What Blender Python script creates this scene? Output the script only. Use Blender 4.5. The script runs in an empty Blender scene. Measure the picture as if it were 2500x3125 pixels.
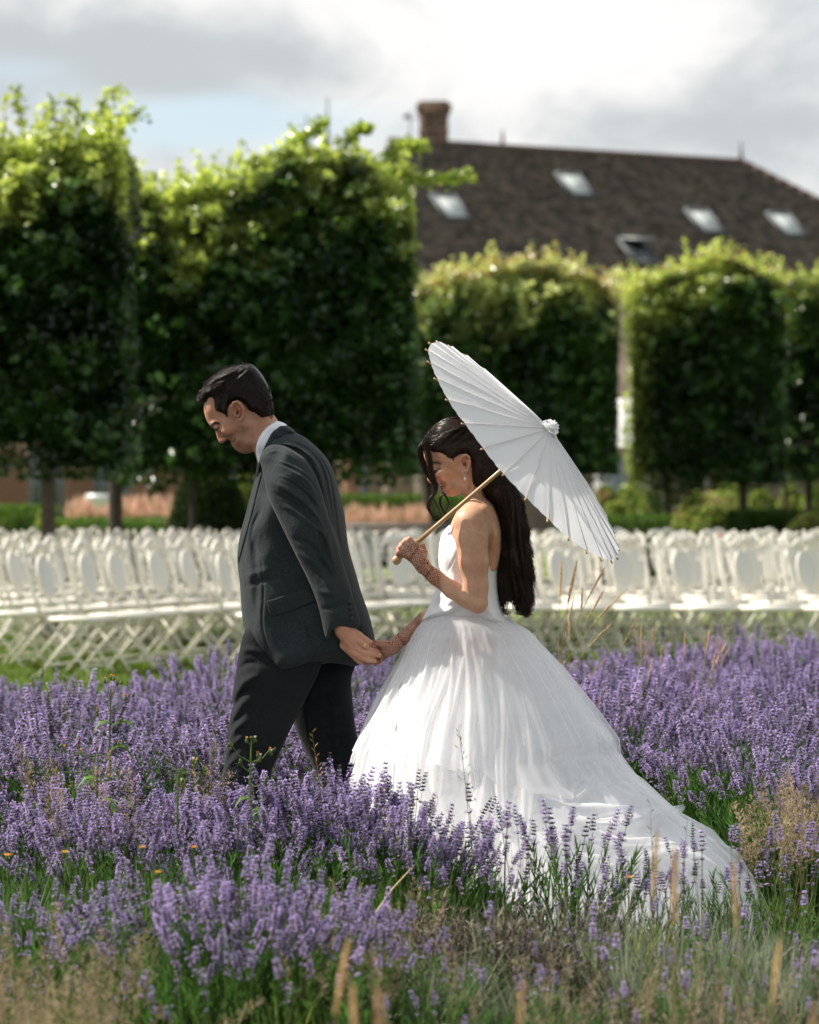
import bpy, math, random
import numpy as np
from mathutils import Vector, Matrix

R_ = math.radians
F_PX = 8854.0          # focal length in photo pixels (85 mm on a 24 mm wide frame, 2500 px)
HOR = 1480.0           # photo row of the horizon
CAM_H = 1.35
SC = bpy.context.scene
COL = SC.collection

# ------------------------------------------------------------------ camera, sky, sun
cam_d = bpy.data.cameras.new('camera')
cam = bpy.data.objects.new('camera', cam_d)
COL.objects.link(cam)
cam.location = (0, 0, CAM_H)
cam.rotation_euler = (R_(90), 0, 0)
cam_d.sensor_fit = 'HORIZONTAL'
cam_d.sensor_width = 24.0
cam_d.lens = 85.0
cam_d.shift_y = -82.5 / 2500.0
cam_d.clip_start = 0.1
cam_d.clip_end = 3000
cam_d.dof.use_dof = True
cam_d.dof.focus_distance = 8.98
cam_d.dof.aperture_fstop = 2.9
SC.camera = cam

SUN_DIR = Vector((-0.80, 0.20, 0.86)).normalized()      # towards the sun
sun_d = bpy.data.lights.new('sun', 'SUN')
sun_d.energy = 5.0
sun_d.angle = R_(0.5)
sun_d.color = (1.0, 0.93, 0.83)
sun = bpy.data.objects.new('sun', sun_d)
COL.objects.link(sun)
sun.rotation_euler = SUN_DIR.to_track_quat('Z', 'Y').to_euler()

SC.view_settings.view_transform = 'Standard'
SC.view_settings.look = 'None'
SC.view_settings.gamma = 1
SC.view_settings.exposure = 0.72
SC.view_settings.use_curve_mapping = False
SC.cycles.use_denoising = True
SC.cycles.max_bounces = 8
SC.cycles.diffuse_bounces = 6
SC.cycles.transparent_max_bounces = 24
SC.cycles.transmission_bounces = 6
SC.cycles.sample_clamp_indirect = 6


def world():
    w = bpy.data.worlds.new('World')
    SC.world = w
    w.use_nodes = True
    nt = w.node_tree
    N, L = nt.nodes, nt.links
    N.clear()
    out = N.new('ShaderNodeOutputWorld')
    bg = N.new('ShaderNodeBackground')
    bg.inputs['Strength'].default_value = 0.1
    L.new(bg.outputs[0], out.inputs[0])
    sky = N.new('ShaderNodeTexSky')
    sky.sky_type = 'NISHITA'
    sky.sun_disc = False
    sky.sun_elevation = math.asin(SUN_DIR.z)
    sky.sun_rotation = math.atan2(SUN_DIR.x, SUN_DIR.y)
    sky.air_density = 1.0
    sky.dust_density = 2.0
    tc = N.new('ShaderNodeTexCoord')
    mp = N.new('ShaderNodeMapping')
    mp.inputs['Scale'].default_value = (1.3, 1.3, 2.2)
    mp.inputs['Location'].default_value = (0.37, 0.1, 0.22)
    L.new(tc.outputs['Generated'], mp.inputs[0])

    def noise(scale, detail, rough, dist=0.0):
        n = N.new('ShaderNodeTexNoise')
        n.inputs['Scale'].default_value = scale
        n.inputs['Detail'].default_value = detail
        n.inputs['Roughness'].default_value = rough
        n.inputs['Distortion'].default_value = dist
        L.new(mp.outputs[0], n.inputs['Vector'])
        return n.outputs['Fac']

    def math_(op, a, b=None, c=None, clamp=False):
        m = N.new('ShaderNodeMath')
        m.operation = op
        m.use_clamp = clamp
        for i, v in enumerate((a, b, c)):
            if v is None:
                continue
            if isinstance(v, (int, float)):
                m.inputs[i].default_value = v
            else:
                L.new(v, m.inputs[i])
        return m.outputs[0]

    def ramp(v, lo, hi, a=0.0, b=1.0):
        m = N.new('ShaderNodeMapRange')
        m.interpolation_type = 'SMOOTHSTEP'
        m.inputs['From Min'].default_value = lo
        m.inputs['From Max'].default_value = hi
        m.inputs['To Min'].default_value = a
        m.inputs['To Max'].default_value = b
        L.new(v, m.inputs['Value'])
        return m.outputs[0]

    def blob(px, py, r):
        d = Vector(((px - 1250) / F_PX, 1, (HOR - py) / F_PX)).normalized()
        vs = N.new('ShaderNodeVectorMath')
        vs.operation = 'SUBTRACT'
        L.new(tc.outputs['Generated'], vs.inputs[0])
        vs.inputs[1].default_value = d
        sc = N.new('ShaderNodeVectorMath')
        sc.operation = 'MULTIPLY'
        L.new(vs.outputs[0], sc.inputs[0])
        sc.inputs[1].default_value = (1 / r[0], 1 / r[0], 1 / r[1])
        ln = N.new('ShaderNodeVectorMath')
        ln.operation = 'LENGTH'
        L.new(sc.outputs[0], ln.inputs[0])
        return ramp(ln.outputs['Value'], 0.0, 1.0, 1.0, 0.0)

    n1 = noise(2.2, 9, 0.55, 0.6)
    n2 = noise(8.0, 10, 0.60, 0.9)
    n3 = noise(26.0, 8, 0.60, 0.4)
    # cloud cover: mostly cloudy with openings
    cover = math_('ADD', n1, math_('MULTIPLY', blob(1250, 300, (0.3, 0.2)), 0.22))
    cover = math_('SUBTRACT', cover, math_('ADD', math_('MULTIPLY', blob(620, 375, (0.11, 0.019)), 0.33), math_('MULTIPLY', blob(60, 215, (0.06, 0.016)), 0.25)))
    cover = ramp(cover, 0.34, 0.62)
    # brightness of the cloud itself
    b = math_('ADD', math_('MULTIPLY', n2, 0.85), math_('MULTIPLY', n3, 0.36))
    b = math_('SUBTRACT', b, math_('MULTIPLY', blob(480, 190, (0.13, 0.024)), 0.34))
    b = math_('SUBTRACT', b, math_('MULTIPLY', blob(2150, 400, (0.12, 0.022)), 0.16))
    b = math_('ADD', b, math_('MULTIPLY', blob(1650, 120, (0.09, 0.03)), 0.22))
    b = ramp(b, 0.34, 0.78)
    cr = N.new('ShaderNodeValToRGB')
    cr.color_ramp.elements[0].position = 0.0
    cr.color_ramp.elements[0].color = (0.355, 0.378, 0.392, 1)
    cr.color_ramp.elements[1].position = 1.0
    cr.color_ramp.elements[1].color = (0.625, 0.618, 0.605, 1)
    L.new(b, cr.inputs[0])
    up = N.new('ShaderNodeVectorMath')
    up.operation = 'SCALE'
    up.inputs['Scale'].default_value = 10.0
    L.new(cr.outputs[0], up.inputs[0])
    # thin bright veil over the blue
    veil = N.new('ShaderNodeMixRGB')
    veil.inputs[0].default_value = 0.55
    L.new(sky.outputs[0], veil.inputs[1])
    veil.inputs[2].default_value = (4.9, 5.7, 6.05, 1)
    mix = N.new('ShaderNodeMixRGB')
    L.new(cover, mix.inputs[0])
    L.new(veil.outputs[0], mix.inputs[1])
    L.new(up.outputs[0], mix.inputs[2])
    # clouds high above and behind us are thinner: blue opens towards the zenith
    L.new(mix.outputs[0], bg.inputs['Color'])


world()

# ------------------------------------------------------------------ helpers
def pw(px, py, Y):
    """photo pixel -> world point at distance Y"""
    return Vector(((px - 1250.0) * Y / F_PX, Y, CAM_H - (py - HOR) * Y / F_PX))


def on_ground(px, py, z=0.0):
    Y = (CAM_H - z) * F_PX / (py - HOR)
    return Vector(((px - 1250.0) * Y / F_PX, Y, z))


def tag(o, label=None, cat=None, group=None, kind=None):
    if label: o['label'] = label
    if cat: o['category'] = cat
    if group: o['group'] = group
    if kind: o['kind'] = kind
    return o


def empty(name, loc=(0, 0, 0), rz=0.0, parent=None):
    o = bpy.data.objects.new(name, None)
    o.empty_display_size = 0.1
    COL.objects.link(o)
    o.location = loc
    o.rotation_euler = (0, 0, rz)
    if parent is not None:
        o.parent = parent
    return o


def mesh_data(name, verts, faces, mats, smooth=False, colors=None, mat_idx=None):
    """faces: (n,k) array or a list of such arrays"""
    me = bpy.data.meshes.new(name)
    verts = np.asarray(verts, dtype=np.float32).reshape(-1, 3)
    if isinstance(faces, np.ndarray):
        faces = [faces]
    if isinstance(faces, list) and faces and not isinstance(faces[0], np.ndarray):
        d = {}
        for f in faces:
            d.setdefault(len(f), []).append(f)
        faces = [np.array(v, dtype=np.int32) for v in d.values()]
    loops = np.concatenate([f.astype(np.int32).ravel() for f in faces])
    tot = np.concatenate([np.full(len(f), f.shape[1], dtype=np.int32) for f in faces])
    start = np.concatenate([[0], np.cumsum(tot)[:-1]]).astype(np.int32)
    me.vertices.add(len(verts))
    me.vertices.foreach_set('co', verts.ravel())
    me.loops.add(len(loops))
    me.loops.foreach_set('vertex_index', loops)
    me.polygons.add(len(tot))
    me.polygons.foreach_set('loop_start', start)
    me.polygons.foreach_set('loop_total', tot)
    if smooth:
        me.polygons.foreach_set('use_smooth', np.ones(len(tot), dtype=bool))
    if mats is not None:
        for m in (mats if isinstance(mats, (list, tuple)) else [mats]):
            me.materials.append(m)
    if mat_idx is not None:
        me.polygons.foreach_set('material_index', np.asarray(mat_idx, dtype=np.int32))
    if colors is not None:
        ca = me.color_attributes.new('Col', 'FLOAT_COLOR', 'POINT')
        c = np.ones((len(verts), 4), dtype=np.float32)
        c[:, :colors.shape[1]] = colors
        ca.data.foreach_set('color', c.ravel())
    me.update(calc_edges=True)
    me.validate()
    return me


def obj(name, me, parent=None, loc=None, rz=None):
    o = bpy.data.objects.new(name, me)
    COL.objects.link(o)
    if loc is not None: o.location = loc
    if rz is not None: o.rotation_euler = (0, 0, rz)
    if parent is not None: o.parent = parent
    return o


def mobj(name, verts, faces, mats, parent=None, smooth=False, colors=None, mat_idx=None, loc=None, rz=None):
    return obj(name, mesh_data(name, verts, faces, mats, smooth, colors, mat_idx), parent, loc, rz)


class MB:
    """collects simple pieces into one mesh"""
    def __init__(self):
        self.v, self.f, self.m = [], [], []
        self.n = 0

    def add(self, v, f, mi=0):
        v = [tuple(p) for p in v]
        self.v += v
        self.f += [tuple(i + self.n for i in q) for q in f]
        self.m += [mi] * len(f)
        self.n += len(v)

    def box(self, c, s, rz=0.0, mi=0, rx=0.0, ry=0.0, taper=1.0):
        M = Matrix.Rotation(rz, 3, 'Z') @ Matrix.Rotation(ry, 3, 'Y') @ Matrix.Rotation(rx, 3, 'X')
        vs = []
        for z in (-.5, .5):
            t = 1.0 if z < 0 else taper
            for x, y in ((-.5, -.5), (.5, -.5), (.5, .5), (-.5, .5)):
                vs.append(Vector(c) + M @ Vector((x * s[0] * t, y * s[1] * t, z * s[2])))
        self.add(vs, [(3, 2, 1, 0), (4, 5, 6, 7), (0, 1, 5, 4), (1, 2, 6, 5), (2, 3, 7, 6), (3, 0, 4, 7)], mi)

    def tube(self, pts, r, n=6, mi=0, cap=True):
        pts = [Vector(p) for p in pts]
        if not isinstance(r, (list, tuple)):
            r = [r] * len(pts)
        rings = []
        up = Vector((0.13, 0.31, 0.94))
        for i, p in enumerate(pts):
            d = (pts[min(i + 1, len(pts) - 1)] - pts[max(i - 1, 0)])
            if d.length < 1e-9: d = Vector((0, 0, 1))
            d.normalize()
            if abs(d.dot(up)) > 0.97: up = Vector((0.9, 0.2, 0.1))
            a = d.cross(up).normalized()
            b = d.cross(a).normalized()
            up = a.cross(d)
            rings.append([p + (a * math.cos(2 * math.pi * k / n) + b * math.sin(2 * math.pi * k / n)) * r[i] for k in range(n)])
        vs = [v for rg in rings for v in rg]
        fs = []
        for i in range(len(pts) - 1):
            for k in range(n):
                k2 = (k + 1) % n
                fs.append((i * n + k, i * n + k2, (i + 1) * n + k2, (i + 1) * n + k))
        if cap:
            fs.append(tuple(reversed(range(n))))
            fs.append(tuple((len(pts) - 1) * n + k for k in range(n)))
        self.add(vs, fs, mi)

    def lathe(self, prof, c=(0, 0, 0), M=None, n=16, mi=0):
        M = M or Matrix.Identity(3)
        vs, fs = [], []
        for r, z in prof:
            for k in range(n):
                a = 2 * math.pi * k / n
                vs.append(Vector(c) + M @ Vector((r * math.cos(a), r * math.sin(a), z)))
        for i in range(len(prof) - 1):
            for k in range(n):
                k2 = (k + 1) % n
                fs.append((i * n + k, i * n + k2, (i + 1) * n + k2, (i + 1) * n + k))
        self.add(vs, fs, mi)

    def build(self, name, mats, parent=None, smooth=False, loc=None, rz=None):
        me = mesh_data(name, np.array(self.v), self.f_sorted(), mats, smooth, None, self.m_sorted())
        return obj(name, me, parent, loc, rz)

    def f_sorted(self):
        d = {}
        for f in self.f:
            d.setdefault(len(f), []).append(f)
        return [np.array(v, dtype=np.int32) for v in d.values()]

    def m_sorted(self):
        d = {}
        for f, m in zip(self.f, self.m):
            d.setdefault(len(f), []).append(m)
        return [x for v in d.values() for x in v]


# ------------------------------------------------------------------ materials
MATS = {}


class NT:
    def __init__(self, name):
        self.m = bpy.data.materials.new(name)
        self.m.use_nodes = True
        self.nt = self.m.node_tree
        self.N, self.L = self.nt.nodes, self.nt.links
        self.N.clear()
        self.out = self.N.new('ShaderNodeOutputMaterial')

    def n(self, t, **kw):
        nd = self.N.new(t)
        for k, v in kw.items():
            if k.startswith('_'):
                setattr(nd, k[1:], v)
            else:
                key = k.replace('__', ' ')
                s = nd.inputs[key]
                self.set(s, v)
        return nd

    def set(self, s, v):
        if isinstance(v, bpy.types.NodeSocket):
            self.L.new(v, s)
        elif isinstance(v, tuple) and len(v) == 3 and s.type == 'RGBA':
            s.default_value = (*v, 1)
        else:
            s.default_value = v

    def noise(self, scale, detail=4, rough=0.5, vec=None, dist=0.0, out='Fac'):
        nd = self.n('ShaderNodeTexNoise', Scale=scale, Detail=detail, Roughness=rough, Distortion=dist)
        if vec is not None: self.L.new(vec, nd.inputs['Vector'])
        return nd.outputs[out]

    def objco(self):
        return self.n('ShaderNodeTexCoord').outputs['Object']

    def geo(self):
        return self.n('ShaderNodeNewGeometry').outputs['Position']

    def mapv(self, vec, scale=(1, 1, 1), rot=(0, 0, 0), loc=(0, 0, 0)):
        nd = self.n('ShaderNodeMapping')
        nd.inputs['Scale'].default_value = scale
        nd.inputs['Rotation'].default_value = rot
        nd.inputs['Location'].default_value = loc
        self.L.new(vec, nd.inputs[0])
        return nd.outputs[0]

    def ramp(self, fac, stops, interp='LINEAR'):
        nd = self.n('ShaderNodeValToRGB')
        e = nd.color_ramp.elements
        nd.color_ramp.interpolation = interp
        while len(e) < len(stops): e.new(0.5)
        for i, (p, c) in enumerate(stops):
            e[i].position = p
            e[i].color = (*c, 1) if len(c) == 3 else c
        self.L.new(fac, nd.inputs[0])
        return nd.outputs[0]

    def mix(self, fac, a, b, mode='MIX'):
        nd = self.n('ShaderNodeMixRGB', _blend_type=mode)
        self.set(nd.inputs[0], fac); self.set(nd.inputs[1], a); self.set(nd.inputs[2], b)
        return nd.outputs[0]

    def math(self, op, a, b=0.0, clamp=False):
        nd = self.n('ShaderNodeMath', _operation=op, _use_clamp=clamp)
        self.set(nd.inputs[0], a); self.set(nd.inputs[1], b)
        return nd.outputs[0]

    def rng(self, v, a, b, c=0.0, d=1.0):
        nd = self.n('ShaderNodeMapRange')
        for i, x in enumerate((v, a, b, c, d)):
            self.set(nd.inputs[i], x)
        return nd.outputs[0]

    def bump(self, h, strength=0.3, dist=0.01):
        return self.n('ShaderNodeBump', Strength=strength, Distance=dist, Height=h).outputs[0]

    def attr(self, name='Col'):
        return self.n('ShaderNodeAttribute', _attribute_name=name).outputs['Color']

    def bsdf(self, **kw):
        return self.n('ShaderNodeBsdfPrincipled', **kw)

    def done(self, sh):
        self.L.new(sh, self.out.inputs[0])
        MATS[self.m.name] = self.m
        return self.m


def m_simple(name, col, rough=0.6, var=0.15, scale=30.0, metallic=0.0, bump=0.0, spec=0.5):
    t = NT(name)
    co = t.objco()
    n = t.noise(scale, 5, 0.55, co)
    c = t.mix(t.rng(n, 0.3, 0.7), tuple(x * (1 - var) for x in col), tuple(min(1, x * (1 + var)) for x in col))
    b = t.bsdf(Base__Color=c, Roughness=rough, Metallic=metallic)
    b.inputs['Specular IOR Level'].default_value = spec
    if bump:
        t.L.new(t.bump(n, bump, 0.004), b.inputs['Normal'])
    return t.done(b.outputs[0])


def m_leafy(name, transl=0.4, rough=0.5, spec=0.3, vary=True, tint=(1.0, 1.0, 1.0)):
    """plant material: colour from the Col attribute, thin-surface light transmission"""
    t = NT(name)
    c = t.attr('Col')
    if vary:
        oi = t.n('ShaderNodeObjectInfo').outputs['Random']
        hs = t.n('ShaderNodeHueSaturation', Color=c)
        t.set(hs.inputs['Value'], t.rng(oi, 0, 1, 0.75, 1.25))
        t.set(hs.inputs['Hue'], t.rng(oi, 0, 1, 0.49, 0.51))
        c = hs.outputs[0]
    b = t.bsdf(Base__Color=c, Roughness=rough)
    b.inputs['Specular IOR Level'].default_value = spec
    tc = t.mix(1.0, c, (*[1.7 * x for x in (tint[0], tint[1], 0.75 * tint[2])], 1), 'MULTIPLY')
    tr = t.n('ShaderNodeBsdfTranslucent', Color=tc)
    ms = t.n('ShaderNodeMixShader', Fac=transl)
    t.L.new(b.outputs[0], ms.inputs[1]); t.L.new(tr.outputs[0], ms.inputs[2])
    return t.done(ms.outputs[0])


def m_skin(name, base=(0.50, 0.27, 0.17), henna=False):
    t = NT(name)
    co = t.objco()
    c = t.attr('Col')
    n = t.noise(90, 6, 0.6, co)
    c = t.mix(1.0, c, t.ramp(n, [(0.3, (0.93, 0.88, 0.86)), (0.7, (1.05, 1.05, 1.04))]), 'MULTIPLY')
    c = t.mix(1.0, c, t.ramp(t.noise(22, 3, 0.5, co), [(0.35, (0.93, 0.86, 0.84)), (0.65, (1.04, 1.06, 1.07))]), 'MULTIPLY')
    if henna:
        hm = t.n('ShaderNodeAttribute', _attribute_name='henna').outputs['Fac']
        hu = t.n('ShaderNodeAttribute', _attribute_name='hu').outputs['Fac']
        hv = t.n('ShaderNodeAttribute', _attribute_name='hv').outputs['Fac']
        fr = lambda x, k: t.math('FRACT', t.math('MULTIPLY', x, k))
        tri = lambda x: t.math('ABSOLUTE', t.math('SUBTRACT', x, 0.5))
        zone = t.math('LESS_THAN', fr(hu, 14.0), 0.5)
        # double bands round the arm
        b1 = t.math('LESS_THAN', fr(hu, 14.0), 0.045)
        b2 = t.math('MULTIPLY', t.math('GREATER_THAN', fr(hu, 14.0), 0.085), t.math('LESS_THAN', fr(hu, 14.0), 0.11))
        # lattice with a small motif in each diamond
        p = t.math('ADD', hu, hv); q = t.math('SUBTRACT', hu, hv)
        la = t.math('MAXIMUM', t.rng(tri(fr(p, 62.0)), 0.40, 0.46), t.rng(tri(fr(q, 62.0)), 0.40, 0.46))
        dot = t.math('MULTIPLY', t.math('LESS_THAN', tri(fr(p, 62.0)), 0.13), t.math('LESS_THAN', tri(fr(q, 62.0)), 0.13))
        lat = t.math('MAXIMUM', la, dot)
        # scrolls and petals
        v2 = t.n('ShaderNodeTexVoronoi', Scale=70.0, Randomness=0.8)
        t.L.new(co, v2.inputs['Vector'])
        rings = t.rng(t.math('SINE', t.math('MULTIPLY', v2.outputs['Distance'], 21.0)), 0.0, 0.5, 0.0, 1.0)
        pat = t.mix(zone, rings, lat)
        pat = t.math('MAXIMUM', t.math('MAXIMUM', pat, b1), b2)
        fac = t.math('MULTIPLY', hm, t.rng(pat, 0, 1, 0.30, 1.0), True)
        c = t.mix(fac, c, (0.15, 0.036, 0.016, 1))
    b = t.bsdf(Base__Color=c, Roughness=0.52)
    b.inputs['Specular IOR Level'].default_value = 0.42
    b.inputs['Subsurface Weight'].default_value = 0.16
    b.inputs['Subsurface Radius'].default_value = (1.0, 0.35, 0.18)
    b.inputs['Subsurface Scale'].default_value = 0.012
    t.L.new(t.bump(t.noise(260, 4, 0.6, co), 0.12, 0.001), b.inputs['Normal'])
    return t.done(b.outputs[0])


def m_cloth(name, col, rough=0.9, weave=900.0, contrast=0.35, sheen=0.3):
    t = NT(name)
    co = t.objco()
    a = t.noise(weave, 2, 0.6, t.mapv(co, (1, 1, 0.12)))
    b_ = t.noise(weave, 2, 0.6, t.mapv(co, (0.12, 1, 1)))
    w = t.math('ADD', t.math('MULTIPLY', a, 0.5), t.math('MULTIPLY', b_, 0.5))
    big = t.noise(7, 4, 0.6, co)
    c = t.mix(t.rng(w, 0.38, 0.62), tuple(x * (1 - contrast) for x in col), tuple(x * (1 + 2.0 * contrast) for x in col))
    c = t.mix(1.0, c, t.ramp(big, [(0.3, (0.88, 0.88, 0.88)), (0.7, (1.12, 1.12, 1.12))]), 'MULTIPLY')
    b = t.bsdf(Base__Color=c, Roughness=rough)
    b.inputs['Sheen Weight'].default_value = sheen
    b.inputs['Sheen Roughness'].default_value = 0.4
    b.inputs['Specular IOR Level'].default_value = 0.2
    wr = t.noise(26, 5, 0.6, t.mapv(co, (1, 1, 0.55)))
    t.L.new(t.bump(t.math('ADD', t.math('MULTIPLY', wr, 3.0), t.math('MULTIPLY', w, 0.25)), 0.35, 0.004), b.inputs['Normal'])
    return t.done(b.outputs[0])


# ------------------------------------------------------------------ implicit surface toolkit
def smin(a, b, k):
    if k <= 0: return np.minimum(a, b)
    h = np.clip(0.5 + 0.5 * (b - a) / k, 0, 1)
    return b + (a - b) * h - k * h * (1 - h)


class Grid:
    def __init__(self, lo, hi, h):
        self.lo = np.array(lo, dtype=np.float32)
        self.h = h
        n = np.ceil((np.array(hi) - np.array(lo)) / h).astype(int) + 1
        self.n = n
        self.x = (lo[0] + h * np.arange(n[0])).astype(np.float32)
        self.y = (lo[1] + h * np.arange(n[1])).astype(np.float32)
        self.z = (lo[2] + h * np.arange(n[2])).astype(np.float32)
        self.f = np.full(tuple(n), 0.5, dtype=np.float32)

    def sub(self, lo, hi):
        s = []
        for i in range(3):
            a = int(max(0, math.floor((lo[i] - self.lo[i]) / self.h)))
            b = int(min(self.n[i], math.ceil((hi[i] - self.lo[i]) / self.h) + 1))
            s.append(slice(a, max(a, b)))
        return tuple(s)

    def apply(self, lo, hi, fn, k=0.0, op='union', pad=None):
        pad = (k + 3 * self.h) if pad is None else pad
        s = self.sub([l - pad for l in lo], [q + pad for q in hi])
        X = self.x[s[0]][:, None, None]; Y = self.y[s[1]][None, :, None]; Z = self.z[s[2]][None, None, :]
        if X.size == 0 or Y.size == 0 or Z.size == 0: return
        d = fn(X, Y, Z)
        if op == 'union':
            self.f[s] = smin(self.f[s], d, k)
        else:
            self.f[s] = -smin(-self.f[s], d, k)

    def cone(self, a, b, ra, rb, k=0.01, op='union'):
        a = np.array(a, dtype=np.float32); b = np.array(b, dtype=np.float32)
        r = max(ra, rb)
        ab = b - a
        L2 = float(ab @ ab) + 1e-12

        def fn(X, Y, Z):
            t = np.clip(((X - a[0]) * ab[0] + (Y - a[1]) * ab[1] + (Z - a[2]) * ab[2]) / L2, 0, 1)
            dx = X - (a[0] + t * ab[0]); dy = Y - (a[1] + t * ab[1]); dz = Z - (a[2] + t * ab[2])
            return np.sqrt(dx * dx + dy * dy + dz * dz) - (ra + (rb - ra) * t)
        self.apply(np.minimum(a, b) - r, np.maximum(a, b) + r, fn, k, op)

    def chain(self, pts, k=0.01):
        for (a, ra), (b, rb) in zip(pts[:-1], pts[1:]):
            self.cone(a, b, ra, rb, k)

    def ell(self, c, r, k=0.01, op='union', pitch=0.0, yaw=0.0):
        c = np.array(c, dtype=np.float32)
        rm = max(r)
        cp, sp = math.cos(pitch), math.sin(pitch)
        cy, sy = math.cos(yaw), math.sin(yaw)

        def fn(X, Y, Z):
            x = X - c[0]; y = Y - c[1]; z = Z - c[2]
            u = cp * x - sp * z; w = sp * x + cp * z
            u, y = cy * u + sy * y, -sy * u + cy * y
            q = np.sqrt((u / r[0]) ** 2 + (y / r[1]) ** 2 + (w / r[2]) ** 2)
            return (q - 1) * min(r)
        self.apply(c - rm, c + rm, fn, k, op)

    def nets(self):
        """surface nets"""
        f = self.f
        ins = f < 0
        n = np.array(f.shape)
        acc = np.zeros((*(n - 1), 3), dtype=np.float32)
        cnt = np.zeros(tuple(n - 1), dtype=np.float32)
        edges = []
        for ax in range(3):
            sl0 = [slice(None)] * 3; sl1 = [slice(None)] * 3
            sl0[ax] = slice(0, -1); sl1[ax] = slice(1, None)
            a, b = f[tuple(sl0)], f[tuple(sl1)]
            cr = ins[tuple(sl0)] != ins[tuple(sl1)]
            idx = np.argwhere(cr)
            # keep interior edges
            o = [i for i in range(3) if i != ax]
            ok = np.ones(len(idx), dtype=bool)
            for q in o:
                ok &= (idx[:, q] > 0) & (idx[:, q] < n[q] - 1)
            idx = idx[ok]
            va = a[idx[:, 0], idx[:, 1], idx[:, 2]]; vb = b[idx[:, 0], idx[:, 1], idx[:, 2]]
            t = va / (va - vb)
            p = idx.astype(np.float32)
            p[:, ax] += t
            cells = []
            for d0, d1 in ((-1, -1), (0, -1), (0, 0), (-1, 0)):
                cidx = idx.copy()
                cidx[:, o[0]] += d0; cidx[:, o[1]] += d1
                np.add.at(acc, (cidx[:, 0], cidx[:, 1], cidx[:, 2]), p)
                np.add.at(cnt, (cidx[:, 0], cidx[:, 1], cidx[:, 2]), 1)
                cells.append(np.ravel_multi_index(cidx.T, n - 1))
            q = np.stack(cells, 1)
            flip = (va < 0) if ax != 1 else (va >= 0)
            q[~flip] = q[~flip][:, ::-1]
            edges.append(q)
        used = cnt.ravel() > 0
        remap = np.full(used.size, -1, dtype=np.int64)
        remap[used] = np.arange(used.sum())
        v = acc.reshape(-1, 3)[used] / cnt.ravel()[used][:, None]
        v = v * self.h + self.lo
        q = remap[np.concatenate(edges)]
        return v.astype(np.float32), q.astype(np.int32)


def relax(v, q, it=1, lam=0.5):
    """a little Laplacian smoothing"""
    for _ in range(it):
        s = np.zeros_like(v); c = np.zeros(len(v), dtype=np.float32)
        for k in range(4):
            a, b = q[:, k], q[:, (k + 1) % 4]
            for i, j in ((a, b), (b, a)):
                np.add.at(s, i, v[j]); np.add.at(c, i, 1)
        v = v + lam * (s / np.maximum(c, 1)[:, None] - v)
    return v


def catmull(pts, n=6, closed=True):
    P = np.array(pts, dtype=np.float64)
    m = len(P)
    out = []
    rng = range(m) if closed else range(m - 1)
    for i in rng:
        if closed:
            p0, p1, p2, p3 = P[(i - 1) % m], P[i], P[(i + 1) % m], P[(i + 2) % m]
        else:
            p0, p1, p2, p3 = P[max(i - 1, 0)], P[i], P[i + 1], P[min(i + 2, m - 1)]
        for j in range(n):
            t = j / n
            out.append(0.5 * ((2 * p1) + (-p0 + p2) * t + (2 * p0 - 5 * p1 + 4 * p2 - p3) * t * t + (-p0 + 3 * p1 - 3 * p2 + p3) * t ** 3))
    if not closed:
        out.append(P[-1])
    return np.array(out)


def poly_depth(poly, X, Z):
    """signed depth inside a closed polygon (positive inside) on a grid X[:,None], Z[None,:]"""
    d2 = np.full((X.size, Z.size), 1e9)
    ins = np.zeros((X.size, Z.size), dtype=bool)
    x = X[:, None]; z = Z[None, :]
    m = len(poly)
    for i in range(m):
        a, b = poly[i], poly[(i + 1) % m]
        ex, ez = b[0] - a[0], b[1] - a[1]
        L2 = ex * ex + ez * ez + 1e-14
        t = np.clip(((x - a[0]) * ex + (z - a[1]) * ez) / L2, 0, 1)
        d2 = np.minimum(d2, (x - a[0] - t * ex) ** 2 + (z - a[1] - t * ez) ** 2)
        c = ((a[1] > z) != (b[1] > z))
        if abs(ez) > 1e-12:
            ins ^= c & (x < ex * (z - a[1]) / ez + a[0])
    d = np.sqrt(d2)
    return np.where(ins, d, -d)


def seg_dist(pts, x, z):
    """distance to an open polyline and the parameter along it"""
    best = np.full(np.broadcast(x, z).shape, 1e9); par = np.zeros_like(best)
    m = len(pts) - 1
    for i in range(m):
        a, b = pts[i], pts[i + 1]
        ex, ez = b[0] - a[0], b[1] - a[1]
        L2 = ex * ex + ez * ez + 1e-14
        t = np.clip(((x - a[0]) * ex + (z - a[1]) * ez) / L2, 0, 1)
        d = np.sqrt((x - a[0] - t * ex) ** 2 + (z - a[1] - t * ez) ** 2)
        s = d < best
        best = np.where(s, d, best); par = np.where(s, (i + t) / m, par)
    return best, par


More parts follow.
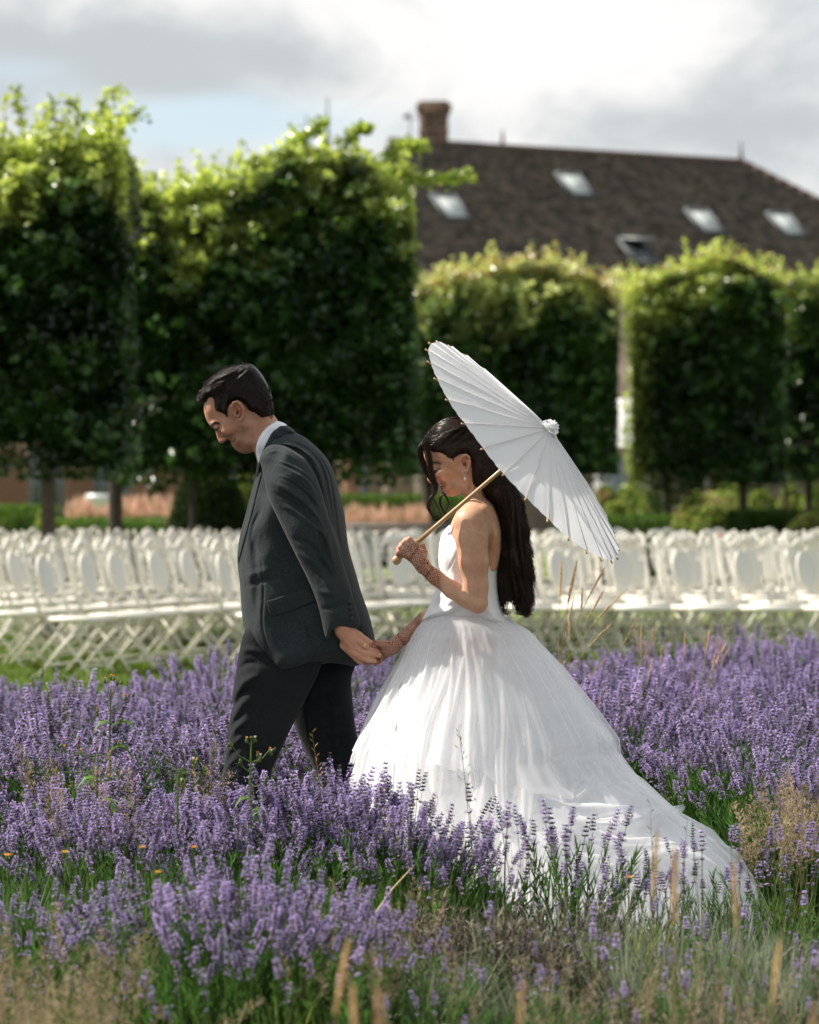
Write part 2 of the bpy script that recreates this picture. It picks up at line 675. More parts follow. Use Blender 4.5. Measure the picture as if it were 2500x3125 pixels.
class Inflate:
    """A body whose side outline is given (photo pixels at distance Y0) and whose half thickness varies over it."""
    def __init__(self, poly, Y0, wpts, R=0.04, smooth=4, creases=(), yc=None, power=3.0, ycpts=None):
        self.Y0 = Y0
        pp = catmull(poly, smooth) if smooth > 1 else np.array(poly, dtype=float)
        self.poly = np.stack([(pp[:, 0] - 1250) * Y0 / F_PX, CAM_H - (pp[:, 1] - HOR) * Y0 / F_PX], 1)
        self.w = [((p[0] - 1250) * Y0 / F_PX, CAM_H - (p[1] - HOR) * Y0 / F_PX, p[2]) for p in wpts]
        self.R = R
        self.power = power
        self.yc = yc
        self.creases = []
        for cp, cw, ca in creases:
            q = catmull(cp, 4, False)
            q = np.stack([(q[:, 0] - 1250) * Y0 / F_PX, CAM_H - (q[:, 1] - HOR) * Y0 / F_PX], 1)
            self.creases.append((q, cw, ca))
        self.ycpts = None
        if ycpts:
            self.ycpts = [((p[0] - 1250) * Y0 / F_PX, CAM_H - (p[1] - HOR) * Y0 / F_PX, p[2]) for p in ycpts]

    def idw(self, pts, x, z):
        num = 0; den = 0
        for a, b, w in pts:
            q = 1.0 / ((x - a) ** 2 + (z - b) ** 2 + 1e-4) ** (self.power / 2)
            num = num + w * q; den = den + q
        return num / den

    def maps(self, X, Z):
        e = poly_depth(self.poly, X, Z)
        x = X[:, None]; z = Z[None, :]
        W = self.idw(self.w, x, z)
        for q, cw, ca in self.creases:
            d, t = seg_dist(q, x, z)
            W = W + ca * np.exp(-(d / cw) ** 2) * np.sin(np.clip(t, 0.03, 0.97) * math.pi) ** 0.6
        c = self.Y0 if self.yc is None else self.yc
        if self.ycpts is not None:
            c = c + self.idw(self.ycpts, x, z)
        else:
            c = np.full_like(W, c)
        return e, W, c

    def bbox(self, pad=0.0):
        lo, hi = self.poly.min(0), self.poly.max(0)
        w = max(p[2] for p in self.w) + 0.01
        yc = self.Y0 if self.yc is None else self.yc
        a = b = 0
        if self.ycpts is not None:
            a = min(p[2] for p in self.ycpts); b = max(p[2] for p in self.ycpts)
        return [lo[0] - pad, yc + a - w - pad, lo[1] - pad], [hi[0] + pad, yc + b + w + pad, hi[1] + pad]

    def add(self, g, k=0.0, op='union'):
        lo, hi = self.bbox()

        def fn(X, Y, Z):
            e, W, c = self.maps(X.ravel(), Z.ravel())
            e = e[:, None, :]; W = W[:, None, :]; c = c[:, None, :]
            q = np.maximum(1 - e / self.R, 0)
            return ((np.sqrt(((Y - c) / W) ** 2 + q ** 2) - 1) * np.minimum(W, self.R)).astype(np.float32)
        g.apply(lo, hi, fn, k, op)

    def front(self, x, z):
        """world Y of the camera-side surface above points x, z (1-D arrays)"""
        x = np.atleast_1d(np.asarray(x, float)); z = np.atleast_1d(np.asarray(z, float))
        out = np.zeros(len(x))
        d2 = np.full(len(x), 1e9); ins = np.zeros(len(x), dtype=bool)
        m = len(self.poly)
        for i in range(m):
            a, b = self.poly[i], self.poly[(i + 1) % m]
            ex, ez = b[0] - a[0], b[1] - a[1]
            L2 = ex * ex + ez * ez + 1e-14
            t = np.clip(((x - a[0]) * ex + (z - a[1]) * ez) / L2, 0, 1)
            d2 = np.minimum(d2, (x - a[0] - t * ex) ** 2 + (z - a[1] - t * ez) ** 2)
            c = ((a[1] > z) != (b[1] > z))
            if abs(ez) > 1e-12:
                ins ^= c & (x < ex * (z - a[1]) / ez + a[0])
        e = np.where(ins, np.sqrt(d2), -np.sqrt(d2))
        W = self.idw(self.w, x, z)
        for q, cw, ca in self.creases:
            d, t = seg_dist(q, x, z)
            W = W + ca * np.exp(-(d / cw) ** 2) * np.sin(np.clip(t, 0.03, 0.97) * math.pi) ** 0.6
        c = self.Y0 if self.yc is None else self.yc
        if self.ycpts is not None:
            c = c + self.idw(self.ycpts, x, z)
        q = np.clip(1 - e / self.R, 0, 1)
        return c - W * np.sqrt(1 - q * q), e

    def solid(self, name, mat, parent, h=0.004, smooth_it=1, colors=None):
        lo, hi = self.bbox(0.012)
        g = Grid(lo, hi, h)
        self.add(g)
        v, q = g.nets()
        v = relax(v, q, smooth_it)
        return mobj(name, v, q, mat, parent, True, colors(v) if colors else None)


def strands(paths, r0, r1, sides=3):
    """paths: (n, m, 3) array of strand points -> tube mesh arrays, widest in the middle"""
    P = np.asarray(paths, dtype=np.float32)
    n, m, _ = P.shape
    T = np.gradient(P, axis=1)
    T /= np.linalg.norm(T, axis=2, keepdims=True) + 1e-9
    up = np.array([0.21, -0.93, 0.3], dtype=np.float32)
    A = np.cross(T, up); A /= np.linalg.norm(A, axis=2, keepdims=True) + 1e-9
    B = np.cross(T, A)
    t = np.linspace(0, 1, m)
    rad = (r0 + (r1 - r0) * t)[None, :, None]
    rings = [P + rad * (A * math.cos(2 * math.pi * k / sides) + B * math.sin(2 * math.pi * k / sides)) for k in range(sides)]
    V = np.stack(rings, 2).reshape(-1, 3)
    base = (np.arange(n)[:, None] * m + np.arange(m - 1)[None, :]) * sides
    fs = []
    for k in range(sides):
        k2 = (k + 1) % sides
        fs.append(np.stack([base + k, base + k2, base + sides + k2, base + sides + k], -1).reshape(-1, 4))
    return V, np.concatenate(fs)
# ================================================================== people
Y_MAN, Y_BRIDE = 9.16, 9.0
PX = lambda x, Y: (x - 1250.0) * Y / F_PX
PZ = lambda y, Y: CAM_H - (y - HOR) * Y / F_PX


def P3(px, py, Y, Yref=None):
    """point at depth Y whose photo position was read at the plane Yref"""
    r = Y if Yref is None else Yref
    return (PX(px, r), Y, PZ(py, r))


def paint(v, base, patches, Y0):
    c = np.tile(np.array(base, dtype=np.float32), (len(v), 1))
    for kind, pts, w, col, s in patches:
        if kind == 'blob':
            d = np.sqrt((v[:, 0] - PX(pts[0], Y0)) ** 2 + (v[:, 2] - PZ(pts[1], Y0)) ** 2)
        else:
            q = np.array([(PX(a, Y0), PZ(b, Y0)) for a, b in pts])
            d, _ = seg_dist(q, v[:, 0], v[:, 2])
        f = (s * np.exp(-(d / w) ** 2))[:, None]
        c = c * (1 - f) + np.array(col, dtype=np.float32) * f
    return c


def ear(g, pts, ctr, Yp, Y0, side, concha, pitch, s=1.0):
    """outer rim, lobe and hollow of an ear; pts in photo pixels"""
    sy = -1 if side < 0 else 1
    yo = abs(Yp)
    P = [((PX(a, Y0), Y0 + sy * (yo + 0.013 * k), PZ(b, Y0)), r) for a, b, k, r in pts]
    g.chain(P, 0.002)
    g.ell((PX(ctr[0], Y0), Y0 + sy * (yo + 0.002), PZ(ctr[1], Y0)), (0.011 * s, 0.006, 0.021 * s), 0.005, pitch=pitch)
    g.ell((PX(concha[0], Y0), Y0 + sy * (yo + 0.013), PZ(concha[1], Y0)), (0.0065 * s, 0.013, 0.010 * s), 0.003, 'sub', pitch=pitch)


def join_parts(name, parts, mat, base, attrs=None):
    """joins separately meshed regions of one body into one mesh object whose origin is at its base"""
    vs, fs, cs, n = [], [], [], 0
    for v, q, c in parts:
        vs.append(v); fs.append(q + n); cs.append(c); n += len(v)
    v = np.concatenate(vs); q = np.concatenate(fs); c = np.concatenate(cs)
    me = mesh_data(name, v - np.array(base, dtype=np.float32), q, mat, True, c[:, :3])
    if c.shape[1] > 3:
        for nm, k in (('henna', 3), ('hu', 4), ('hv', 5)):
            a = me.attributes.new(nm, 'FLOAT', 'POINT')
            if k < 6 and k == 3: a.data.foreach_set('value', c[:, 3].astype(np.float32).copy())
            else:
                near = v[:, 1] < 8.93
                d0 = np.where(near, 0.80, 0.84); d1 = np.where(near, -0.60, 0.54)      # across and along each forearm
                xx = v[:, 0]; zz = v[:, 2]
                w_ = (xx * 0.80 - zz * 0.60) if False else np.where(near, xx * 0.82 - zz * 0.57, xx * 0.80 + zz * 0.60)
                w2 = np.where(near, xx * 0.57 + zz * 0.82, -xx * 0.60 + zz * 0.80)
                a.data.foreach_set('value', (w_ if k == 4 else w2).astype(np.float32) + 3.0)
    o = obj(name, me)
    o.location = base
    return o


def adopt(child, root):
    """parents a piece modelled in world coordinates"""
    child.parent = root
    child.matrix_parent_inverse = Matrix.Translation(-root.location)
    return child


def hair_from_volume(inf, n, flow, length, steps, rad, seed, wav=0.0, spread=0.35, lift=0.003, ysides=0.25, emin=0.002):
    rng = np.random.default_rng(seed)
    lo, hi = inf.poly.min(0), inf.poly.max(0)
    pts = rng.uniform(lo, hi, (n * 4, 2))
    yf, e = inf.front(pts[:, 0], pts[:, 1])
    pts = pts[e > emin][:n]
    n = len(pts)
    fl = [((a - 1250) * inf.Y0 / F_PX, CAM_H - (b - HOR) * inf.Y0 / F_PX, dx, -dy) for a, b, dx, dy in flow]
    out = np.zeros((n, steps, 3))
    p = pts.copy()
    L = length * rng.uniform(0.6, 1.25, n)
    ang = rng.normal(0, spread * 0.4, n)
    ph = rng.uniform(0, 6.28, n)
    side = rng.random(n)
    u = np.where(side < ysides, rng.uniform(-1, 1, n), -1.0)
    prev_y = None
    for s in range(steps):
        yf, e = inf.front(p[:, 0], p[:, 1])
        c = inf.yc if inf.yc is not None else inf.Y0
        cy = np.full(n, float(c))
        if inf.ycpts is not None:
            cy = cy + inf.idw(inf.ycpts, p[:, 0], p[:, 1])
        half = cy - yf
        y = cy + u * half + np.where(u < 0, -lift, lift)
        if prev_y is not None:
            y = np.where(e > 0.001, y, prev_y)
        prev_y = y
        out[:, s, 0] = p[:, 0]; out[:, s, 1] = y; out[:, s, 2] = p[:, 1]
        num = np.zeros((n, 2)); den = np.zeros(n)
        for a, b, dx, dz in fl:
            q = 1 / ((p[:, 0] - a) ** 2 + (p[:, 1] - b) ** 2 + 1e-4) ** 1.3
            num[:, 0] += dx * q; num[:, 1] += dz * q; den += q
        d = num / den[:, None]
        d /= np.linalg.norm(d, axis=1, keepdims=True) + 1e-9
        a = ang + wav * np.sin(ph + s * 1.1) + spread * 0.15 * rng.normal(0, 1, n)
        ca, sa = np.cos(a), np.sin(a)
        d = np.stack([d[:, 0] * ca - d[:, 1] * sa, d[:, 0] * sa + d[:, 1] * ca], 1)
        p = p + d * (L / steps * (e > -0.003))[:, None]
    return strands(out, rad, rad * 0.3)


def slab(name, poly, Y0, surf, thick, mat, parent, h=0.003, smooth=3, lift=0.001, colors=None):
    """a flat piece of cloth lying on the camera-side surface of another body"""
    inf = Inflate(poly, Y0, [(poly[0][0], poly[0][1], thick)], R=thick, smooth=smooth)
    lo, hi = inf.poly.min(0), inf.poly.max(0)
    xs = np.arange(lo[0] - 2 * h, hi[0] + 3 * h, h); zs = np.arange(lo[1] - 2 * h, hi[1] + 3 * h, h)
    XX, ZZ = np.meshgrid(xs, zs, indexing='ij')
    yf, _ = surf.front(XX.ravel(), ZZ.ravel())
    yf = yf.reshape(XX.shape) - lift
    e = poly_depth(inf.poly, xs, zs)
    g = Grid((xs[0], yf.min() - 3 * thick - 2 * h, zs[0]), (xs[-1], yf.max() + 3 * thick + 2 * h, zs[-1]), h)
    g2 = Grid((xs[0], yf.min() - 3 * thick - 2 * h, zs[0]), (xs[-1], yf.max() + 3 * thick + 2 * h, zs[-1]), h)
    nx, nz = len(g.x), len(g.z)
    E = np.full((nx, nz), -0.05); C = np.full((nx, nz), yf.mean())
    a, b = min(nx, e.shape[0]), min(nz, e.shape[1])
    E[:a, :b] = e[:a, :b]; C[:a, :b] = yf[:a, :b]
    q = np.maximum(1 - E[:, None, :] / (2 * thick), 0)
    g.f = ((np.sqrt(((g.y[None, :, None] - C[:, None, :]) / thick) ** 2 + q ** 2) - 1) * thick).astype(np.float32)
    v, f = g.nets()
    return adopt(mobj(name, v, f, mat, None, True, colors(v) if colors else None), parent) if parent is not None else mobj(name, v, f, mat, None, True)


def people_materials():
    m_skin('skin_groom')
    m_skin('skin_bride', henna=True)
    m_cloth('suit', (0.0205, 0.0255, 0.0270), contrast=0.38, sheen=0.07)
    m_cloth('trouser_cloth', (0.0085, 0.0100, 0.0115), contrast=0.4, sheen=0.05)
    m_simple('shirt', (0.78, 0.80, 0.84), 0.8, 0.03, 200, bump=0.1)
    m_simple('tie', (0.02, 0.022, 0.028), 0.6, 0.2, 80)
    m_simple('button', (0.006, 0.006, 0.006), 0.5, 0.2, 60)
    m_simple('shoe_leather', (0.012, 0.010, 0.009), 0.3, 0.2, 60)
    m_simple('gold', (0.75, 0.50, 0.22), 0.25, 0.05, 60, metallic=1.0)
    m_simple('silver', (0.75, 0.74, 0.70), 0.22, 0.05, 60, metallic=1.0)
    m_simple('pearl', (0.82, 0.80, 0.76), 0.18, 0.03, 60)
    m_simple('nail_polish', (0.78, 0.62, 0.58), 0.2, 0.05, 60)
    for nm, c0, c1, rg in (('hair_groom', (0.0035, 0.0024, 0.002), (0.022, 0.013, 0.0085), 0.42), ('hair_bride', (0.0040, 0.0025, 0.0021), (0.042, 0.022, 0.0125), 0.30)):
        t = NT(nm)
        n = t.noise(160, 4, 0.6, t.objco())
        c = t.mix(t.rng(n, 0.35, 0.65), c0, c1)
        b = t.bsdf(Base__Color=c, Roughness=rg)
        b.inputs['Specular IOR Level'].default_value = 0.30
        b.inputs['Coat Weight'].default_value = 0.0
        t.done(b.outputs[0])
    # bodice: matte satin
    t = NT('satin')
    co = t.objco()
    n = t.noise(45, 4, 0.6, t.mapv(co, (1, 1, 0.35)))
    b = t.bsdf(Base__Color=(0.80, 0.80, 0.805, 1), Roughness=0.42)
    b.inputs['Sheen Weight'].default_value = 0.15
    b.inputs['Specular IOR Level'].default_value = 0.3
    t.L.new(t.bump(n, 0.22, 0.006), b.inputs['Normal'])
    t.done(b.outputs[0])
    t = NT('lining')
    co = t.objco()
    n = t.noise(9, 4, 0.6, t.mapv(co, (1, 1, 0.3)))
    b = t.bsdf(Base__Color=(0.84, 0.835, 0.83, 1), Roughness=0.75)
    t.L.new(t.bump(n, 0.25, 0.03), b.inputs['Normal'])
    t.done(b.outputs[0])
    # tulle: fine net, see-through face on, denser along folds and at grazing angles
    for nm, dens in (('tulle', 0.27), ('tulle_dense', 0.50)):
        t = NT(nm)
        co = t.objco()
        st = t.noise(26, 5, 0.62, t.mapv(co, (1, 1, 0.10)), 0.4)
        fl = t.noise(7, 4, 0.6, co, 1.0)
        lw = t.n('ShaderNodeLayerWeight', Blend=0.42)
        face = lw.outputs['Facing']
        a = t.math('ADD', dens, t.math('MULTIPLY', t.math('POWER', face, 1.6), 0.75))
        a = t.math('ADD', a, t.math('MULTIPLY', t.math('SUBTRACT', st, 0.5), 0.12))
        a = t.math('ADD', a, t.math('MULTIPLY', t.math('SUBTRACT', fl, 0.5), 0.08), True)
        d = t.n('ShaderNodeBsdfDiffuse', Color=(0.92, 0.915, 0.92, 1))
        tr = t.n('ShaderNodeBsdfTranslucent', Color=(0.91, 0.905, 0.91, 1))
        ms = t.n('ShaderNodeMixShader', Fac=0.42)
        t.L.new(d.outputs[0], ms.inputs[1]); t.L.new(tr.outputs[0], ms.inputs[2])
        tp = t.n('ShaderNodeBsdfTransparent')
        mx = t.n('ShaderNodeMixShader', Fac=a)
        t.L.new(tp.outputs[0], mx.inputs[1]); t.L.new(ms.outputs[0], mx.inputs[2])
        t.done(mx.outputs[0])
    # parasol paper and bamboo
    t = NT('paper')
    co = t.objco()
    n = t.noise(9, 5, 0.65, co, 1.2)
    n2 = t.noise(60, 3, 0.6, co)
    c = t.mix(t.rng(n, 0.3, 0.7), (0.88, 0.886, 0.892), (0.92, 0.922, 0.925))
    b = t.bsdf(Base__Color=c, Roughness=0.55)
    b.inputs['Specular IOR Level'].default_value = 0.3
    t.L.new(t.bump(t.math('ADD', n, t.math('MULTIPLY', n2, 0.2)), 0.35, 0.012), b.inputs['Normal'])
    tr = t.n('ShaderNodeBsdfTranslucent', Color=(0.90, 0.905, 0.915, 1))
    ms = t.n('ShaderNodeMixShader', Fac=0.5)
    t.L.new(b.outputs[0], ms.inputs[1]); t.L.new(tr.outputs[0], ms.inputs[2])
    t.done(ms.outputs[0])
    t = NT('bamboo')
    co = t.objco()
    n = t.noise(30, 5, 0.6, t.mapv(co, (8, 8, 0.6)))
    c = t.mix(t.rng(n, 0.3, 0.7), (0.30, 0.17, 0.075), (0.52, 0.34, 0.17))
    b = t.bsdf(Base__Color=c, Roughness=0.35)
    t.done(b.outputs[0])


def build_groom():
    Y = Y_MAN
    base = np.array((PX(850, Y), Y, 0.0))
    # ---- head and neck
    prof = [(630, 1215), (624, 1233), (623, 1254), (627, 1272), (633, 1287), (638, 1296), (646, 1304), (656, 1312), (660, 1325), (664, 1340),
            (669, 1350), (676, 1354), (684, 1350), (689, 1343), (695, 1342), (701, 1345), (704, 1349), (707, 1356), (713, 1366), (725, 1377), (742, 1384), (758, 1384),
            (772, 1379), (784, 1378), (792, 1405), (800, 1455), (900, 1455), (882, 1345), (850, 1287), (832, 1258), (824, 1225),
            (810, 1182), (788, 1146), (760, 1126), (720, 1128), (680, 1148), (648, 1180)]
    wp = [(640, 1240, .048), (650, 1200, .056), (700, 1160, .070), (770, 1180, .079), (810, 1225, .068), (690, 1240, .067), (720, 1250, .073),
          (645, 1290, .042), (668, 1296, .054), (653, 1310, .022), (668, 1340, .014), (676, 1338, .017), (690, 1322, .038), (708, 1305, .059), (690, 1295, .061),
          (706, 1352, .030), (722, 1345, .047), (728, 1372, .028), (745, 1378, .031), (770, 1350, .057), (745, 1290, .072), (800, 1340, .057),
          (830, 1300, .054), (840, 1400, .062), (800, 1400, .058)]
    head = Inflate(prof, Y, wp, R=0.030, smooth=4)
    lo, hi = head.bbox(0.02)
    lo[1] -= 0.015; hi[1] += 0.015
    g = Grid(lo, hi, 0.0022)
    head.add(g)
    for s in (-1, 1):
        g.ell((PX(664, Y), Y + s * 0.050, PZ(1306, Y)), (0.013, 0.018, 0.010), 0.008, 'sub', pitch=-0.6)
        g.ell((PX(667, Y), Y + s * 0.036, PZ(1306, Y)), (0.0125, 0.0125, 0.0115), 0.003)
        g.ell((PX(685, Y), Y + s * 0.013, PZ(1342, Y)), (0.0085, 0.0065, 0.0075), 0.004)          # nostril wing
        g.ell((PX(689, Y), Y + s * 0.0135, PZ(1346, Y)), (0.0035, 0.004, 0.002), 0.002, 'sub')
        g.ell((PX(695, Y), Y + s * 0.047, PZ(1316, Y)), (0.018, 0.012, 0.014), 0.012)              # cheek
        g.ell((PX(652, Y), Y + s * 0.030, PZ(1294, Y)), (0.012, 0.016, 0.006), 0.008, pitch=-0.6)    # brow ridge
        g.cone((PX(706, Y), Y + s * 0.016, PZ(1349, Y)), (PX(717, Y), Y + s * 0.036, PZ(1346, Y)), 0.0022, 0.0015, 0.003, 'sub')
        ear(g, [(716, 1252, .55, .003), (712, 1241, .9, .0038), (718, 1231, 1.2, .0042), (729, 1228, 1.45, .0043), (740, 1236, 1.5, .0045), (748, 1250, 1.4, .0043),
                (748, 1265, 1.15, .004), (744, 1277, .9, .0045), (739, 1285, .6, .0048), (734, 1281, .4, .004)], (731, 1257), 0.069, Y, s, (730, 1262), 0.35)
        g.chain([((PX(724, Y), Y + s * 0.083, PZ(1243, Y)), .003), ((PX(735, Y), Y + s * 0.084, PZ(1250, Y)), .003), ((PX(738, Y), Y + s * 0.081, PZ(1264, Y)), .003), ((PX(733, Y), Y + s * 0.079, PZ(1273, Y)), .003)], 0.003)
    # sternomastoid and larynx
    g.cone((PX(770, Y), Y - 0.052, PZ(1300, Y)), (PX(800, Y), Y - 0.030, PZ(1410, Y)), 0.014, 0.012, 0.012)
    v, q = g.nets()
    v = relax(v, q, 1, 0.4)
    skin = (0.43, 0.225, 0.14)
    red = (0.52, 0.20, 0.13)
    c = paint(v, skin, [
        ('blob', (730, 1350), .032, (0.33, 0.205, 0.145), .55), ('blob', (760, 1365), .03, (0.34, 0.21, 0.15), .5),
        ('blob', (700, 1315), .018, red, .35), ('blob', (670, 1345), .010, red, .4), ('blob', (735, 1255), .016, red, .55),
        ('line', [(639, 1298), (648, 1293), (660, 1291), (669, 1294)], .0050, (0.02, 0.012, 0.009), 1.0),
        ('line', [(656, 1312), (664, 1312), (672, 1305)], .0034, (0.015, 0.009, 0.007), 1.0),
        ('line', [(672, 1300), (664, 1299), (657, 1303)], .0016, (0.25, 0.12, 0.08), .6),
        ('line', [(701, 1346), (709, 1349), (717, 1345), (720, 1340)], .0028, (0.14, 0.04, 0.03), .95), ('line', [(690, 1330), (703, 1330), (716, 1340)], .0024, (0.33, 0.15, 0.10), .6),  # shade of the mouth line and smile crease painted into the skin
        ('blob', (730, 1262), .0075, (0.16, 0.055, 0.035), .95), ('blob', (726, 1245), .006, (0.30, 0.11, 0.07), .7),  # shade in the ear hollows painted as dark blobs
        ('blob', (690, 1346), .003, (0.10, 0.04, 0.025), .8)], Y)  # nostril shade painted dark
    parts = [(v, q, c)]
    # ---- the near (left) hand, reaching back
    Yh = 8.945
    def hp(a, b, dy=0.0):
        return P3(970 + .2087 * a, 1850 + .2087 * b, Yh + dy)
    g = Grid(np.array(hp(150, 60)) - np.array((0, .09, .21)), np.array(hp(960, 60)) + np.array((0, .09, .06)), 0.0022)
    g.chain([(hp(300, 120, .0), .029), (hp(375, 330, -.002), .0275), (hp(470, 470, 0), .026)], 0.01)
    for kn, r in (((600, 425), .0105), ((575, 505), .012), ((545, 590), .0125), ((500, 660), .0125)):
        g.cone(hp(400, 370, .0), hp(*kn, .002), .020, r, 0.012)
    g.ell(hp(490, 520, .014), (0.026, 0.016, 0.034), 0.012, pitch=0.7)
    F = [([(600, 420, 0), (700, 490, -.004), (775, 535, -.001), (850, 600, .012)], (.0105, .0088, .0082, .0072)),
         ([(570, 500, -.004), (690, 575, -.010), (790, 640, -.006), (870, 660, .002)], (.0115, .0098, .009, .0078)),
         ([(540, 590, -.004), (660, 680, -.012), (800, 708, -.010), (900, 716, -.006)], (.012, .0102, .0092, .0080)),
         ([(500, 655, -.002), (610, 735, -.010), (730, 782, -.010), (830, 800, -.008)], (.0122, .0105, .0096, .0082)),
         ([(400, 560, .012), (500, 680, .018), (575, 760, .018), (612, 808, .014)], (.017, .0125, .0108, .009))]
    for pts, rr in F:
        g.chain([(hp(*p), r) for p, r in zip(pts, rr)], 0.0035)
    for a, b in (((470, 420), (600, 420)), ((430, 460), (560, 545)), ((400, 500), (520, 640))):          # tendons
        g.cone(hp(a[0], a[1], -.021), hp(b[0], b[1], -.009), .0035, .0035, 0.006)
    v, q = g.nets()
    v = relax(v, q, 1, 0.35)
    c = paint(v, (0.52, 0.28, 0.175), [('blob', (970 + .2087 * a, 1850 + .2087 * b), .008, (0.52, 0.22, 0.15), .5) for a, b in ((600, 420), (560, 520), (540, 610), (500, 690), (690, 480), (700, 590), (660, 690), (620, 745), (560, 560))], Yh)
    nails = paint(v, (0, 0, 0), [('blob', (970 + .2087 * 905, 1850 + .2087 * 712), .0035, (1, 1, 1), 1), ('blob', (970 + .2087 * 838, 1850 + .2087 * 797), .0035, (1, 1, 1), 1)], Yh)[:, :1]
    c = c * (1 - 0.6 * nails) + np.array((0.62, 0.40, 0.32)) * 0.6 * nails
    parts.append((v, q, c))
    # ---- trunk, arms and legs under the clothes
    g = Grid((base[0] - .36, Y - .34, 0.02), (base[0] + .34, Y + .32, 1.50), 0.011)
    g.chain([(P3(850, 1410, Y), .040), (P3(880, 1470, Y), .07), (P3(890, 1700, Y), .09), (P3(890, 1930, Y), .08)], 0.03)
    for s in (-1, 1):
        g.cone(P3(870, 1440, Y + s * .05, Y), P3(880, 1450, Y + s * .14, Y), .035, .030, 0.02)
    g.chain([(P3(885, 1450, Y - .14, Y), .028), (P3(945, 1620, Y - .190, Y), .026), (P3(1035, 1850, Yh, Yh), .024), (P3(1046, 1905, Yh, Yh), .026)], 0.01)
    g.chain([(P3(885, 1450, Y + .14, Y), .028), (P3(895, 1640, Y + .19, Y), .028), (P3(850, 1850, Y + .17, Y), .028), (P3(838, 1930, Y + .165, Y), .034)], 0.01)
    for pts, s in (([(850, 1980), (770, 2310), (655, 2600), (628, 2745)], -1), ([(950, 1980), (1015, 2330), (1028, 2600), (1030, 2745)], 1)):
        g.chain([(P3(p[0], p[1], Y + s * .09, Y), r) for p, r in zip(pts, (.045, .035, .030, .030))], 0.01)
    v, q = g.nets()
    parts.append((v, q, paint(v, skin, [], Y)))
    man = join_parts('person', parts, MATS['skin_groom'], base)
    tag(man, 'dark haired groom in charcoal jacket walking with head bowed, hand reaching back', 'person')

    # ---- hair
    hp_ = [(607, 1213), (614, 1197), (626, 1181), (641, 1162), (663, 1143), (686, 1128), (718, 1118), (752, 1112), (772, 1114), (797, 1139), (815, 1170),
           (827, 1200), (833, 1230), (835, 1258), (830, 1272), (814, 1280), (800, 1282), (788, 1274), (775, 1266), (762, 1262), (754, 1254), (746, 1243), (731, 1233), (716, 1238),
           (707, 1258), (703, 1284), (695, 1286), (686, 1272), (668, 1266), (655, 1260), (650, 1240), (644, 1224), (636, 1218), (627, 1226), (616, 1227), (608, 1222)]
    hw = [(610, 1212, .034), (640, 1190, .062), (690, 1160, .076), (760, 1150, .080), (800, 1200, .082), (720, 1200, .0815), (670, 1240, .066), (650, 1225, .056),
          (700, 1260, .0790), (725, 1222, .084), (750, 1240, .086), (770, 1252, .084), (790, 1250, .081), (825, 1250, .072)]
    cre = []
    rr = random.Random(5)
    for i in range(16):
        x0 = 640 + i * 10; y0 = 1165 - i * 2.4 + rr.uniform(-6, 10)
        cre.append(([(x0 + 34, y0 - 14), (x0 + 6, y0 + 2), (x0 - 18, y0 + 26)], .0040, rr.choice((-.003, .003))))
    hair = Inflate(hp_, Y, hw, R=0.026, smooth=3, creases=cre)
    h = hair.solid('hair', MATS['hair_groom'], None, 0.003, 1)
    adopt(h, man)
    flow = [(780, 1125, -1, -.05), (720, 1130, -1, .1), (680, 1150, -.9, .45), (640, 1185, -.8, .6), (615, 1215, -.85, .4), (700, 1190, -.8, .8), (740, 1180, -.4, 1),
            (800, 1180, .25, 1), (830, 1240, .1, 1), (780, 1240, .3, 1), (700, 1250, .1, 1), (665, 1235, -.1, 1), (650, 1215, -.5, .8)]
    V, Fc = hair_from_volume(hair, 4200, flow, 0.030, 6, 0.0011, 3, wav=0.35, spread=1.0, lift=0.0042, ysides=0.45)
    s1 = adopt(mobj('hair_strands', V, Fc, MATS['hair_groom'], None, True), man)
    s1['kind'] = 'stuff'
    # tousled fringe
    rng = np.random.default_rng(8)
    P = []
    for i in range(520):
        u = rng.random()
        a = np.array((PX(706 - 74 * u + rng.normal(0, 6), Y), PZ(1132 + 58 * u + rng.normal(0, 7), Y)))
        L = rng.uniform(.014, .027)
        cl = int(u * 9)
        ang = math.radians(180 + 34 + (cl % 3 - 1) * 14 + rng.normal(0, 13))
        y0 = Y + rng.uniform(-.066, .03) * (1 - .35 * u)
        curl = (6 if cl % 2 else -3) + rng.normal(0, 6)
        pts = []
        p = a.copy()
        for s in range(7):
            pts.append((p[0], y0 - .002 * s, p[1]))
            p = p + np.array((math.cos(ang), math.sin(ang))) * L / 6
            ang += curl * L / 6 * 3.0 * (1 + s * .3)
        P.append(pts)
    V, Fc = strands(np.array(P), 0.0012, 0.0005)
    adopt(tag(mobj('fringe', V, Fc, MATS['hair_groom'], None, True), kind='stuff'), man)

    # ---- shirt collar
    col = Inflate([(850, 1285), (878, 1300), (850, 1322), (832, 1345), (820, 1378), (808, 1405), (793, 1416), (785, 1402), (781, 1376), (784, 1352), (795, 1326), (812, 1305), (832, 1291)],
                  Y, [(855, 1290, .060), (830, 1310, .074), (805, 1350, .080), (790, 1400, .068)], R=0.010, smooth=3)
    adopt(col.solid('shirt_collar', MATS['shirt'], None, 0.0026, 1), man)
    tie = Inflate([(786, 1402), (796, 1402), (792, 1440), (782, 1500), (770, 1560), (776, 1500)], Y, [(790, 1420, .018), (775, 1540, .035)], R=.01, smooth=2)
    adopt(tie.solid('tie', MATS['tie'], None, 0.004, 1), man)

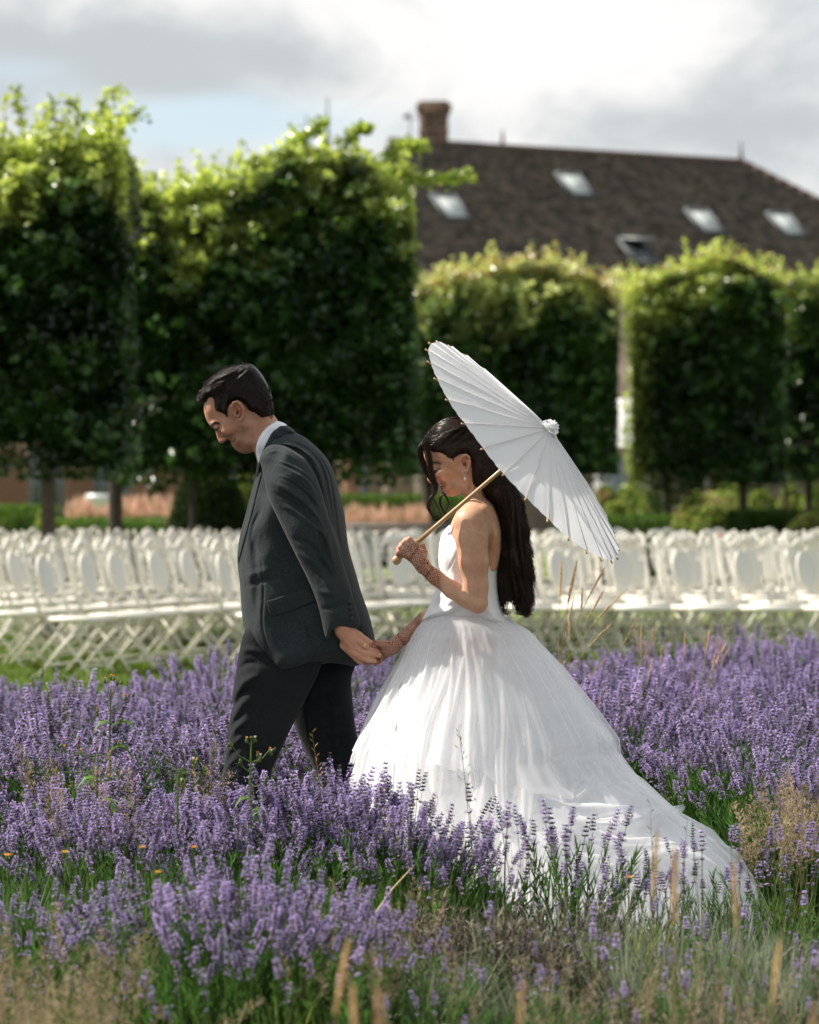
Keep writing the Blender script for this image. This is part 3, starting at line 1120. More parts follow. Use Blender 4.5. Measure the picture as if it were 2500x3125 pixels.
    # ---- jacket
    jb = [(862, 1298), (882, 1302), (901, 1319), (930, 1334), (955, 1354), (992, 1391), (1017, 1435), (1034, 1496), (1046, 1545), (1053, 1577), (1062, 1659), (1076, 1715), (1088, 1755),
          (1103, 1809), (1118, 1850), (1130, 1888), (1140, 1930), (1144, 1955), (1135, 1990), (1108, 2022), (1080, 2034), (1040, 2026), (1000, 2024), (954, 2037), (893, 2060), (860, 2063), (826, 2046),
          (785, 2001), (756, 1950), (740, 1888), (733, 1787), (727, 1740), (725, 1699), (732, 1638), (749, 1573), (771, 1488), (789, 1418), (800, 1370), (822, 1325)]
    jw = [(850, 1310, .075), (800, 1400, .085), (840, 1370, .135), (900, 1350, .145), (960, 1400, .165), (1000, 1470, .17), (880, 1450, .192), (800, 1470, .125), (760, 1560, .125),
          (860, 1560, .178), (980, 1600, .172), (740, 1680, .115), (850, 1700, .163), (980, 1720, .168), (1050, 1700, .14), (735, 1850, .125), (850, 1850, .170), (1000, 1850, .182), (1100, 1850, .15),
          (800, 1990, .165), (900, 2030, .185), (1080, 2000, .175), (1130, 1930, .15)]
    cre = [([(860, 1352), (905, 1362), (945, 1390), (972, 1430), (985, 1475)], .0070, .008),
           ([(890, 1345), (935, 1362), (975, 1400), (1000, 1450), (1012, 1510)], .0062, .007),
           ([(920, 1345), (960, 1372), (998, 1420), (1018, 1480), (1030, 1560)], .0062, .0065),
           ([(950, 1362), (990, 1410), (1018, 1470), (1034, 1560), (1046, 1650)], .0058, .0055),
           ([(985, 1470), (1005, 1540), (1022, 1620), (1040, 1700)], .007, .006),
           ([(1000, 1560), (1020, 1640), (1045, 1720), (1065, 1790)], .008, .005),
           ([(870, 1362), (915, 1378), (950, 1412), (972, 1455)], .0045, -.007),
           ([(905, 1350), (950, 1378), (985, 1425), (1003, 1490)], .0045, -.007),
           ([(935, 1352), (975, 1392), (1006, 1450), (1022, 1530)], .0045, -.006),
           ([(800, 1430), (790, 1500), (770, 1600), (765, 1720), (778, 1850)], .014, .006),
           ([(760, 1610), (785, 1680), (790, 1780), (786, 1900)], .012, -.005),
           ([(805, 1700), (812, 1800), (808, 1900), (830, 1980)], .003, -.0045),
           ([(800, 1560), (780, 1600), (772, 1640)], .006, -.006),
           ([(745, 1760), (790, 1745), (840, 1730)], .010, .004), ([(745, 1790), (800, 1770), (860, 1760)], .008, -.004),
           ([(1090, 1880), (1105, 1940), (1108, 2010)], .006, -.008),
           ([(1020, 1880), (1035, 1950), (1030, 2020)], .014, .006), ([(950, 1900), (960, 1980), (940, 2030)], .014, -.005),
           ([(830, 1900), (850, 1970), (880, 2040)], .016, .004)]
    cre = [(a, b, c * 1.5) for a, b, c in cre]
    for pts in ([(872, 1356), (925, 1372), (962, 1405), (982, 1450), (992, 1500)], [(900, 1345), (950, 1368), (988, 1412), (1008, 1470), (1018, 1540), (1028, 1600)],
                [(925, 1342), (968, 1372), (1004, 1425), (1022, 1490), (1034, 1570), (1042, 1640)], [(950, 1358), (995, 1405), (1022, 1465), (1036, 1540)],
                [(990, 1505), (1008, 1580), (1030, 1650), (1052, 1720)], [(1015, 1600), (1035, 1660), (1058, 1735)]):
        cre.append((pts, .0030, .0072)); cre.append(([(a - 7, b + 4) for a, b in pts], .0038, -.0068))
    jac = Inflate(jb, Y, jw, R=0.075, smooth=3, creases=cre)
    lo, hi = jac.bbox(0.015)
    g = Grid(lo, hi, 0.0031)
    jac.add(g)
    # front opening: hollow the chest between the lapels
    # hollow beneath the hem
    g.cone(P3(820, 2075, Y, Y), P3(1080, 2060, Y, Y), .03, .045, 0.02, 'sub')
    v, q = g.nets()
    v = relax(v, q, 1)
    jacket = adopt(mobj('jacket', v, q, MATS['suit'], None, True), man)
    # sleeve (near)
    sb = [(800, 1398), (806, 1427), (828, 1517), (850, 1567), (872, 1612), (896, 1660), (922, 1712), (955, 1780), (981, 1852), (1000, 1934), (1020, 1924), (1045, 1920), (1078, 1910), (1103, 1898),
          (1097, 1862), (1086, 1830), (1068, 1765), (1054, 1720), (1041, 1678), (1028, 1630), (1012, 1585), (998, 1537), (984, 1490), (958, 1432), (930, 1398), (886, 1368), (850, 1358), (820, 1366)]
    sw = [(830, 1390, .058), (880, 1400, .062), (860, 1480, .066), (930, 1480, .062), (920, 1580, .064), (960, 1640, .062), (1000, 1740, .056), (1040, 1860, .047), (1045, 1915, .046)]
    scr = [([(815, 1392), (850, 1378), (890, 1390), (925, 1412)], .004, .004),
           ([(860, 1420), (905, 1440), (950, 1470), (975, 1520)], .007, .008), ([(850, 1440), (900, 1465), (945, 1500), (968, 1545)], .006, -.007),
           ([(850, 1475), (900, 1500), (950, 1540), (985, 1590)], .008, .009), ([(850, 1505), (900, 1530), (950, 1572), (985, 1620)], .006, -.007),
           ([(868, 1540), (915, 1560), (960, 1600), (992, 1650)], .008, .007),
           ([(985, 1600), (1005, 1630), (1018, 1680), (1030, 1740)], .007, .008), ([(975, 1620), (992, 1650), (1004, 1700)], .006, -.007),
           ([(900, 1640), (940, 1650), (985, 1690), (1010, 1750)], .009, -.006), ([(910, 1680), (950, 1700), (990, 1740), (1015, 1800)], .009, .006),
           ([(965, 1790), (1000, 1800), (1040, 1800)], .008, .004), ([(985, 1850), (1020, 1845), (1070, 1835)], .007, -.004)]
    scr = [(a, b, c * 1.3) for a, b, c in scr]
    for pts in ([(858, 1408), (905, 1425), (952, 1456), (978, 1492)], [(862, 1448), (905, 1468), (955, 1508), (984, 1548)], [(872, 1492), (915, 1515), (962, 1556), (994, 1600)],
                [(962, 1600), (992, 1622), (1008, 1655), (1016, 1700)], [(985, 1690), (1008, 1712), (1022, 1745)]):
        scr.append((pts, .0030, .0070)); scr.append(([(a - 3, b + 8) for a, b in pts], .0040, -.0068))
    slv = Inflate(sb, Y, sw, R=0.060, smooth=3, creases=scr, yc=Y - 0.165,
                  ycpts=[(840, 1380, .03), (900, 1400, .0), (900, 1480, -.02), (960, 1640, -.035), (1045, 1900, -.052)])
    lo, hi = slv.bbox(0.015)
    g = Grid(lo, hi, 0.0029)
    slv.add(g)
    g.cone(P3(1030, 1905, 8.945), P3(1062, 1975, 8.945), .034, .040, 0.004, 'sub')
    v, q = g.nets()
    v = relax(v, q, 1)
    sleeve = mobj('sleeve', v, q, MATS['suit'], jacket, True)
    far = mobj('sleeve', *_far_sleeve(Y), MATS['suit'], jacket, True)
    # jacket collar and lapel
    cb = [(862, 1296), (884, 1302), (903, 1320), (880, 1334), (850, 1352), (824, 1380), (806, 1418), (794, 1455), (786, 1450), (790, 1418), (799, 1385), (812, 1350), (830, 1318), (846, 1304)]
    collar = Inflate(cb, Y, [(870, 1310, .078), (840, 1340, .092), (815, 1380, .100), (795, 1430, .092)], R=0.012, smooth=3)
    c_ = collar.solid('jacket_collar', MATS['suit'], None, 0.0032, 1)
    c_.parent = jacket
    lap = slab('lapel', [(802, 1400), (806, 1430), (790, 1500), (768, 1590), (742, 1680), (731, 1720), (727, 1695), (734, 1640), (751, 1573), (773, 1488), (790, 1425)], Y, jac, 0.0045, MATS['suit'], None, 0.0022, lift=0.004)
    lap.parent = jacket
    flap = slab('pocket_flap', [(821, 1827), (860, 1815), (905, 1802), (951, 1790), (962, 1805), (972, 1829), (930, 1843), (885, 1860), (842, 1874), (832, 1868), (826, 1852)], Y, jac, 0.0030, MATS['suit'], None, 0.003, smooth=1, lift=0.003)
    flap.parent = jacket
    for i, (a, b) in enumerate(((1071, 1828), (1073, 1845), (1076, 1861), (1079, 1877))):
        yf, _ = slv.front([PX(a, Y)], [PZ(b, Y)])
        mb = MB()
        M = Matrix.Rotation(R_(90), 3, 'X')
        mb.lathe([(0.0001, .0030), (.004, .0036), (.0072, .0028), (.0078, .0008), (.0078, -.002)], (PX(a, Y), float(yf[0]) - .001, PZ(b, Y)), M, 14)
        mb.build('button', MATS['button'], jacket, True)
    # ring
    mb = MB()
    c0 = Vector(hp(690, 575, -.0095)); dr = (Vector(hp(790, 640, -.006)) - Vector(hp(570, 500, -.004))).normalized()
    M = dr.to_track_quat('Z', 'Y').to_matrix()
    mb.lathe([(.0103, -.0024), (.0114, -.0022), (.0114, .0022), (.0103, .0024), (.0103, -.0024)], c0, M, 24)
    adopt(mb.build('wedding_ring', MATS['gold'], None, True), man)

    # ---- trousers
    lf = [(800, 1895), (765, 1905), (746, 1935), (736, 1978), (727, 2030), (717, 2091), (713, 2128), (718, 2140), (707, 2180), (702, 2243), (694, 2290), (689, 2332), (676, 2368), (664, 2396), (646, 2470), (628, 2545), (610, 2620), (592, 2700), (586, 2740), (600, 2762), (668, 2766),
          (690, 2700), (722, 2600), (755, 2500), (795, 2420), (837, 2335), (866, 2272), (893, 2215), (940, 2120), (985, 2020), (1000, 1900)]
    cr1 = [([(740, 1985), (770, 1975), (815, 1990)], .010, .010), ([(728, 2040), (765, 2015), (800, 2020)], .008, -.009), ([(722, 2120), (750, 2075), (800, 2050)], .012, .013),
           ([(720, 2150), (745, 2110), (785, 2090)], .008, -.010), ([(712, 2200), (735, 2150), (775, 2120)], .010, .012), ([(705, 2262), (725, 2215), (765, 2185)], .009, .012),
           ([(700, 2240), (722, 2195), (755, 2165)], .006, -.009), ([(698, 2300), (715, 2262), (750, 2235)], .007, .010), ([(692, 2330), (715, 2290), (740, 2272)], .006, -.008),
           ([(685, 2360), (705, 2322), (735, 2300)], .008, .009), ([(668, 2400), (690, 2372), (720, 2358)], .009, .008), ([(800, 2000), (790, 2150), (760, 2300), (700, 2450), (650, 2600)], .006, .004),
           ([(650, 2480), (680, 2460), (710, 2470)], .01, .008)]
    leg1 = Inflate(lf, Y, [(860, 1930, .060), (760, 1950, .055), (960, 1950, .055), (820, 2080, .080), (760, 2250, .078), (720, 2400, .07), (670, 2550, .064), (630, 2720, .06)], R=0.065, smooth=3, creases=cr1, yc=Y - .080)
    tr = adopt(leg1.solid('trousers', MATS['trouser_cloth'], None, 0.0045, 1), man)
    rf = [(840, 1900), (845, 2000), (870, 2130), (893, 2215), (920, 2280), (950, 2343), (975, 2420), (985, 2520), (988, 2620), (985, 2720), (990, 2765), (1068, 2768), (1072, 2650), (1078, 2540), (1092, 2430), (1100, 2330),
          (1090, 2260), (1083, 2225), (1074, 2135), (1071, 2074), (1084, 2035), (1090, 1950), (1060, 1900)]
    leg2 = Inflate(rf, Y, [(950, 1930, .055), (1060, 1950, .055), (980, 2130, .082), (1010, 2330, .074), (1030, 2500, .066), (1030, 2720, .062)], R=0.065, smooth=3, yc=Y + .085,
                   creases=[([(1075, 2120), (1030, 2160), (980, 2180)], .014, .010), ([(1085, 2230), (1040, 2240), (990, 2230)], .012, .010), ([(1060, 2080), (1010, 2110), (960, 2120)], .012, -.008),
                            ([(1010, 2100), (1025, 2250), (1040, 2400)], .006, .005)])
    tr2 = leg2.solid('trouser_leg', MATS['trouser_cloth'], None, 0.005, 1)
    tr2.parent = tr
    for (x, s, pit) in ((600, -1, 0.0), (1015, 1, 0.35)):
        g = Grid(P3(x - 140, 2830, Y + s * .085 - .08, Y), P3(x + 130, 2690, Y + s * .085 + .08, Y), 0.006)
        yy = Y + s * .085
        zz = 0.045 if s < 0 else 0.06
        cx = PX(x, Y)
        g.chain([((cx + .07, yy, zz + .005), .040), ((cx - .02, yy, zz - .004), .040), ((cx - .10, yy - s * .0, zz - .010), .034)], 0.02)
        g.cone((cx + .045, yy, zz + .02), (cx + .045, yy, zz + .07), .04, .042, 0.02)
        g.ell((cx, yy, zz - .09), (.4, .4, .052), 0.002, 'sub')
        v, q = g.nets()
        v[:, 2] = np.maximum(v[:, 2], 0.004)
        adopt(mobj('shoe', relax(v, q, 1), q, MATS['shoe_leather'], None, True), man)
    return man


def _far_sleeve(Y):
    g = Grid(P3(760, 2040, Y + .06, Y), P3(1010, 1350, Y + .32, Y), 0.006)
    g.chain([(P3(880, 1425, Y + .17, Y), .070), (P3(895, 1640, Y + .20, Y), .062), (P3(850, 1860, Y + .17, Y), .050)], 0.03)
    v, q = g.nets()
    return v, q


def build_bride():
    Y = Y_BRIDE
    base = np.array((PX(1420, Y), Y, 0.0))
    YA = 8.835                                   # the near arm
    skin = (0.57, 0.335, 0.215)
    # ---- head, neck, shoulders and back
    prof = [(1300, 1352), (1294, 1368), (1293, 1385), (1297, 1402), (1302, 1415), (1307, 1427), (1308, 1437), (1306, 1449), (1304, 1460), (1307, 1469), (1314, 1475), (1324, 1476), (1331, 1474),
            (1337, 1475), (1342, 1480), (1344, 1484), (1345, 1488), (1349, 1493), (1351, 1499), (1357, 1504), (1364, 1512), (1377, 1516), (1392, 1513), (1404, 1508), (1412, 1512), (1416, 1524), (1408, 1545),
            (1392, 1565), (1376, 1600), (1366, 1640), (1366, 1700), (1370, 1760), (1500, 1760), (1528, 1700), (1532, 1650), (1528, 1600), (1512, 1555), (1490, 1525), (1484, 1500), (1492, 1460), (1506, 1420), (1508, 1375),
            (1485, 1325), (1440, 1296), (1385, 1290), (1335, 1312)]
    wp = [(1305, 1380, .046), (1330, 1340, .062), (1390, 1320, .074), (1460, 1370, .072), (1350, 1390, .062), (1385, 1410, .069), (1312, 1412, .036), (1332, 1425, .050), (1312, 1436, .020),
          (1307, 1460, .012), (1316, 1468, .017), (1330, 1455, .036), (1348, 1445, .054), (1340, 1488, .024), (1358, 1480, .044), (1362, 1506, .024), (1380, 1511, .028), (1400, 1480, .052), (1420, 1430, .066),
          (1430, 1500, .046), (1455, 1520, .050), (1440, 1550, .075), (1470, 1560, .11), (1410, 1570, .08), (1400, 1620, .12), (1450, 1620, .142), (1500, 1620, .135), (1450, 1700, .125), (1500, 1720, .11)]
    head = Inflate(prof, Y, wp, R=0.030, smooth=4, creases=[([(1420, 1440), (1425, 1480), (1412, 1530)], .009, .006), ([(1500, 1600), (1485, 1640), (1482, 1690)], .010, -.008),
                                                             ([(1502, 1560), (1515, 1610), (1518, 1670)], .012, .006)])
    lo, hi = head.bbox(0.02)
    lo[1] = Y - 0.17; hi[1] = Y + 0.17
    hi[2] += 0.0
    g = Grid((lo[0], Y - .095, PZ(1545, Y)), (hi[0], Y + .095, hi[2]), 0.0022)
    head.add(g)
    for s in (-1, 1):
        g.ell((PX(1325, Y), Y + s * 0.048, PZ(1432, Y)), (0.013, 0.018, 0.010), 0.008, 'sub', pitch=-0.55)
        g.ell((PX(1328, Y), Y + s * 0.035, PZ(1432, Y)), (0.0125, 0.0125, 0.0115), 0.003)
        g.ell((PX(1324, Y), Y + s * 0.012, PZ(1470, Y)), (0.0075, 0.0060, 0.0065), 0.004)
        g.ell((PX(1328, Y), Y + s * 0.011, PZ(1476, Y)), (0.003, 0.0035, 0.0018), 0.002, 'sub')
        g.ell((PX(1350, Y), Y + s * 0.044, PZ(1450, Y)), (0.020, 0.014, 0.016), 0.012)
        ear(g, [(1408, 1412, .55, .0028), (1405, 1402, .9, .0034), (1411, 1392, 1.2, .0037), (1421, 1389, 1.4, .0038), (1430, 1396, 1.45, .0040), (1433, 1409, 1.35, .0038),
                (1431, 1423, 1.1, .0036), (1426, 1434, .85, .0042), (1420, 1440, .6, .0044), (1416, 1434, .4, .0038)], (1419, 1414), 0.064, Y, s, (1418, 1418), 0.12, 0.92)
        g.chain([((PX(1416, Y), Y + s * 0.078, PZ(1402, Y)), .0028), ((PX(1425, Y), Y + s * 0.079, PZ(1408, Y)), .0028), ((PX(1425, Y), Y + s * 0.076, PZ(1422, Y)), .0028)], 0.003)
    for s in (-1, 1):
        g.cone(P3(1450, 1572, Y + s * .07, Y), P3(1438, 1597, Y + s * .162, Y), .050, .047, 0.03)
    # open smiling mouth
    g.ell((PX(1346, Y), Y, PZ(1482, Y)), (0.013, 0.031, 0.0050), 0.003, 'sub', pitch=-0.65)
    v, q = g.nets()
    v = relax(v, q, 1, 0.4)
    red = (0.66, 0.26, 0.17)
    c = paint(v, skin, [
        ('blob', (1345, 1452), .017, red, .55), ('blob', (1309, 1464), .009, red, .4), ('blob', (1422, 1405), .016, red, .5), ('blob', (1375, 1505), .014, red, .3),
        ('line', [(1312, 1419), (1322, 1412), (1335, 1412), (1343, 1416)], .0038, (0.025, 0.014, 0.01), 1.0),
        ('line', [(1316, 1441), (1326, 1441), (1336, 1436), (1342, 1431)], .0044, (0.010, 0.006, 0.005), 1.0),
        ('line', [(1320, 1433), (1330, 1431), (1338, 1428)], .004, (0.36, 0.17, 0.11), .6),
        ('line', [(1341, 1478), (1350, 1476), (1357, 1474)], .0028, (0.50, 0.09, 0.075), .9),
        ('line', [(1347, 1490), (1352, 1489), (1359, 1482)], .0036, (0.50, 0.09, 0.075), .9),
        ('blob', (1418, 1418), .007, (0.20, 0.07, 0.045), .9)], Y)  # shade of the ear hollow painted into the skin colour
    parts = [(v, q, np.concatenate([c, np.zeros((len(v), 1))], 1))]
    mouth_teeth = MB()
    # shoulders and back, coarser, then the near arm
    g = Grid((PX(1195, Y), 8.68, PZ(1910, Y)), (PX(1560, Y), Y + .24, PZ(1512, Y)), 0.0032)
    head.add(g)
    A = lambda a, b, dy=0.0: P3(a, b, YA + dy)
    # near shoulder and arm
    g.cone(P3(1450, 1572, Y - .07, Y), A(1436, 1596, 0.006), .050, .048, 0.03)
    g.chain([(A(1436, 1598, 0.004), .0495), (A(1440, 1640, -.002), .0490), (A(1446, 1720, -.006), .0445), (A(1453, 1790, -.006), .0365), (A(1457, 1838, -.004), .0315)], 0.012)
    g.chain([(A(1456, 1842, -.006), .0305), (A(1425, 1826, .0), .0285), (A(1380, 1800, .004), .0255), (A(1330, 1762, .008), .0225), (A(1290, 1728, .01), .0205), (A(1278, 1712, .01), .0215)], 0.010)
    # far shoulder and arm: forward and down to the groom's hand
    YF = 9.13
    g.cone(P3(1450, 1572, Y + .07, Y), P3(1440, 1600, Y + .16, Y), .050, .045, 0.03)
    v, q = g.nets()
    v = relax(v, q, 2, 0.5)
    keep = v[:, 2][q].mean(1) < PZ(1516, Y)
    c = paint(v, skin, [('blob', (1400, 1560), .03, (0.66, 0.40, 0.27), .3)], Y)
    xp = 1250 + v[:, 0] * F_PX / v[:, 1]
    zp = HOR + (CAM_H - v[:, 2]) * F_PX / v[:, 1]
    hen = np.clip((1352 - xp) / 14, 0, 1) * (v[:, 1] < 8.95)
    parts.append((v, q, np.concatenate([c, hen[:, None]], 1)))
    # ---- near hand on the shaft
    def hq(a, b, dy=0.0):
        return P3(1190 + .2145 * a, 1600 + .2145 * b, YA + .008 + dy)
    lo = np.array(hq(40, 640, -.075)); hi = np.array(hq(560, 130, .075))
    g = Grid(lo, hi, 0.0020)
    g.chain([(hq(480, 580, .0), .0205), (hq(430, 530, -.002), .0205), (hq(370, 460, -.002), .021)], 0.01)
    for kn, r in (((345, 300), .0115), ((285, 330), .0118), ((235, 375), .0112), ((205, 430), .0100)):
        g.cone(hq(410, 500, -.004), hq(*kn, -.012), .018, r, 0.010)
    FG = [([(345, 290, -.012), (275, 215, -.014), (225, 230, .006), (255, 290, .024)], (.0105, .0088, .0082, .0072)),
          ([(285, 325, -.013), (205, 262, -.017), (165, 290, .004), (205, 345, .022)], (.0108, .0090, .0083, .0074)),
          ([(235, 370, -.013), (155, 325, -.016), (125, 350, .004), (170, 400, .021)], (.0102, .0085, .0079, .0070)),
          ([(205, 425, -.011), (128, 392, -.013), (112, 420, .004), (150, 460, .018)], (.0092, .0078, .0072, .0064))]
    for pts, rr in FG:
        g.chain([(hq(*p), r) for p, r in zip(pts, rr)], 0.0030)
    g.chain([(hq(455, 490, .000), .0155), (hq(478, 400, .010), .0125), (hq(455, 320, .014), .0105), (hq(390, 262, .018), .0088)], 0.005)
    v, q = g.nets()
    v = relax(v, q, 1, 0.35)
    c = paint(v, (0.62, 0.38, 0.27), [('blob', (1190 + .2145 * a, 1600 + .2145 * b), .008, (0.60, 0.25, 0.17), .5) for a, b in ((275, 215), (205, 262), (155, 325), (128, 392))], YA)
    xp = 1250 + v[:, 0] * F_PX / v[:, 1]
    zp = HOR + (CAM_H - v[:, 2]) * F_PX / v[:, 1]
    dd = ((xp - 1190) / .2145 - 200) * .6 + ((zp - 1600) / .2145 - 300) * .8
    hen = np.clip(dd / 60, 0.25, 1)
    parts.append((v, q, np.concatenate([c, hen[:, None]], 1)))
    # ---- far arm and hand
    def hr(a, b, dy=0.0):
        return P3(970 + .2087 * a, 1850 + .2087 * b, 8.965 + dy)
    g = Grid(np.array((PX(1080, Y), 8.85, PZ(2050, Y))), np.array((PX(1480, Y), 9.28, PZ(1780, Y))), 0.0024)
    g.chain([(P3(1440, 1740, 9.17, Y), .040), (P3(1400, 1800, 9.17, Y), .034), (hr(1760, 60, .12), .0265), (hr(1560, 200, .08), .0245), (hr(1330, 400, .04), .0228), (hr(1130, 560, .01), .0200), (hr(1060, 600, .004), .0210)], 0.010)
    g.cone(hr(1090, 590, .006), hr(930, 640, .010), .0215, .020, 0.010)
    g.cone(hr(1060, 640, .008), hr(930, 720, .018), .018, .014, 0.010)
    g.chain([(hr(990, 560, -.010), .0135), (hr(860, 545, -.020), .0115), (hr(750, 600, -.026), .0098), (hr(660, 655, -.026), .0075)], 0.004)
    for pts in ([(960, 720, .016), (900, 795, .018), (850, 845, .014)], [(930, 690, .024), (820, 790, .030), (740, 840, .020)], [(920, 660, .026), (790, 770, .034), (690, 835, .024)], [(915, 640, .028), (760, 720, .040), (665, 805, .030)]):
        g.chain([(hr(*p), r) for p, r in zip(pts, (.0115, .0092, .0072))], 0.0035)
    v, q = g.nets()
    v = relax(v, q, 1, 0.35)
    c = paint(v, (0.60, 0.36, 0.25), [('blob', (970 + .2087 * 650, 1850 + .2087 * 658), .006, (.66, .42, .34), .8)], Y)
    xp = 1250 + v[:, 0] * F_PX / v[:, 1]
    hen = np.clip((1291 - xp) / 8, 0, 1) * np.clip((xp - 1106) / 10, 0, 1)
    parts.append((v, q, np.concatenate([c, hen[:, None]], 1)))
    # ---- hidden trunk and legs, carrying the figure
    g = Grid((PX(1260, Y), Y - .22, 0.01), (PX(1600, Y), Y + .26, PZ(1640, Y)), 0.012)
    g.chain([(P3(1440, 1660, Y), .06), (P3(1430, 1790, Y), .07), (P3(1430, 1960, Y), .08)], 0.03)
    g.chain([(P3(1440, 1610, Y + .15, Y), .040), (P3(1440, 1740, 9.17, Y), .038)], 0.02)
    for s in (-1, 1):
        g.chain([(P3(1430, 1990, Y + s * .08, Y), .085), (P3(1420 - s * 40, 2380, Y + s * .07, Y), .055), (P3(1430 - s * 70, 2740, Y + s * .06, Y), .035), (P3(1395 - s * 70, 2765, Y + s * .06, Y), .030)], 0.03)
    v, q = g.nets()
    parts.append((v, q, np.concatenate([paint(v, skin, [], Y), np.zeros((len(v), 1))], 1)))
    br = join_parts('person', parts, MATS['skin_bride'], base)
    tag(br, 'long haired bride in strapless white gown with hennaed arms, holding a parasol', 'person')

    # teeth
    mb = MB()
    for i in range(5):
        for s in (-1, 1):
            mb.box((PX(1345.5 + i * 2.5, Y), Y + s * (.003 + i * .0055), PZ(1479.5 - i * 1.1, Y)), (.0042, .006, .006), rz=s * -.5, ry=.6)
    adopt(mb.build('teeth', m_simple('tooth', (0.80, 0.76, 0.68), 0.25, 0.02, 50)), br)
    # nails
    mb = MB()
    n0 = Vector(hr(632, 664, -.031)); n1 = Vector(hr(598, 678, -.030))
    mb.tube([Vector(hr(664, 650, -.0325)), n0, n1], [.0045, .0046, .0016], 8)
    adopt(mb.build('fingernail', MATS['nail_polish'], None, True), br)
    # bride ring
    mb = MB()
    M = (Vector(hq(205, 262, -.017)) - Vector(hq(285, 325, -.013))).normalized().to_track_quat('Z', 'Y').to_matrix()
    cc = Vector(hq(180, 340, -.0145))
    mb.lathe([(.0092, -.0012), (.0102, -.0012), (.0102, .0012), (.0092, .0012), (.0092, -.0012)], cc, M, 20)
    adopt(mb.build('ring', MATS['gold'], None, True), br)
    # earring
    ey = Y - .0775
    E = lambda a, b: Vector(P3(1240 + .1855 * a, 1250 + .1855 * b, ey))
    mb = MB()
    mb.tube([E(930, 1000), E(928, 1030), E(945, 1060), E(965, 1085), E(966, 1105)], .0011, 6)
    mb.tube([E(975, 1045), E(972, 1070), E(966, 1090)], .0009, 6)
    er = adopt(mb.build('earring', MATS['silver'], None, True), br)
    mb = MB()
    mb.lathe([(.0001, .0065), (.0018, .0050), (.0034, .0010), (.0040, -.0022), (.0030, -.0052), (.0001, -.0064)], E(967, 1135), None, 12)
    mb.build('pearl_drop', MATS['pearl'], er, True)

    # ---- bodice
    bd = [(1376, 1601), (1362, 1612), (1349, 1628), (1341, 1660), (1338, 1700), (1339, 1742), (1335, 1780), (1326, 1812), (1312, 1845), (1298, 1872), (1288, 1893), (1305, 1890), (1350, 1888), (1400, 1889), (1460, 1897), (1512, 1908), (1546, 1900),
          (1532, 1862), (1524, 1830), (1520, 1790), (1520, 1745), (1528, 1697), (1510, 1693), (1484, 1690), (1450, 1660), (1420, 1632), (1396, 1612)]
    bw = [(1370, 1620, .10), (1360, 1680, .125), (1400, 1680, .136), (1450, 1700, .134), (1500, 1710, .118), (1340, 1760, .100), (1400, 1780, .118), (1480, 1780, .118), (1330, 1840, .105),
          (1400, 1850, .130), (1480, 1850, .135), (1300, 1885, .125), (1350, 1888, .160), (1400, 1890, .175), (1500, 1900, .170), (1540, 1895, .13)]
    bc = [([(1392, 1684), (1376, 1720), (1361, 1752)], .0022, -.004), ([(1391, 1846), (1388, 1865), (1386, 1890)], .0022, -.004), ([(1503, 1800), (1501, 1840), (1516, 1895)], .0025, -.004),
          ([(1345, 1640), (1356, 1690), (1352, 1740)], .010, .006), ([(1335, 1830), (1360, 1845), (1390, 1838)], .006, -.005), ([(1330, 1850), (1355, 1862), (1400, 1852)], .006, .004),
          ([(1490, 1745), (1505, 1750), (1518, 1745)], .006, -.004), ([(1495, 1790), (1508, 1796), (1520, 1790)], .006, .004)]
    bod = Inflate(bd, Y, bw, R=0.05, smooth=3, creases=bc)
    lo, hi = bod.bbox(.015)
    g = Grid(lo, hi, 0.0030)
    bod.add(g)
    v, q = g.nets()
    v = relax(v, q, 1, 0.4)
    bodo = adopt(mobj('bodice', v, q, MATS['satin'], None, True), br)
    # piping on the lower edge
    mb = MB()
    pts = []
    for a, b in ((1292, 1888), (1320, 1886), (1360, 1885), (1400, 1887), (1450, 1893), (1500, 1903), (1516, 1904), (1542, 1897)):
        yf, _ = bod.front([PX(a, Y)], [PZ(b - 4, Y)])
        pts.append((PX(a, Y), float(yf[0]) - .001, PZ(b + 1, Y)))
    mb.tube(pts, .0022, 6)
    mb.build('piping', MATS['satin'], bodo, True)

    # ---- hair
    hv = [(1279, 1372), (1286, 1352), (1296, 1334), (1318, 1306), (1345, 1284), (1373, 1273), (1420, 1278), (1465, 1300), (1500, 1340), (1530, 1390), (1556, 1440), (1582, 1492), (1596, 1535), (1600, 1570), (1612, 1605), (1612, 1640), (1624, 1675), (1620, 1710), (1631, 1748), (1624, 1785), (1630, 1812), (1618, 1840), (1614, 1866), (1600, 1870), (1598, 1846), (1580, 1850),
          (1568, 1826), (1552, 1822), (1544, 1798), (1534, 1806), (1530, 1838), (1519, 1830), (1521, 1798), (1512, 1768), (1526, 1722), (1520, 1690), (1532, 1650), (1526, 1615), (1521, 1570), (1505, 1532), (1480, 1512), (1458, 1502), (1440, 1486),
          (1430, 1458), (1426, 1434), (1425, 1412), (1419, 1399), (1409, 1397), (1402, 1408), (1397, 1426), (1385, 1430), (1371, 1422), (1358, 1408), (1343, 1397), (1323, 1392), (1308, 1385), (1296, 1380)]
    hw2 = [(1285, 1368, .030), (1310, 1340, .058), (1350, 1305, .072), (1420, 1300, .078), (1480, 1350, .082), (1380, 1350, .080), (1330, 1365, .068), (1370, 1400, .0725), (1420, 1375, .0790), (1435, 1400, .082), (1440, 1440, .080), (1450, 1430, .082),
           (1500, 1450, .085), (1530, 1520, .09), (1560, 1600, .085), (1575, 1700, .078), (1580, 1800, .060), (1610, 1860, .03), (1525, 1820, .03), (1480, 1500, .062)]
    rr = random.Random(11)
    cre = []
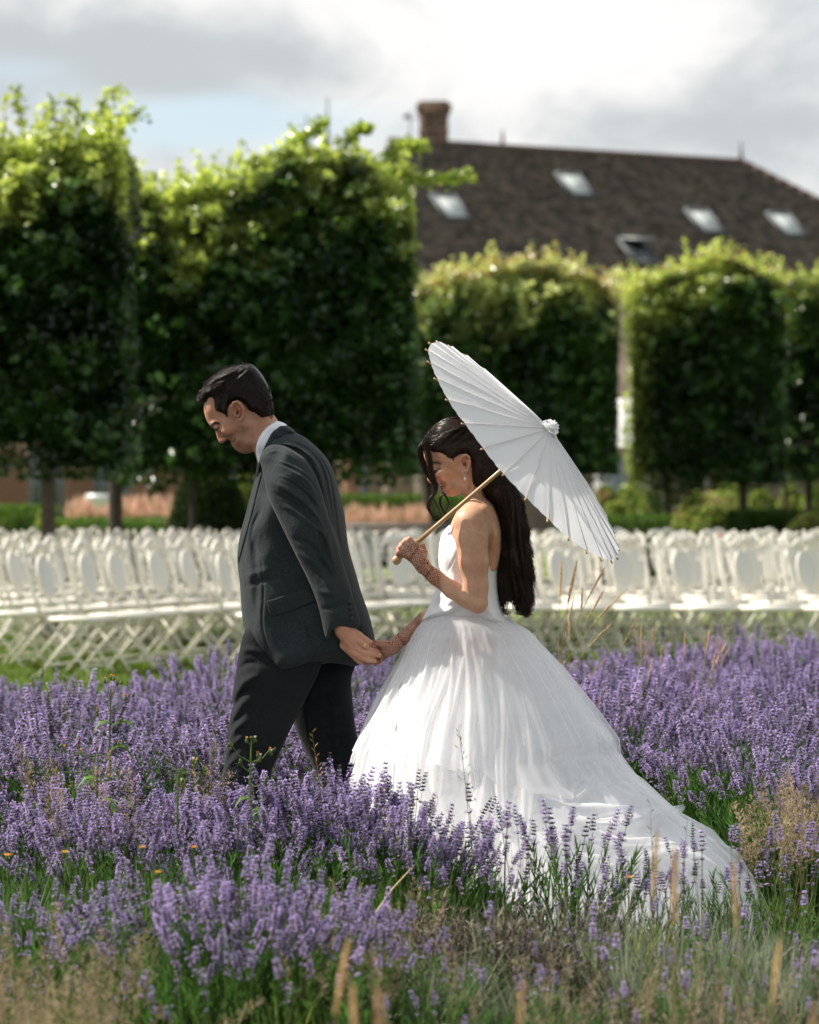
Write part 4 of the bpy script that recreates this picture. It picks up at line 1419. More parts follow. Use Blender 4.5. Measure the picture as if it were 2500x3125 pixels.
    for i in range(13):
        x0 = 1322 + i * 11; y0 = 1362 - i * 2.0
        cre.append(([(x0 - 8, y0 + 6), (x0 + 14, y0 - 20), (x0 + 46, y0 - 44), (x0 + 84, y0 - 58)], .0032, rr.choice((-.004, .0045))))
    for i in range(15):
        x0 = 1455 + i * 9 + rr.uniform(-3, 3)
        a = rr.uniform(4, 9); ph = rr.uniform(0, 6)
        pts = [(x0 + t * 62 + a * math.sin(ph + t * 7), 1440 + t * 400) for t in (0, .15, .3, .45, .6, .75, .9, 1.0)]
        cre.append((pts, .0050, rr.choice((-.006, .006))))
    hair = Inflate(hv, Y, hw2, R=0.035, smooth=3, creases=cre)
    ho = adopt(hair.solid('hair', MATS['hair_bride'], None, 0.0033, 1), br)
    flow = [(1290, 1360, .3, -.9), (1320, 1330, .7, -.6), (1380, 1290, 1, -.15), (1450, 1300, .9, .5), (1350, 1360, .9, -.4), (1400, 1370, .95, -.1), (1370, 1400, .9, -.45), (1460, 1380, .7, .8), (1500, 1420, .4, 1), (1540, 1480, .35, 1),
            (1460, 1470, .3, 1), (1500, 1560, .25, 1), (1560, 1600, .15, 1), (1600, 1600, .15, 1), (1540, 1700, .0, 1), (1600, 1700, .1, 1), (1610, 1800, -.1, 1), (1560, 1800, .2, 1), (1522, 1800, -.1, 1)]
    V, Fc = hair_from_volume(hair, 5200, flow, 0.13, 10, 0.0009, 21, wav=0.34, spread=0.40, lift=0.0034, ysides=0.3)
    adopt(tag(mobj('hair_strands', V, Fc, MATS['hair_bride'], None, True), kind='stuff'), br)
    # wavy ends and flyaways along the outline of the long hair
    rng = np.random.default_rng(4)
    P = []
    for i in range(900):
        u = rng.random() ** 0.8
        side = rng.random()
        if side < .62:      # outer outline
            q = np.interp(u * 7, range(8), (1545, 1580, 1600, 1612, 1620, 1622, 1620, 1600)); z = 1420 + 440 * u; bias = 1
        else:
            q = np.interp(u * 5, range(6), (1505, 1530, 1526, 1518, 1524, 1535)); z = 1540 + 290 * u; bias = -1
        x0 = q - bias * rng.uniform(2, 26)
        L = rng.uniform(50, 150)
        a = rng.uniform(4, 13); ph = rng.choice((0.3, 2.4, 4.4)) + rng.normal(0, .35); fr = rng.uniform(5, 8)
        out = abs(rng.normal(0, 7)) * bias
        y0 = Y + rng.uniform(-.085, .05)
        pts = []
        for s in range(9):
            t = s / 8
            py = z + L * t
            pts.append(P3(x0 + out * .6 * t * t + (5 + .5 * a) * min(1, .4 + t) * math.sin(py / 17.0 + (0 if bias > 0 else 2.0) + .25 * ph) + 3 * t * bias, min(py, 1868 + 8 * math.sin(i)), y0, Y))
        P.append(pts)
    V, Fc = strands(np.array(P), 0.00075, 0.0003)
    adopt(tag(mobj('loose_strands', V, Fc, MATS['hair_bride'], None, True), kind='stuff'), br)
    # curled ends
    P = []
    for cx, cy, n, r in ((1600, 1850, 60, 15), (1612, 1800, 40, 12), (1560, 1825, 40, 12), (1524, 1822, 50, 10), (1582, 1860, 40, 13)):
        for i in range(int(n * 1.6)):
            x0 = cx + rng.normal(0, 9); y0p = cy - 70 + rng.normal(0, 12)
            yy = Y + rng.uniform(-.06, .02)
            sg = rng.choice((-1, 1)); rr_ = r * rng.uniform(.5, 1.3)
            pts = []
            for s in range(10):
                t = s / 9
                pts.append(P3(x0 + rr_ * math.sin(t * 4.6) * sg * t, y0p + 78 * t - 10 * max(0, t - .7) * 3, yy, Y))
            P.append(pts)
    V, Fc = strands(np.array(P), 0.0012, 0.0004)
    adopt(tag(mobj('curled_ends', V, Fc, MATS['hair_bride'], None, True), kind='stuff'), br)
    # front locks falling past the face
    def lock(path, n, w0, w1, yy, seed, rad=.0009):
        rg = np.random.default_rng(seed)
        c = catmull(path, 5, False)
        m = len(c)
        t = np.linspace(0, 1, m)
        P = []
        for i in range(n):
            o = rg.normal(0, 1); o2 = rg.normal(0, 1)
            wd = (w0 + (w1 - w0) * t) * (0.35 + 0.65 * np.sin(np.clip(t * 1.05, 0, 1) * math.pi) ** .5)
            x = c[:, 0] + o * wd + 1.2 * np.sin(t * 9 + i) * t
            P.append([P3(a, b, yy + o2 * .004, Y) for a, b in zip(x, c[:, 1])])
        return strands(np.array(P), rad, rad * .4)
    for path, n, w0, w1, yy, sd in (
            ([(1296, 1352), (1303, 1372), (1309, 1398), (1314, 1435), (1322, 1463), (1329, 1484), (1325, 1506), (1312, 1525), (1307, 1547), (1316, 1568), (1325, 1586)], 90, 5.5, 1.6, Y - .062, 1),
            ([(1290, 1352), (1281, 1368), (1283, 1390), (1290, 1412), (1301, 1440), (1314, 1464), (1326, 1482)], 80, 5.0, 3.0, Y - .030, 2),
            ([(1350, 1476), (1352, 1490), (1356, 1504), (1346, 1520), (1345, 1538), (1352, 1555), (1360, 1570)], 34, 2.6, .9, Y + .045, 3),
            ([(1352, 1490), (1358, 1508), (1366, 1522), (1371, 1536), (1366, 1552), (1360, 1566)], 9, 1.6, .5, Y + .045, 4),
            ([(1324, 1490), (1322, 1515), (1330, 1535), (1340, 1556), (1346, 1572)], 5, 1.2, .6, Y - .055, 5)):
        V, Fc = lock(path, n, w0, w1, yy, sd)
        adopt(tag(mobj('hair_lock', V, Fc, MATS['hair_bride'], None, True), kind='stuff'), br)

    build_skirt(br, Y)
    return br


# ---- the tulle skirt and train
SK_L = [(1870, 1312), (1885, 1302), (1900, 1288), (1945, 1250), (2020, 1210), (2100, 1167), (2170, 1132), (2240, 1097), (2300, 1074), (2380, 1058), (2480, 1048), (2600, 1040), (2720, 1034), (2812, 1030)]
SK_R = [(1870, 1528), (1885, 1540), (1896, 1562), (1910, 1590), (1925, 1618), (1960, 1656), (2037, 1728), (2142, 1806), (2200, 1846), (2250, 1884), (2292, 1890), (2361, 1946), (2418, 2027), (2480, 2100), (2532, 2182), (2589, 2249), (2645, 2295), (2702, 2312), (2770, 2320), (2812, 2322)]


def _waves(seed, n, fmin, fmax):
    rg = np.random.default_rng(seed)
    return rg.normal(0, 1, (n, 3)) * rg.uniform(fmin, fmax, (n, 1)), rg.uniform(0, 6.28, n)


def _vnoise(P, W):
    K, ph = W
    s = 0
    for k, p in zip(K, ph):
        s = s + np.sin(P[..., 0] * k[0] + P[..., 1] * k[1] + P[..., 2] * k[2] + p + 1.3 * np.sin(P[..., 0] * k[1] * .6 + P[..., 2] * k[0] * .5 + p * 2))
    return s / math.sqrt(len(ph))


def skirt_layer(Y, off, amp, seed, nt=150, nth=560, z_lo=None, th_rng=None, crumple=0.0, flare=0.0, freqs=(9, 17, 29, 47), bottom=0.0):
    rg = np.random.default_rng(seed)
    t = np.linspace(0, 1, nt)
    zmax = PZ(1876, Y)
    th = np.linspace(0, 2 * math.pi, nth, endpoint=False) if th_rng is None else np.linspace(R_(th_rng[0]), R_(th_rng[1]), nth)
    T, TH = np.meshgrid(t, th, indexing='ij')
    if z_lo is None:
        ZL = np.full_like(TH, 0.004 + bottom)
    else:
        ZL = z_lo(TH)
    Z = ZL + (zmax - ZL) * (1 - T) ** 1.15
    pyv = HOR + (CAM_H - Z) * F_PX / Y
    L = np.array(SK_L, float); Rr = np.array(SK_R, float)
    L[:, 1] += 20 * np.clip((pyv.max() * 0 + L[:, 0] - 1880) / 80, 0, 1); Rr[:, 1] -= 27 * np.clip((Rr[:, 0] - 1890) / 60, 0, 1)
    xl = (np.interp(pyv, L[:, 0], L[:, 1]) - 1250) * Y / F_PX
    xr = (np.interp(pyv, Rr[:, 0], Rr[:, 1]) - 1250) * Y / F_PX
    u = np.clip((zmax - Z) / zmax, 0, 1)
    cx = np.where(u < 1, xl + (xr - xl) * 0.46, 0)
    a1 = cx - xl; a2 = xr - cx
    d = np.interp(u, (0, .03, .12, .3, .55, .8, 1.0), (.125, .150, .195, .285, .385, .49, .62))
    c, s = np.cos(TH), np.sin(TH)
    yc = Y - 0.20 * u ** 1.8 - 0.16 * u ** 4 * np.clip(c + .3, 0, 1)
    ax = np.where(c < 0, a1, a2)
    # the train narrows towards its tip
    dd = d * (1 - 0.42 * np.clip(c, 0, 1) ** 2 * u)
    x = cx + ax * c; y = yc + dd * s
    # pleats
    pl = 0
    for k, f in enumerate(freqs):
        ph = rg.uniform(0, 6.28)
        w = np.sin(f * TH + ph + 0.9 * np.sin(2.2 * T * math.pi + ph * 3) * T + 1.1 * np.sin(2 * TH + ph))
        pl = pl + w / (1 + .55 * k)
    near_waist = np.clip(T / .12, 0, 1)
    amp = amp * .78
    A = amp * (0.20 + 0.80 * np.clip(T * 1.6, 0, 1)) * (0.35 + .65 * near_waist)
    disp = A * (pl * .6 + np.abs(pl) * .25) + off * (0.25 + 0.75 * near_waist)
    nrm = np.sqrt(c * c + s * s)
    tw = 1.0 + flare * np.clip(T - .75, 0, 1) * 4
    x = x + disp * c * tw; y = y + disp * s * tw
    P = np.stack([x, y, Z], -1)
    if crumple:
        W1 = _waves(seed + 1, 4, 4, 8); W2 = _waves(seed + 2, 5, 9, 18)
        m = np.clip((u - .30) / .4, 0, 1)
        n1 = _vnoise(P, W1); n2 = _vnoise(P, W2)
        rid = (1 - np.abs(n1)) * .6 + (1 - np.abs(n2)) * .35
        k = crumple * m * (rid - .3)
        P[..., 0] += k * c * .8; P[..., 1] += k * s * 1.0; P[..., 2] += k * .5 * np.clip(Z / .1, 0, 1)
    P[..., 2] = np.maximum(P[..., 2], 0.004 + bottom + 0.006 * (1 + np.sin(9 * TH)))
    v = P.reshape(-1, 3)
    i = np.arange(nt - 1)[:, None] * nth
    if th_rng is None:
        j = np.arange(nth)[None, :]; j2 = (j + 1) % nth
    else:
        j = np.arange(nth - 1)[None, :]; j2 = j + 1
    q = np.stack([i + j, i + nth + j, i + nth + j2, i + j2], -1).reshape(-1, 4)
    return v.astype(np.float32), q.astype(np.int32)


def build_skirt(br, Y):
    v, q = skirt_layer(Y, -0.095, 0.016, 3, 110, 360)
    sk = adopt(mobj('skirt', v, q, MATS['lining'], None, True), br)
    v, q = skirt_layer(Y, -0.045, 0.016, 7, 130, 520, crumple=0.014, freqs=(7, 13, 23, 37), bottom=.004)
    mobj('tulle_layer', v, q, MATS['tulle_dense'], sk, True)
    v, q = skirt_layer(Y, -0.008, 0.015, 19, 150, 600, crumple=0.020, freqs=(8, 15, 27, 51), bottom=.008)
    mobj('tulle_layer', v, q, MATS['tulle'], sk, True)
    v, q = skirt_layer(Y, 0.004, 0.016, 31, 150, 600, crumple=0.030, freqs=(6, 11, 25, 43), bottom=.012)
    mobj('tulle_layer', v, q, MATS['tulle'], sk, True)
    # shorter overskirt with a looping hem
    zl = lambda th: 0.50 + 0.035 * np.sin(2 * th + .6) + 0.022 * np.sin(7 * th + 1) + 0.012 * np.sin(19 * th) - .05 * np.clip(np.cos(th), 0, 1)
    v, q = skirt_layer(Y, 0.014, 0.016, 47, 90, 620, z_lo=zl, flare=0.2, freqs=(10, 19, 31, 57))
    mobj('overskirt', v, q, MATS['tulle'], sk, True)
    # soft standing folds and looped hems lying over the skirt
    from mathutils.bvhtree import BVHTree
    vb, qb = skirt_layer(Y, 0.004, 0.016, 31, 150, 600, crumple=0.030, freqs=(6, 11, 25, 43), bottom=.012)
    bvh = BVHTree.FromPolygons([tuple(p) for p in vb], [tuple(f) for f in qb])
    o = Vector((0, 0, CAM_H))
    folds = [
        (((1700, 2450), (1684, 2390), (1730, 2335), (1798, 2345), (1802, 2400), (1740, 2446), (1690, 2440)), .030, .018, 1), (((1604, 2350), (1640, 2425), (1720, 2472), (1830, 2492), (1940, 2468)), .045, .022, 1),
        (((1680, 2290), (1700, 2400), (1722, 2500), (1800, 2562), (1950, 2592), (2090, 2575)), .050, .024, 1), (((1800, 2110), (1852, 2160), (1890, 2215), (1893, 2268), (1862, 2284), (1810, 2235), (1762, 2180)), .030, .022, 1),
        (((1488, 2350), (1474, 2450), (1468, 2600), (1500, 2740)), .040, .020, 0), (((1556, 1930), (1590, 2120), (1618, 2320), (1604, 2560)), .034, .016, 0), (((1600, 1935), (1705, 2090), (1780, 2250), (1830, 2400), (1910, 2510)), .040, .018, 0),
        (((1440, 1915), (1400, 2100), (1352, 2300), (1335, 2460)), .034, .014, 0), (((1528, 1915), (1538, 2150), (1530, 2400), (1556, 2650)), .030, .014, 0), (((1380, 1905), (1312, 2040), (1250, 2190), (1205, 2330)), .030, .014, 0),
        (((1700, 2488), (1850, 2524), (1990, 2504), (2090, 2460)), .038, .020, 1), (((1740, 2640), (1900, 2650), (2050, 2622), (2210, 2668)), .050, .022, 1), (((1480, 1915), (1470, 2080), (1440, 2260), (1450, 2420)), .028, .013, 0),
        (((1640, 1945), (1740, 2060), (1826, 2180), (1868, 2270)), .032, .014, 0), (((1580, 2220), (1650, 2300), (1720, 2340), (1830, 2330), (1900, 2360)), .034, .018, 1), (((1860, 2330), (1960, 2420), (2060, 2520), (2190, 2600)), .040, .018, 0),
        (((1640, 2540), (1700, 2600), (1800, 2640), (1860, 2700), (1900, 2780)), .044, .020, 1), (((1560, 2560), (1610, 2650), (1700, 2720), (1830, 2740)), .044, .020, 1), (((2000, 2480), (2080, 2560), (2120, 2650), (2230, 2740)), .040, .018, 0),
        (((1345, 1900), (1262, 2010), (1190, 2130), (1150, 2240)), .026, .012, 0), (((1410, 1905), (1370, 2060), (1300, 2220), (1270, 2400)), .030, .013, 0), (((1290, 2340), (1370, 2352), (1450, 2346), (1530, 2338)), .012, .006, 1)]
    rg = np.random.default_rng(12)
    for path, w, hgt, dense in folds:
        c = catmull(path, 9, False)
        ctr, nrm = [], []
        for a_, b_ in c:
            d = (pw(a_, b_, Y) - o).normalized()
            hit = bvh.ray_cast(o, d)
            if hit[0] is None:
                if ctr: ctr.append(ctr[-1] + (pw(a_, b_, Y) - pw(pa, pb, Y))); nrm.append(nrm[-1]); pa, pb = a_, b_
                continue
            n_ = hit[1] if hit[1].y < 0 else -hit[1]
            n_ = (n_ + Vector((0, -.6, 0))).normalized()
            ctr.append(hit[0]); nrm.append(n_); pa, pb = a_, b_
        if len(ctr) < 6: continue
        for _ in range(4):
            ctr = [ctr[0]] + [(ctr[i - 1] + ctr[i] * 2 + ctr[i + 1]) / 4 for i in range(1, len(ctr) - 1)] + [ctr[-1]]
            nrm = [nrm[0]] + [(nrm[i - 1] + nrm[i] + nrm[i + 1]).normalized() for i in range(1, len(nrm) - 1)] + [nrm[-1]]
        m = len(ctr); K = 11
        vs = []
        for i in range(m):
            t = (ctr[min(i + 1, m - 1)] - ctr[max(i - 1, 0)]).normalized()
            sd = t.cross(nrm[i]).normalized()
            e = math.sin(max(.02, min(.98, i / (m - 1))) * math.pi) ** .45
            wob = 1 + .25 * math.sin(i * .31 + w * 400)
            for k in range(K):
                u = k / (K - 1) * 2 - 1
                arch = math.cos(u * math.pi / 2) ** .8
                vs.append(ctr[i] + sd * (u * w * e * wob) + nrm[i] * (hgt * e * arch - .004 + .003 * math.sin(u * 7 + i * .2)))
        fs = [(i * K + k, (i + 1) * K + k, (i + 1) * K + k + 1, i * K + k + 1) for i in range(m - 1) for k in range(K - 1)]
        mobj('tulle_fold', vs, np.array(fs), MATS['tulle'], sk, True)


def build_parasol():
    Yh = 8.70
    ax = Vector((0.755 * .9695, -0.245, 0.655 * .9695)).normalized()
    apex = Vector(P3(1676, 1309, Yh))
    Rr, H, NR = 0.4265, 0.098, 28
    root = empty('parasol', apex)
    tag(root, 'white paper parasol with bamboo handle resting on the bride\'s shoulder', 'parasol')
    Q = ax.to_track_quat('Z', 'Y')
    root.rotation_mode = 'QUATERNION'
    root.rotation_quaternion = Q
    # canopy in local space: apex at origin, opening towards -Z
    nr, sub = 16, 6
    V, F = [], []
    NA = NR * sub
    rgx = random.Random(3)
    sag = [rgx.uniform(.6, 1.4) for _ in range(NR)]
    for i in range(nr + 1):
        r = i / nr
        for k in range(NA):
            a = 2 * math.pi * k / NA
            ph = (k % sub) / sub
            seg = k // sub
            # straight paper edge between two ribs
            cc = math.cos(math.pi / NR) / math.cos((ph - .5) * 2 * math.pi / NR)
            rad = Rr * r * (cc if r > 0 else 1)
            z = -H * (r ** 1.06) - .0030 * sag[seg] * math.sin(ph * math.pi) * r + .0016 * math.sin(9 * a + 12 * r) * r
            if sub % 2 == 0 and k % sub == sub // 2: z += .0022 * r
            V.append((rad * math.cos(a), rad * math.sin(a), z))
    for i in range(nr):
        for k in range(NA):
            k2 = (k + 1) % NA
            F.append((i * NA + k, (i + 1) * NA + k, (i + 1) * NA + k2, i * NA + k2))
    can = mobj('canopy', V, np.array(F), MATS['paper'], root, False)
    # ribs under the paper, with bamboo tips showing past the edge
    mb = MB()
    pts = [(Rr * t, 0, -H * (t ** 1.06) - .0052) for t in (0.03, .3, .6, .9, 1.0)] + [(Rr * 1.018, 0, -H * 1.02 - .0040)]
    mb.tube(pts, [.0022, .0024, .0026, .0028, .0030, .0030], 6)
    rme = mesh_data('rib', np.array(mb.v), mb.f_sorted(), MATS['bamboo'], True)
    mb = MB()
    mb.tube([(Rr * t, 0, -H * (t ** 1.06) + .0006) for t in (.05, .35, .7, .99)], .0021, 5)
    lme = mesh_data('rib_crease', np.array(mb.v), mb.f_sorted(), MATS['paper'], True)
    mb = MB()
    mb.tube([(.40 * Rr, 0, -H * .40 - .004), (.012, 0, -.165)], .0016, 5)
    sme = mesh_data('stretcher', np.array(mb.v), mb.f_sorted(), MATS['bamboo'], True)
    for k in range(NR):
        a = 2 * math.pi * k / NR
        rb = obj('rib', rme, root, rz=a)
        cr = obj('rib_crease', lme, rb)
        obj('stretcher', sme, rb)
    # shaft and fittings
    Lh = 0.66
    mb = MB()
    mb.tube([(0, 0, .01), (0, 0, -.25), (0, 0, -.46), (0, 0, -.535)], [.0058, .0062, .0068, .0070], 14)
    mb.build('shaft', MATS['bamboo'], root, True)
    mb = MB()
    mb.lathe([(.0072, -.535), (.0125, -.537), (.0130, -.546), (.0105, -.556), (.0072, -.562)], n=18)
    mb.build('ferrule', MATS['bamboo'], root, True)
    mb = MB()
    mb.tube([(0, 0, -.53), (0, 0, -.62)], [.0078, .0080], 14)
    mb.lathe([(.0080, -.612), (.0125, -.615), (.0140, -.622), (.0140, -.630), (.0120, -.636), (.0001, -.637)], n=18)
    mb.build('handle_end', MATS['bamboo'], root, True)
    mb = MB()
    mb.lathe([(.016, -.150), (.016, -.180), (.007, -.183)], n=18)
    mb.build('runner', MATS['bamboo'], root, True)
    # crumpled paper rosette on the tip
    for k, (r0, z0, tw) in enumerate(((.031, -.002, 0.0), (.026, .008, .7), (.020, .015, 1.5), (.012, .021, 2.2))):
        n, m = 40, 7
        vs, fs = [], []
        for i in range(n):
            a = 2 * math.pi * i / n
            for j in range(m):
                w = j / (m - 1)
                rf = r0 * (.15 + .85 * w) * (1 + .13 * math.sin(3 * a + tw * 3) * w + .06 * math.sin(7 * a + k) * w)
                z = z0 + .007 * math.sin(w * 2.5) + (.0035 * math.sin(5 * a + tw * 4) + .0018 * math.sin(11 * a + k)) * w
                vs.append((rf * math.cos(a + .3 * w), rf * math.sin(a + .3 * w), z))
        for i in range(n):
            i2 = (i + 1) % n
            for j in range(m - 1):
                fs.append((i * m + j, i2 * m + j, i2 * m + j + 1, i * m + j + 1))
        mobj('petal', vs, np.array(fs), MATS['paper'], root, True)
    mb = MB()
    mb.lathe([(.024, -.012), (.021, -.002), (.010, .018), (.0001, .027)], n=16)
    mb.build('tip_cap', MATS['paper'], root, True)


people_materials()
build_groom()
build_bride()
build_parasol()
# ================================================================== setting
def env_materials():
    t = NT('lawn')
    co = t.geo()
    n1 = t.noise(0.6, 5, 0.6, co); n2 = t.noise(14, 5, 0.65, co); n3 = t.noise(90, 3, 0.6, co)
    c = t.mix(t.rng(n1, .3, .7), (0.115, 0.165, 0.030), (0.165, 0.205, 0.045))
    c = t.mix(t.math('MULTIPLY', t.rng(n2, .45, .75), .5), c, (0.17, 0.17, 0.06))
    b = t.bsdf(Base__Color=c, Roughness=0.8)
    t.L.new(t.bump(t.math('ADD', n2, n3), 0.8, 0.03), b.inputs['Normal'])
    t.done(b.outputs[0])
    t = NT('soil')
    co = t.geo()
    n1 = t.noise(3, 5, 0.6, co); n2 = t.noise(40, 6, 0.65, co)
    c = t.mix(t.rng(n2, .3, .7), (0.018, 0.014, 0.010), (0.062, 0.046, 0.030))
    c = t.mix(t.math('MULTIPLY', t.rng(n1, .45, .6), .6), c, (0.05, 0.065, 0.018))
    b = t.bsdf(Base__Color=c, Roughness=0.95)
    t.L.new(t.bump(n2, 1.0, 0.03), b.inputs['Normal'])
    t.done(b.outputs[0])
    t = NT('far_ground')
    n1 = t.noise(0.2, 5, 0.6, t.geo())
    b = t.bsdf(Base__Color=t.mix(t.rng(n1, .3, .7), (0.10, 0.12, 0.045), (0.20, 0.17, 0.11)), Roughness=0.9)
    t.done(b.outputs[0])
    # stone roof tiles, individually tinted
    t = NT('roof_tile')
    oi = t.attr('Col')
    co = t.geo()
    n = t.noise(5.5, 6, 0.65, co); n2 = t.noise(13, 4, 0.7, co)
    c = t.mix(t.rng(n2, .3, .75), (0.036, 0.028, 0.022), (0.105, 0.085, 0.068))
    c = t.mix(t.math('MULTIPLY', t.rng(n, .50, .68), .5), c, (0.16, 0.135, 0.105))
    c = t.mix(1.0, c, oi, 'MULTIPLY')
    b = t.bsdf(Base__Color=c, Roughness=0.9)
    t.L.new(t.bump(n2, 0.5, 0.03), b.inputs['Normal'])
    t.done(b.outputs[0])
    for nm, a, b_ in (('stone_wall', (0.25, 0.19, 0.145), (0.38, 0.30, 0.235)), ('rubble_wall', (0.17, 0.135, 0.105), (0.30, 0.24, 0.19))):
        t = NT(nm)
        co = t.geo()
        v = t.n('ShaderNodeTexVoronoi', Scale=2.6)
        t.L.new(t.mapv(co, (1, 1, 2.2)), v.inputs['Vector'])
        n = t.noise(9, 5, 0.6, co)
        c = t.mix(t.rng(v.outputs['Color'], .1, .9), a, b_)
        c = t.mix(1.0, c, t.ramp(n, [(.3, (.8, .8, .8)), (.7, (1.15, 1.15, 1.15))]), 'MULTIPLY')
        b = t.bsdf(Base__Color=c, Roughness=0.9)
        t.L.new(t.bump(n, 0.5, 0.03), b.inputs['Normal'])
        t.done(b.outputs[0])
    m_simple('brick', (0.27, 0.135, 0.085), 0.9, 0.35, 6, bump=.2)
    m_simple('brick_pale', (0.36, 0.25, 0.18), 0.9, 0.3, 6, bump=.2)
    m_simple('mortar', (0.33, 0.28, 0.23), 0.95, 0.1, 20)
    m_simple('chimney_stone', (0.17, 0.110, 0.078), 0.9, 0.4, 3, bump=.3)
    m_simple('ridge_tile', (0.085, 0.055, 0.045), 0.85, 0.3, 5)
    m_simple('lead_grey', (0.075, 0.085, 0.092), 0.6, 0.1, 10)
    m_simple('iron', (0.02, 0.02, 0.022), 0.6, 0.1, 10)
    m_simple('white_render', (0.82, 0.80, 0.76), 0.8, 0.03, 5)
    m_simple('door_paint', (0.16, 0.19, 0.20), 0.6, 0.08, 4)
    m_simple('chair_white', (0.74, 0.70, 0.61), 0.45, 0.03, 40)
    m_simple('chair_panel', (0.60, 0.59, 0.55), 0.6, 0.03, 40)
    m_simple('bark', (0.085, 0.065, 0.048), 0.95, 0.35, 14, bump=.6)
    m_simple('bark_dark', (0.045, 0.036, 0.028), 0.95, 0.35, 14, bump=.6)
    m_simple('weathered_wood', (0.17, 0.16, 0.15), 0.85, 0.2, 20, bump=.2)
    m_simple('white_car', (0.72, 0.78, 0.78), 0.25, 0.02, 5)
    m_simple('bin_plastic', (0.05, 0.06, 0.055), 0.6, 0.1, 10)
    m_simple('red_plastic', (0.45, 0.06, 0.025), 0.5, 0.1, 10)
    t = NT('skylight_glass')
    b = t.bsdf(Base__Color=(0.40, 0.44, 0.42, 1), Roughness=0.35)
    b.inputs['Specular IOR Level'].default_value = 0.8
    t.done(b.outputs[0])
    t = NT('window_glass')
    b = t.bsdf(Base__Color=(0.06, 0.075, 0.08, 1), Roughness=0.08)
    b.inputs['Specular IOR Level'].default_value = 0.8
    t.done(b.outputs[0])
    t = NT('leaf_core')  # near-black for the added hulls: shade between leaves put into colour
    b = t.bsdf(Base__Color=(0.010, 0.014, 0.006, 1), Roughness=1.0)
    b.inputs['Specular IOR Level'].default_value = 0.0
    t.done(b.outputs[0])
    m_leafy('leaf', 0.45, 0.24, 0.6, vary=False)
    m_leafy('leaf_matte', 0.35, 0.65, 0.15, vary=False)
    m_leafy('plant', 0.30, 0.6, 0.25)
    m_leafy('dry', 0.25, 0.75, 0.15)


def ground():
    def sheet(name, x0, x1, y0, y1, z, mat, nx=2, ny=2, bumps=0.0, seed=1):
        xs = np.linspace(x0, x1, nx); ys = np.linspace(y0, y1, ny)
        X, Y = np.meshgrid(xs, ys, indexing='ij')
        Z = np.full_like(X, z)
        if bumps:
            W = _waves(seed, 6, 1.0, 4.0)
            P = np.stack([X, Y, Z], -1)
            Z = Z + bumps * _vnoise(P, W)
        v = np.stack([X, Y, Z], -1).reshape(-1, 3)
        i = np.arange(nx - 1)[:, None] * ny + np.arange(ny - 1)[None, :]
        q = np.stack([i, i + ny, i + ny + 1, i + 1], -1).reshape(-1, 4)
        return tag(mobj(name, v, q, MATS[mat], None, True), kind='structure')
    sheet('ground', -900, 900, -20, 2200, -0.030, 'far_ground')
    sheet('lawn', -40, 40, 13.2, 60, -0.012, 'lawn', 2, 2)
    sheet('flower_bed_soil', -12, 12, 0.5, 16.4, -0.004, 'soil', 120, 160, 0.006, 5)


